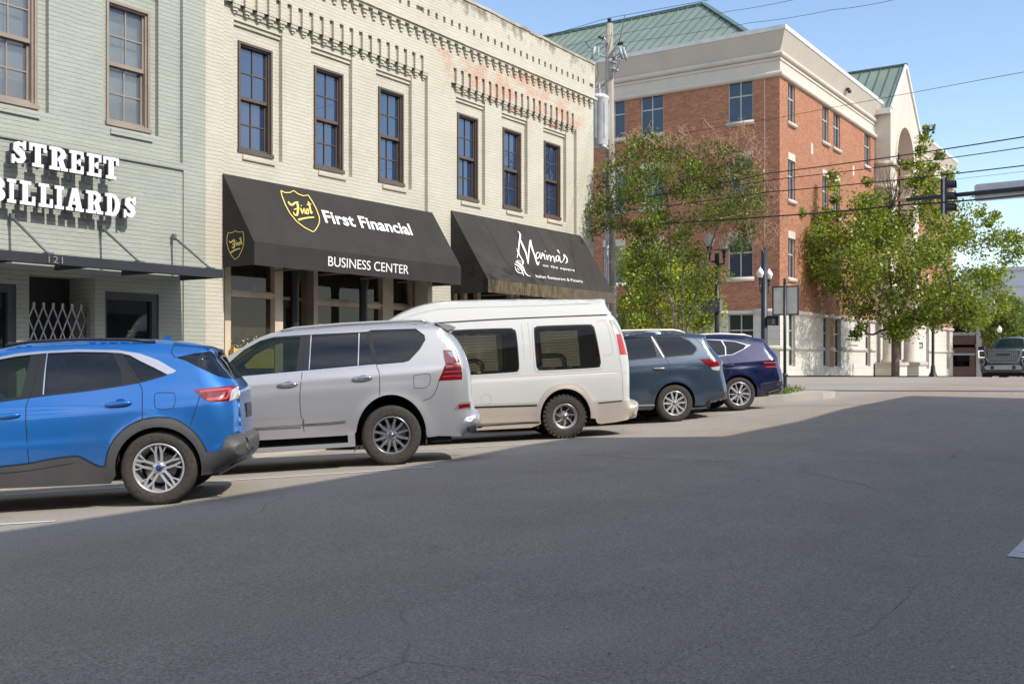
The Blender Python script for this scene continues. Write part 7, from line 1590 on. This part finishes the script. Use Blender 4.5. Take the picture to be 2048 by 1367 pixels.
for k in range(6): a = k*math.pi/3; m_.box(q.x+.27*math.cos(a)-.012, q.x+.27*math.cos(a)+.012, q.y+.27*math.sin(a)-.03, q.y+.27*math.sin(a)+.03, q.z-.6, q.z+.5)
m_.build('transformer', simple('transformer_grey', (.62, .64, .66), .4), t); m_ = MB()
for a in (-.1, .1): m_.lathe([(.045, .78), (.06, .82), (.035, .86), (.055, .90), (.03, .96), (.02, 1.1)], (q.x+a, q.y+a*.5, q.z), 10)
m_.build('bushing', PORC, t)
m_ = MB(); m_.tube([pos(1214.5, 440, 31.75), pos(1214.5, 760, 31.75)], .055, 10); m_.build('conduit', simple('pvc_conduit', (.56, .58, .60), .5), t)
m_ = MB()
for pts_ in ([(1250, 30), (1246, 50), (1240, 75), (1238, 92)], [(1190, 92), (1196, 88), (1212, 88), (1214, 95)], [(1195, 128), (1197, 150), (1190, 168), (1187, 180)], [(1240, 122), (1228, 150), (1210, 165), (1198, 180)], [(1170, 82), (1178, 95), (1186, 98)], [(1245, 90), (1252, 95), (1250, 105)]): m_.tube([pos(a, b, 31.6) for a, b in pts_], .011, 4)
m_.build('jumper_wire', BLACK, t)
m_ = MB(); a = pos(1222, 300, 32); b = pos(1206, 292, 31.6); m_.tube([a, a.lerp(b, .5)+Vector((0, 0, .12)), b], .022, 8); m_.build('lamp_arm', STEEL, t); m_ = MB(); m_.tube([b-RT*.12+Vector((0, 0, .05)), b, b+RT*.16-Vector((0, 0, .10))], [.05, .09, .04], 10); m_.build('lamp_head', simple('lamp_head_grey', (.5, .5, .5), .4), t)
# overhead wires
WIRE = simple('black_cable', (.015, .015, .017), .6)
def wire(pts_, r, label, n=16, sag=.0):
    P_ = [pos(*q) for q in pts_]; out = []
    for a, b in zip(P_, P_[1:]):
        for k in range(n): s_ = k/n; p = a.lerp(b, s_); p.z -= sag*4*s_*(1-s_); out.append(p)
    out.append(P_[-1]); m = MB(); m.tube(out, r, 5); o = m.build('overhead_wire', WIRE, None, rn=False, label=label, cat='wire', group='overhead wires'); return o
wire([(960, 112, 36), (1214.5, 37, 32), (1640, -40, 24)], .008, 'highest thin wire, running over the top insulator of the wooden pole')
wire([(1080, 103, 36), (1207, 74, 31.7), (1455, 23.4, 27), (1620, -8, 24)], .006, 'thin wire on the left upper insulator, crossing the green roof', sag=.03)
wire([(1060, 130, 36), (1237, 87, 31.7), (1502, 45.7, 27), (1664, 20, 24.5), (1800, -3, 22)], .006, 'thin wire on the right upper insulator, passing the tip of the green roof', sag=.03)
wire([(1222, 290, 32), (1558.6, 235, 27), (1980, 156.6, 21), (2200, 117, 19)], .006, 'thin lone wire crossing the civic building below its cornice')
wire([(1222, 405, 32), (1540, 346, 27), (2048, 273.7, 21), (2300, 240, 19)], .014, 'uppermost of the black cables crossing in front of the arched entrance bay', sag=.03)
wire([(1222, 402, 32), (1560, 357.8, 27), (2048, 294.8, 21), (2300, 262, 19)], .011, 'second of the black cables crossing in front of the arched entrance bay', sag=.03)
wire([(1222, 424, 32), (1540, 383.6, 27), (2048, 331, 21), (2300, 305, 19)], .013, 'third black cable, just above the signal head', sag=.03)
wire([(1222, 452, 32), (1560, 431.6, 27), (1800, 410, 24), (2048, 390, 21), (2300, 368, 19)], .019, 'thickest black cable, passing just under the signal mast arm', sag=.02)
wire([(1700, 402, 32), (1880, 362, 30), (2048, 343, 28), (2300, 315, 26)], .005, 'faint thin wire above the mast arm')
# acorn-globe lamps
def acorn(parent, p, s_=1.0):
    m = MB(); m.lathe([(.055*s_, 0), (.10*s_, .02*s_), (.155*s_, .20*s_), (.165*s_, .24*s_), (.12*s_, .33*s_), (.07*s_, .40*s_), (.035*s_, .44*s_), (.02*s_, .48*s_), (0, .50*s_)], tuple(p), 16); m.build('globe', MILK, parent)
    m = MB(); m.lathe([(.03*s_, -.28*s_), (.07*s_, -.22*s_), (.04*s_, -.18*s_), (.09*s_, -.03*s_), (.10*s_, .02*s_)], tuple(p), 12); m.build('lamp_base', POLEM, parent)
g_ = pos(1434, 715, 30.5); t = thing('twin_street_lamp', (g_.x, g_.y, .55), 'dark twin-globe street lamp with equipment box, half hidden by the crepe myrtle', 'street lamp')
m_ = MB(); m_.tube([(g_.x, g_.y, .3), (g_.x, g_.y, 4.55)], [.085, .07], 12); m_.build('pole', POLEM, t)
for px, py in ((1448, 499), (1419, 494)):
    p = pos(px, py, 30.5); acorn(t, p, .92); m_ = MB(); m_.tube([Vector((g_.x, g_.y, p.z-.45)), p-Vector((0, 0, .42)), p-Vector((0, 0, .22))], .03, 8); m_.build('arm', POLEM, t)
a, b = pos(1403, 613, 30.4), pos(1431, 613, 30.4); m_ = MB(); m_.bar(a, b, .3, .36); m_.build('equipment_box', simple('dark_box', (.030, .034, .036), .5), t); m_ = MB(); c_ = pos(1437, 611, 30.4); m_.bar(c_-Vector((0, 0, .17)), c_+Vector((0, 0, .17)), .16, .2); m_.build('box_collar', simple('grey_box', (.12, .13, .14), .5), t)
g_ = pos(1528.5, 715, 34); t = thing('signal_pole', (g_.x, g_.y, .6), 'thick dark fluted pole with a pair of white acorn lamps and walk signal', 'signal pole')
m_ = MB(); m_.tube([(g_.x, g_.y, .3), (g_.x, g_.y, .8), (g_.x, g_.y, 5.1)], [.15, .115, .10], 16); m_.lathe([(.2, .35), (.19, .6), (.13, .8), (.115, .9)], (g_.x, g_.y, 0), 16); m_.build('pole', POLEM, t)
for px, py in ((1520.5, 556), (1538, 559)):
    p = pos(px, py, 33.95 if px < 1530 else 34.1); acorn(t, p, .76); m_ = MB(); m_.tube([Vector((g_.x, g_.y, p.z-.55)), p-Vector((0, 0, .42)), p-Vector((0, 0, .12))], .03, 8); m_.build('arm', POLEM, t)
pa = pos(1546, 641, 33.85); ps = thing('pedestrian_signal', tuple(pa), 'black pedestrian walk signal box mounted right of the thick dark pole', 'pedestrian signal')
m_ = MB(); m_.bar(pa-RT*.19+FW*.1, pa+RT*.19+FW*.1, .22, .31); m_.bar(pa-RT*.34+FW*.1, pa-RT*.15+FW*.1, .05, .05); m_.build('housing', BLACK, ps)
m_ = MB()
for s_ in (-1, 1): m_.bar(pa+RT*.18*s_-FW*.0-Vector((0, 0, .14)), pa+RT*.18*s_+Vector((0, 0, .15)), .02, .12)
m_.bar(pa-RT*.19+Vector((0, 0, .155)), pa+RT*.19+Vector((0, 0, .155)), .14, .02); m_.build('visor', BLACK, ps)
m_ = MB(); q = pa-FW*.016; GREYW = simple('unlit_symbol', (.16, .17, .18), .5)
m_.lathe([(0, -.008), (.022, -.008), (.022, .008), (0, .008)], tuple(q+Vector((0, 0, .09))), 8); 
for (a1, b1), (a2, b2) in (((0, .06), (0, -.03)), ((0, -.03), (-.035, -.11)), ((0, -.03), (.035, -.11)), ((0, .05), (-.045, .0)), ((0, .05), (.045, .01))): m_.bar(q+RT*a1+Vector((0, 0, b1)), q+RT*a2+Vector((0, 0, b2)), .016)
m_.build('walking_figure', GREYW, ps)
# board sign on its post, on the kerb island
sx_, sy_ = 26.8, 9.33; sz_ = float(gz(sx_, sy_))+.16; t = thing('street_sign', (sx_, sy_, sz_), 'blank-backed framed board sign on a dark post with ball finial at the kerb island', 'street sign')
m_ = MB(); m_.tube([(sx_, sy_, sz_-.1), (sx_, sy_, 3.45)], .042, 12); m_.lathe([(.075, 0), (.075, .03), (.055, .06), (.052, .42), (.085, .45), (.085, .49), (.05, .53)], (sx_, sy_, sz_), 14); m_.lathe([(.045, 0), (.06, .02), (.03, .05), (.045, .08), (.038, .12), (0, .145)], (sx_, sy_, 3.44), 12); m_.build('post', POLEM, t)
m_ = MB(); m_.box(sx_+.05, sx_+.07, sy_-.33, sy_+.33, 2.62, 3.34); m_.build('panel', simple('sign_back', (.72, .70, .64), .6, .0), t); m_ = MB()
for q in ((-.36, -.33, 2.59, 3.37), (.33, .36, 2.59, 3.37), (-.33, .33, 2.59, 2.62), (-.33, .33, 3.34, 3.37)): m_.box(sx_+.035, sx_+.085, sy_+q[0], sy_+q[1], q[2], q[3])
m_.build('frame', BLACK, t)
# signal mast arm with signal head
ma = thing('signal_mast', (33.4, -4.2, .6), 'dark signal mast arm reaching in from the right edge with a blank-backed street name panel', 'signal mast')
m_ = MB(); m_.tube([(33.85, 7.85, 6.44), (33.6, 3, 6.47), (33.4, -4.2, 6.5)], [.062, .078, .11], 12); m_.build('arm', POLEM, ma); m_ = MB(); m_.tube([(33.4, -4.2, .2), (33.4, -4.2, 7.0)], [.16, .12], 14); m_.build('pole', POLEM, ma)
y0_, y1_ = 5.85, 3.05; m_ = MB(); pr = [(y0_, 6.26), (y0_-.05, 6.2), (y1_+.05, 6.22), (y1_, 6.28), (y1_, 6.70), (y1_+.05, 6.75), (y0_-.05, 6.73), (y0_, 6.68)]; m_.prism(pr, lambda a, b, d: (33.80+d, a, b), 0, .01); m_.build('name_panel', simple('sign_back_grey', (.55, .55, .58), .5, .1), ma)
hp = Vector((33.82, 6.62, 6.45)); th_ = thing('traffic_signal', tuple(hp), 'black three-lamp traffic signal head hanging on the mast arm, seen from its side', 'traffic signal')
m_ = MB(); m_.box(hp.x-.17, hp.x+.17, hp.y-.02, hp.y+.17, hp.z-.55, hp.z+.52); m_.build('housing', BLACK, th_)
for k, cz in enumerate((.34, -.02, -.37)):
    m_ = MB(); n = 14; vs = []
    for i in range(n+1): a = math.radians(-35+250*i/n); vs += [(hp.x+.145*math.cos(a), hp.y-.02, hp.z+cz+.145*math.sin(a)), (hp.x+.145*math.cos(a), hp.y-.24, hp.z+cz+.145*math.sin(a)-.02)]
    m_.add(vs, [(2*i, 2*i+1, 2*i+3, 2*i+2) for i in range(n)], True); m_.build('visor', BLACK, th_)
    m_ = MB(); m_.lathe([(.13, -.03), (.11, -.045), (.05, -.055), (0, -.058)], (hp.x, hp.y, hp.z+cz), 16, 'Y'); m_.build('lens', simple('lens_dark_%s' % ('red', 'amber', 'green')[k], ((.06, .01, .01), (.07, .035, .005), (.005, .04, .02))[k], .15), th_)
m_ = MB(); m_.box(hp.x-.19, hp.x-.172, hp.y+.05, hp.y+.10, hp.z-.62, hp.z+.60); m_.tube([(hp.x-.18, hp.y+.07, hp.z+.58), (hp.x, hp.y+.07, hp.z+.6)], .02, 6); m_.tube([(hp.x-.18, hp.y+.07, hp.z-.6), (hp.x, hp.y+.07, hp.z-.6)], .02, 6); m_.build('hanger', STEEL, th_)
# posts further away
g_ = pos(1866, 753, 60); t = thing('lamp_post', (g_.x, g_.y, g_.z), 'dark slender lamp post standing right of the shade tree trunk', 'lamp post'); m_ = MB(); m_.lathe([(.26, 0), (.22, .12), (.14, .3), (.12, .6), (.085, .7), (.075, 4.6)], tuple(g_), 14); m_.build('post', POLEM, t); acorn(t, g_+Vector((0, 0, 4.85)), 1.0)
g_ = pos(1999, 756, 78); t = thing('lamp_post', (g_.x, g_.y, g_.z), 'single globe street lamp above the roof of the dark pickup', 'lamp post'); m_ = MB(); tz = pos(1999, 672, 78).z; m_.tube([tuple(g_), (g_.x, g_.y, tz)], .08, 10); m_.build('post', POLEM, t); acorn(t, Vector((g_.x, g_.y, tz+.25)), 1.15)
mr_ = MB()
for k, px in enumerate((1996, 2003, 2012, 2021, 2031, 2043)):
    a = pos(px, 760, 70); b = pos(px, 742, 70); mr_ = MB(); mr_.bar(a, b, .07, .07); mr_.lathe([(.06, 0), (.06, .08), (0, .12)], tuple(b), 8)
    mr_.build('bollard', simple('pale_bollard', (.45, .43, .40), .6), None, label='slim pale post in the row seen beneath the dark pickup', cat='bollard', group='posts behind the pickup')

# ================================================================ DARK PICKUP AT THE CREST
c = Car('pickup_truck', 'dark blue pickup truck with wide chrome grille coming over the crest at the right edge', None, None, .84, .99, 3.75, (0, 0, 1), 1.02, 1.35, .50, group=None, cat='pickup truck', ax=(-1, 0.03, 0), root_xyz=(54.6, 7.30, 0), tuck=.04, zmid=.9)
def m_pt(x, z): return (x, z, 'm')
up = [(m_pt(-1.15, .5), .15, .03, 'eclad'), (m_pt(-1.2, .62), .15, .03, 'eclad'), (m_pt(-1.15, .8), .15, .03, 'epaint'), (m_pt(-1.12, 1.42), .12, .02, 'epaint'), (m_pt(-1.0, 1.46), .12, .02, 'tpaint'), (m_pt(.7, 1.46), .12, .02, 'tpaint'), (m_pt(.95, 1.5), .12, .02, 'twind'), (m_pt(1.15, 1.95), .14, .03, 'tpaint'), (m_pt(1.6, 2.02), .14, .04, 'tpaint'), (m_pt(2.3, 2.02), .14, .04, 'tpaint'), (m_pt(2.75, 1.96), .14, .03, 'twind'), (m_pt(3.1, 1.72), .14, .03, 'twind'), (m_pt(3.42, 1.50), .16, .03, 'tpaint'), (m_pt(3.9, 1.47), .2, .03, 'tpaint'), (m_pt(4.5, 1.42), .2, .03, 'epaint'), (m_pt(4.68, 1.30), .16, .03, 'epaint'), (m_pt(4.72, .8), .16, .03, 'epaint'), (m_pt(4.76, .6), .16, .04, 'epaint'), (m_pt(4.66, .42), .15, .03, 'eclad')]
low = [(4.5, .40, 'm')]+c.arch(3.75, .50, -4, 184)+[(3.1, .42, 'm'), (1.6, .42, 'm'), (.55, .42, 'm')]+c.arch(0, .50, -4, 184)+[(-.6, .45, 'm'), (-.9, .48, 'm')]
c.set_outline(up, low); PK = carpaint('dark_truck_paint', (.010, .022, .048), .3, .25)
c.zone('window', [m_pt(1.3, 1.88), m_pt(2.0, 1.92), m_pt(2.0, 1.5), m_pt(1.15, 1.5)], TINT, -.008, smooth=False); c.zone('window', [m_pt(2.08, 1.92), m_pt(2.65, 1.88), m_pt(3.12, 1.55), m_pt(3.12, 1.5), m_pt(2.08, 1.5)], CLEARG, -.008, smooth=False)
c.build(PK, {'clad': ('bumper', DARKP), 'glass': ('rear_glass', TINT), 'wind': ('windscreen', CLEARG)}, step=.09); c.seats([1.3, 2.2])
def front(name, poly, x, th, mat, both=True, rn=True):
    for sd in ((1, -1) if both else (1,)): m = MB(); m.prism([(a*sd, b) for a, b in poly], lambda a, b, d: (x+d, a, b), 0, th); m.build(name, mat, c.root, local=True)
front('grille', [(-.72, 1.36), (.72, 1.36), (.66, 1.12), (.55, .90), (-.55, .90), (-.66, 1.12)], 4.735, .02, simple('grille_mesh', (.10, .10, .11), .4, .6), False)
m_ = MB(); 
for z in np.arange(.95, 1.34, .055): m_.box(4.757, 4.766, -.60, .60, z, z+.018)
for y in np.arange(-.6, .62, .075): m_.box(4.756, 4.764, y, y+.016, .93, 1.34)
m_.build('grille_bars', simple('dull_chrome', (.30, .30, .31), .3, .8), c.root, local=True); m_ = MB(); ring = [(-.76, 1.41), (.76, 1.41), (.70, 1.12), (.58, .87), (-.58, .87), (-.70, 1.12)]
for i in range(6): a, b = ring[i], ring[(i+1) % 6]; m_.bar((4.76, a[0], a[1]), (4.76, b[0], b[1]), .07, .06)
m_.build('grille_surround', CHROME, c.root, local=True); m_ = MB(); m_.box(4.768, 4.785, -.28, .28, 1.16, 1.25); m_.build('badge', DARKP, c.root, local=True)
for sd in (1, -1):
    m_ = MB(); m_.prism([(.78*sd, 1.38), (1.0*sd, 1.38), (.98*sd, 1.10), (.74*sd, 1.10)], lambda a, b, d: (4.66+.0*d+d, a, b), 0, .08); h = m_.build('headlamp', simple('lamp_housing', (.06, .065, .07), .2), c.root, local=True)
    m_ = MB()
    for a, b in (((.77*sd, 1.39), (1.01*sd, 1.39)), ((1.0*sd, 1.39), (.99*sd, 1.09)), ((.99*sd, 1.10), (.76*sd, 1.09))): m_.bar((4.75, a[0], a[1]), (4.75, b[0], b[1]), .022, .022)
    m_.build('running_light', emis('lit_running_light', (1, .98, .92), .9), h, local=True)
    m_ = MB(); m_.prism([(.80*sd, 1.04), (.98*sd, 1.04), (1.0*sd, .90), (.96*sd, .74), (.80*sd, .74), (.74*sd, .9)], lambda a, b, d: (4.70+d, a, b), 0, .05); m_.build('fog_lamp', CHROME, c.root, local=True); m_ = MB(); m_.prism([(.83*sd, 1.00), (.93*sd, 1.00), (.95*sd, .90), (.92*sd, .79), (.83*sd, .79), (.79*sd, .9)], lambda a, b, d: (4.752+d, a, b), 0, .01); m_.build('fog_lamp_inset', DARKP, c.root, local=True)
front('skid_plate', [(-.66, .74), (.66, .74), (.76, .66), (.70, .54), (-.70, .54), (-.76, .66)], 4.765, .03, simple('skid_silver', (.36, .36, .34), .4, .5), False)
for sd in (1, -1): m_ = MB(); m_.box(4.797, 4.81, sd*.44-.07, sd*.44+.07, .56, .71); m_.build('tow_hook', BLACK, c.root, local=True)
for sd in (1, -1):
    m_ = MB(); m_.box(3.0, 3.16, sd*1.08, sd*1.34, 1.42, 1.62); m_.bar((3.08, sd*.9, 1.45), (3.08, sd*1.1, 1.47), .05); m_.build('mirror', PK, c.root, local=True)
c.wheels(.26, path_sp, tw=.28)
# pale sedan parked inside the garage, and another vehicle on the deck above
def plain_car(px, py, Z, yaw, paint, label):
    p = pos(px, py, Z); t = thing('garage_car', tuple(p), label, 'car', 'cars inside the garage', rz=yaw); fn = lambda a, b, d: (a, d, b)
    m = MB(); m.prism([(-2.2, .3), (2.2, .3), (2.25, .7), (1.3, .92), (-1.9, .98), (-2.25, .9)], fn, -.85, .85); m.build('body', paint, t, local=True)
    m = MB(); m.prism([(-1.75, .98), (1.2, .93), (.5, 1.42), (-1.1, 1.45)], fn, -.72, .72); m.build('cabin', TINT, t, local=True)
    for x in (-1.35, 1.4):
        for y in (-.82, .82): m = MB(); m.lathe([(0, -.1), (.32, -.1), (.32, .1), (0, .1)], (x, y, .32), 16, 'Y'); m.build('wheel', RUBBER, t, local=True)
plain_car(1922, 752, 97.5, 1.4, simple('white_car_paint', (.6, .6, .6), .3), 'pale sedan parked inside the lowest opening of the brown garage')
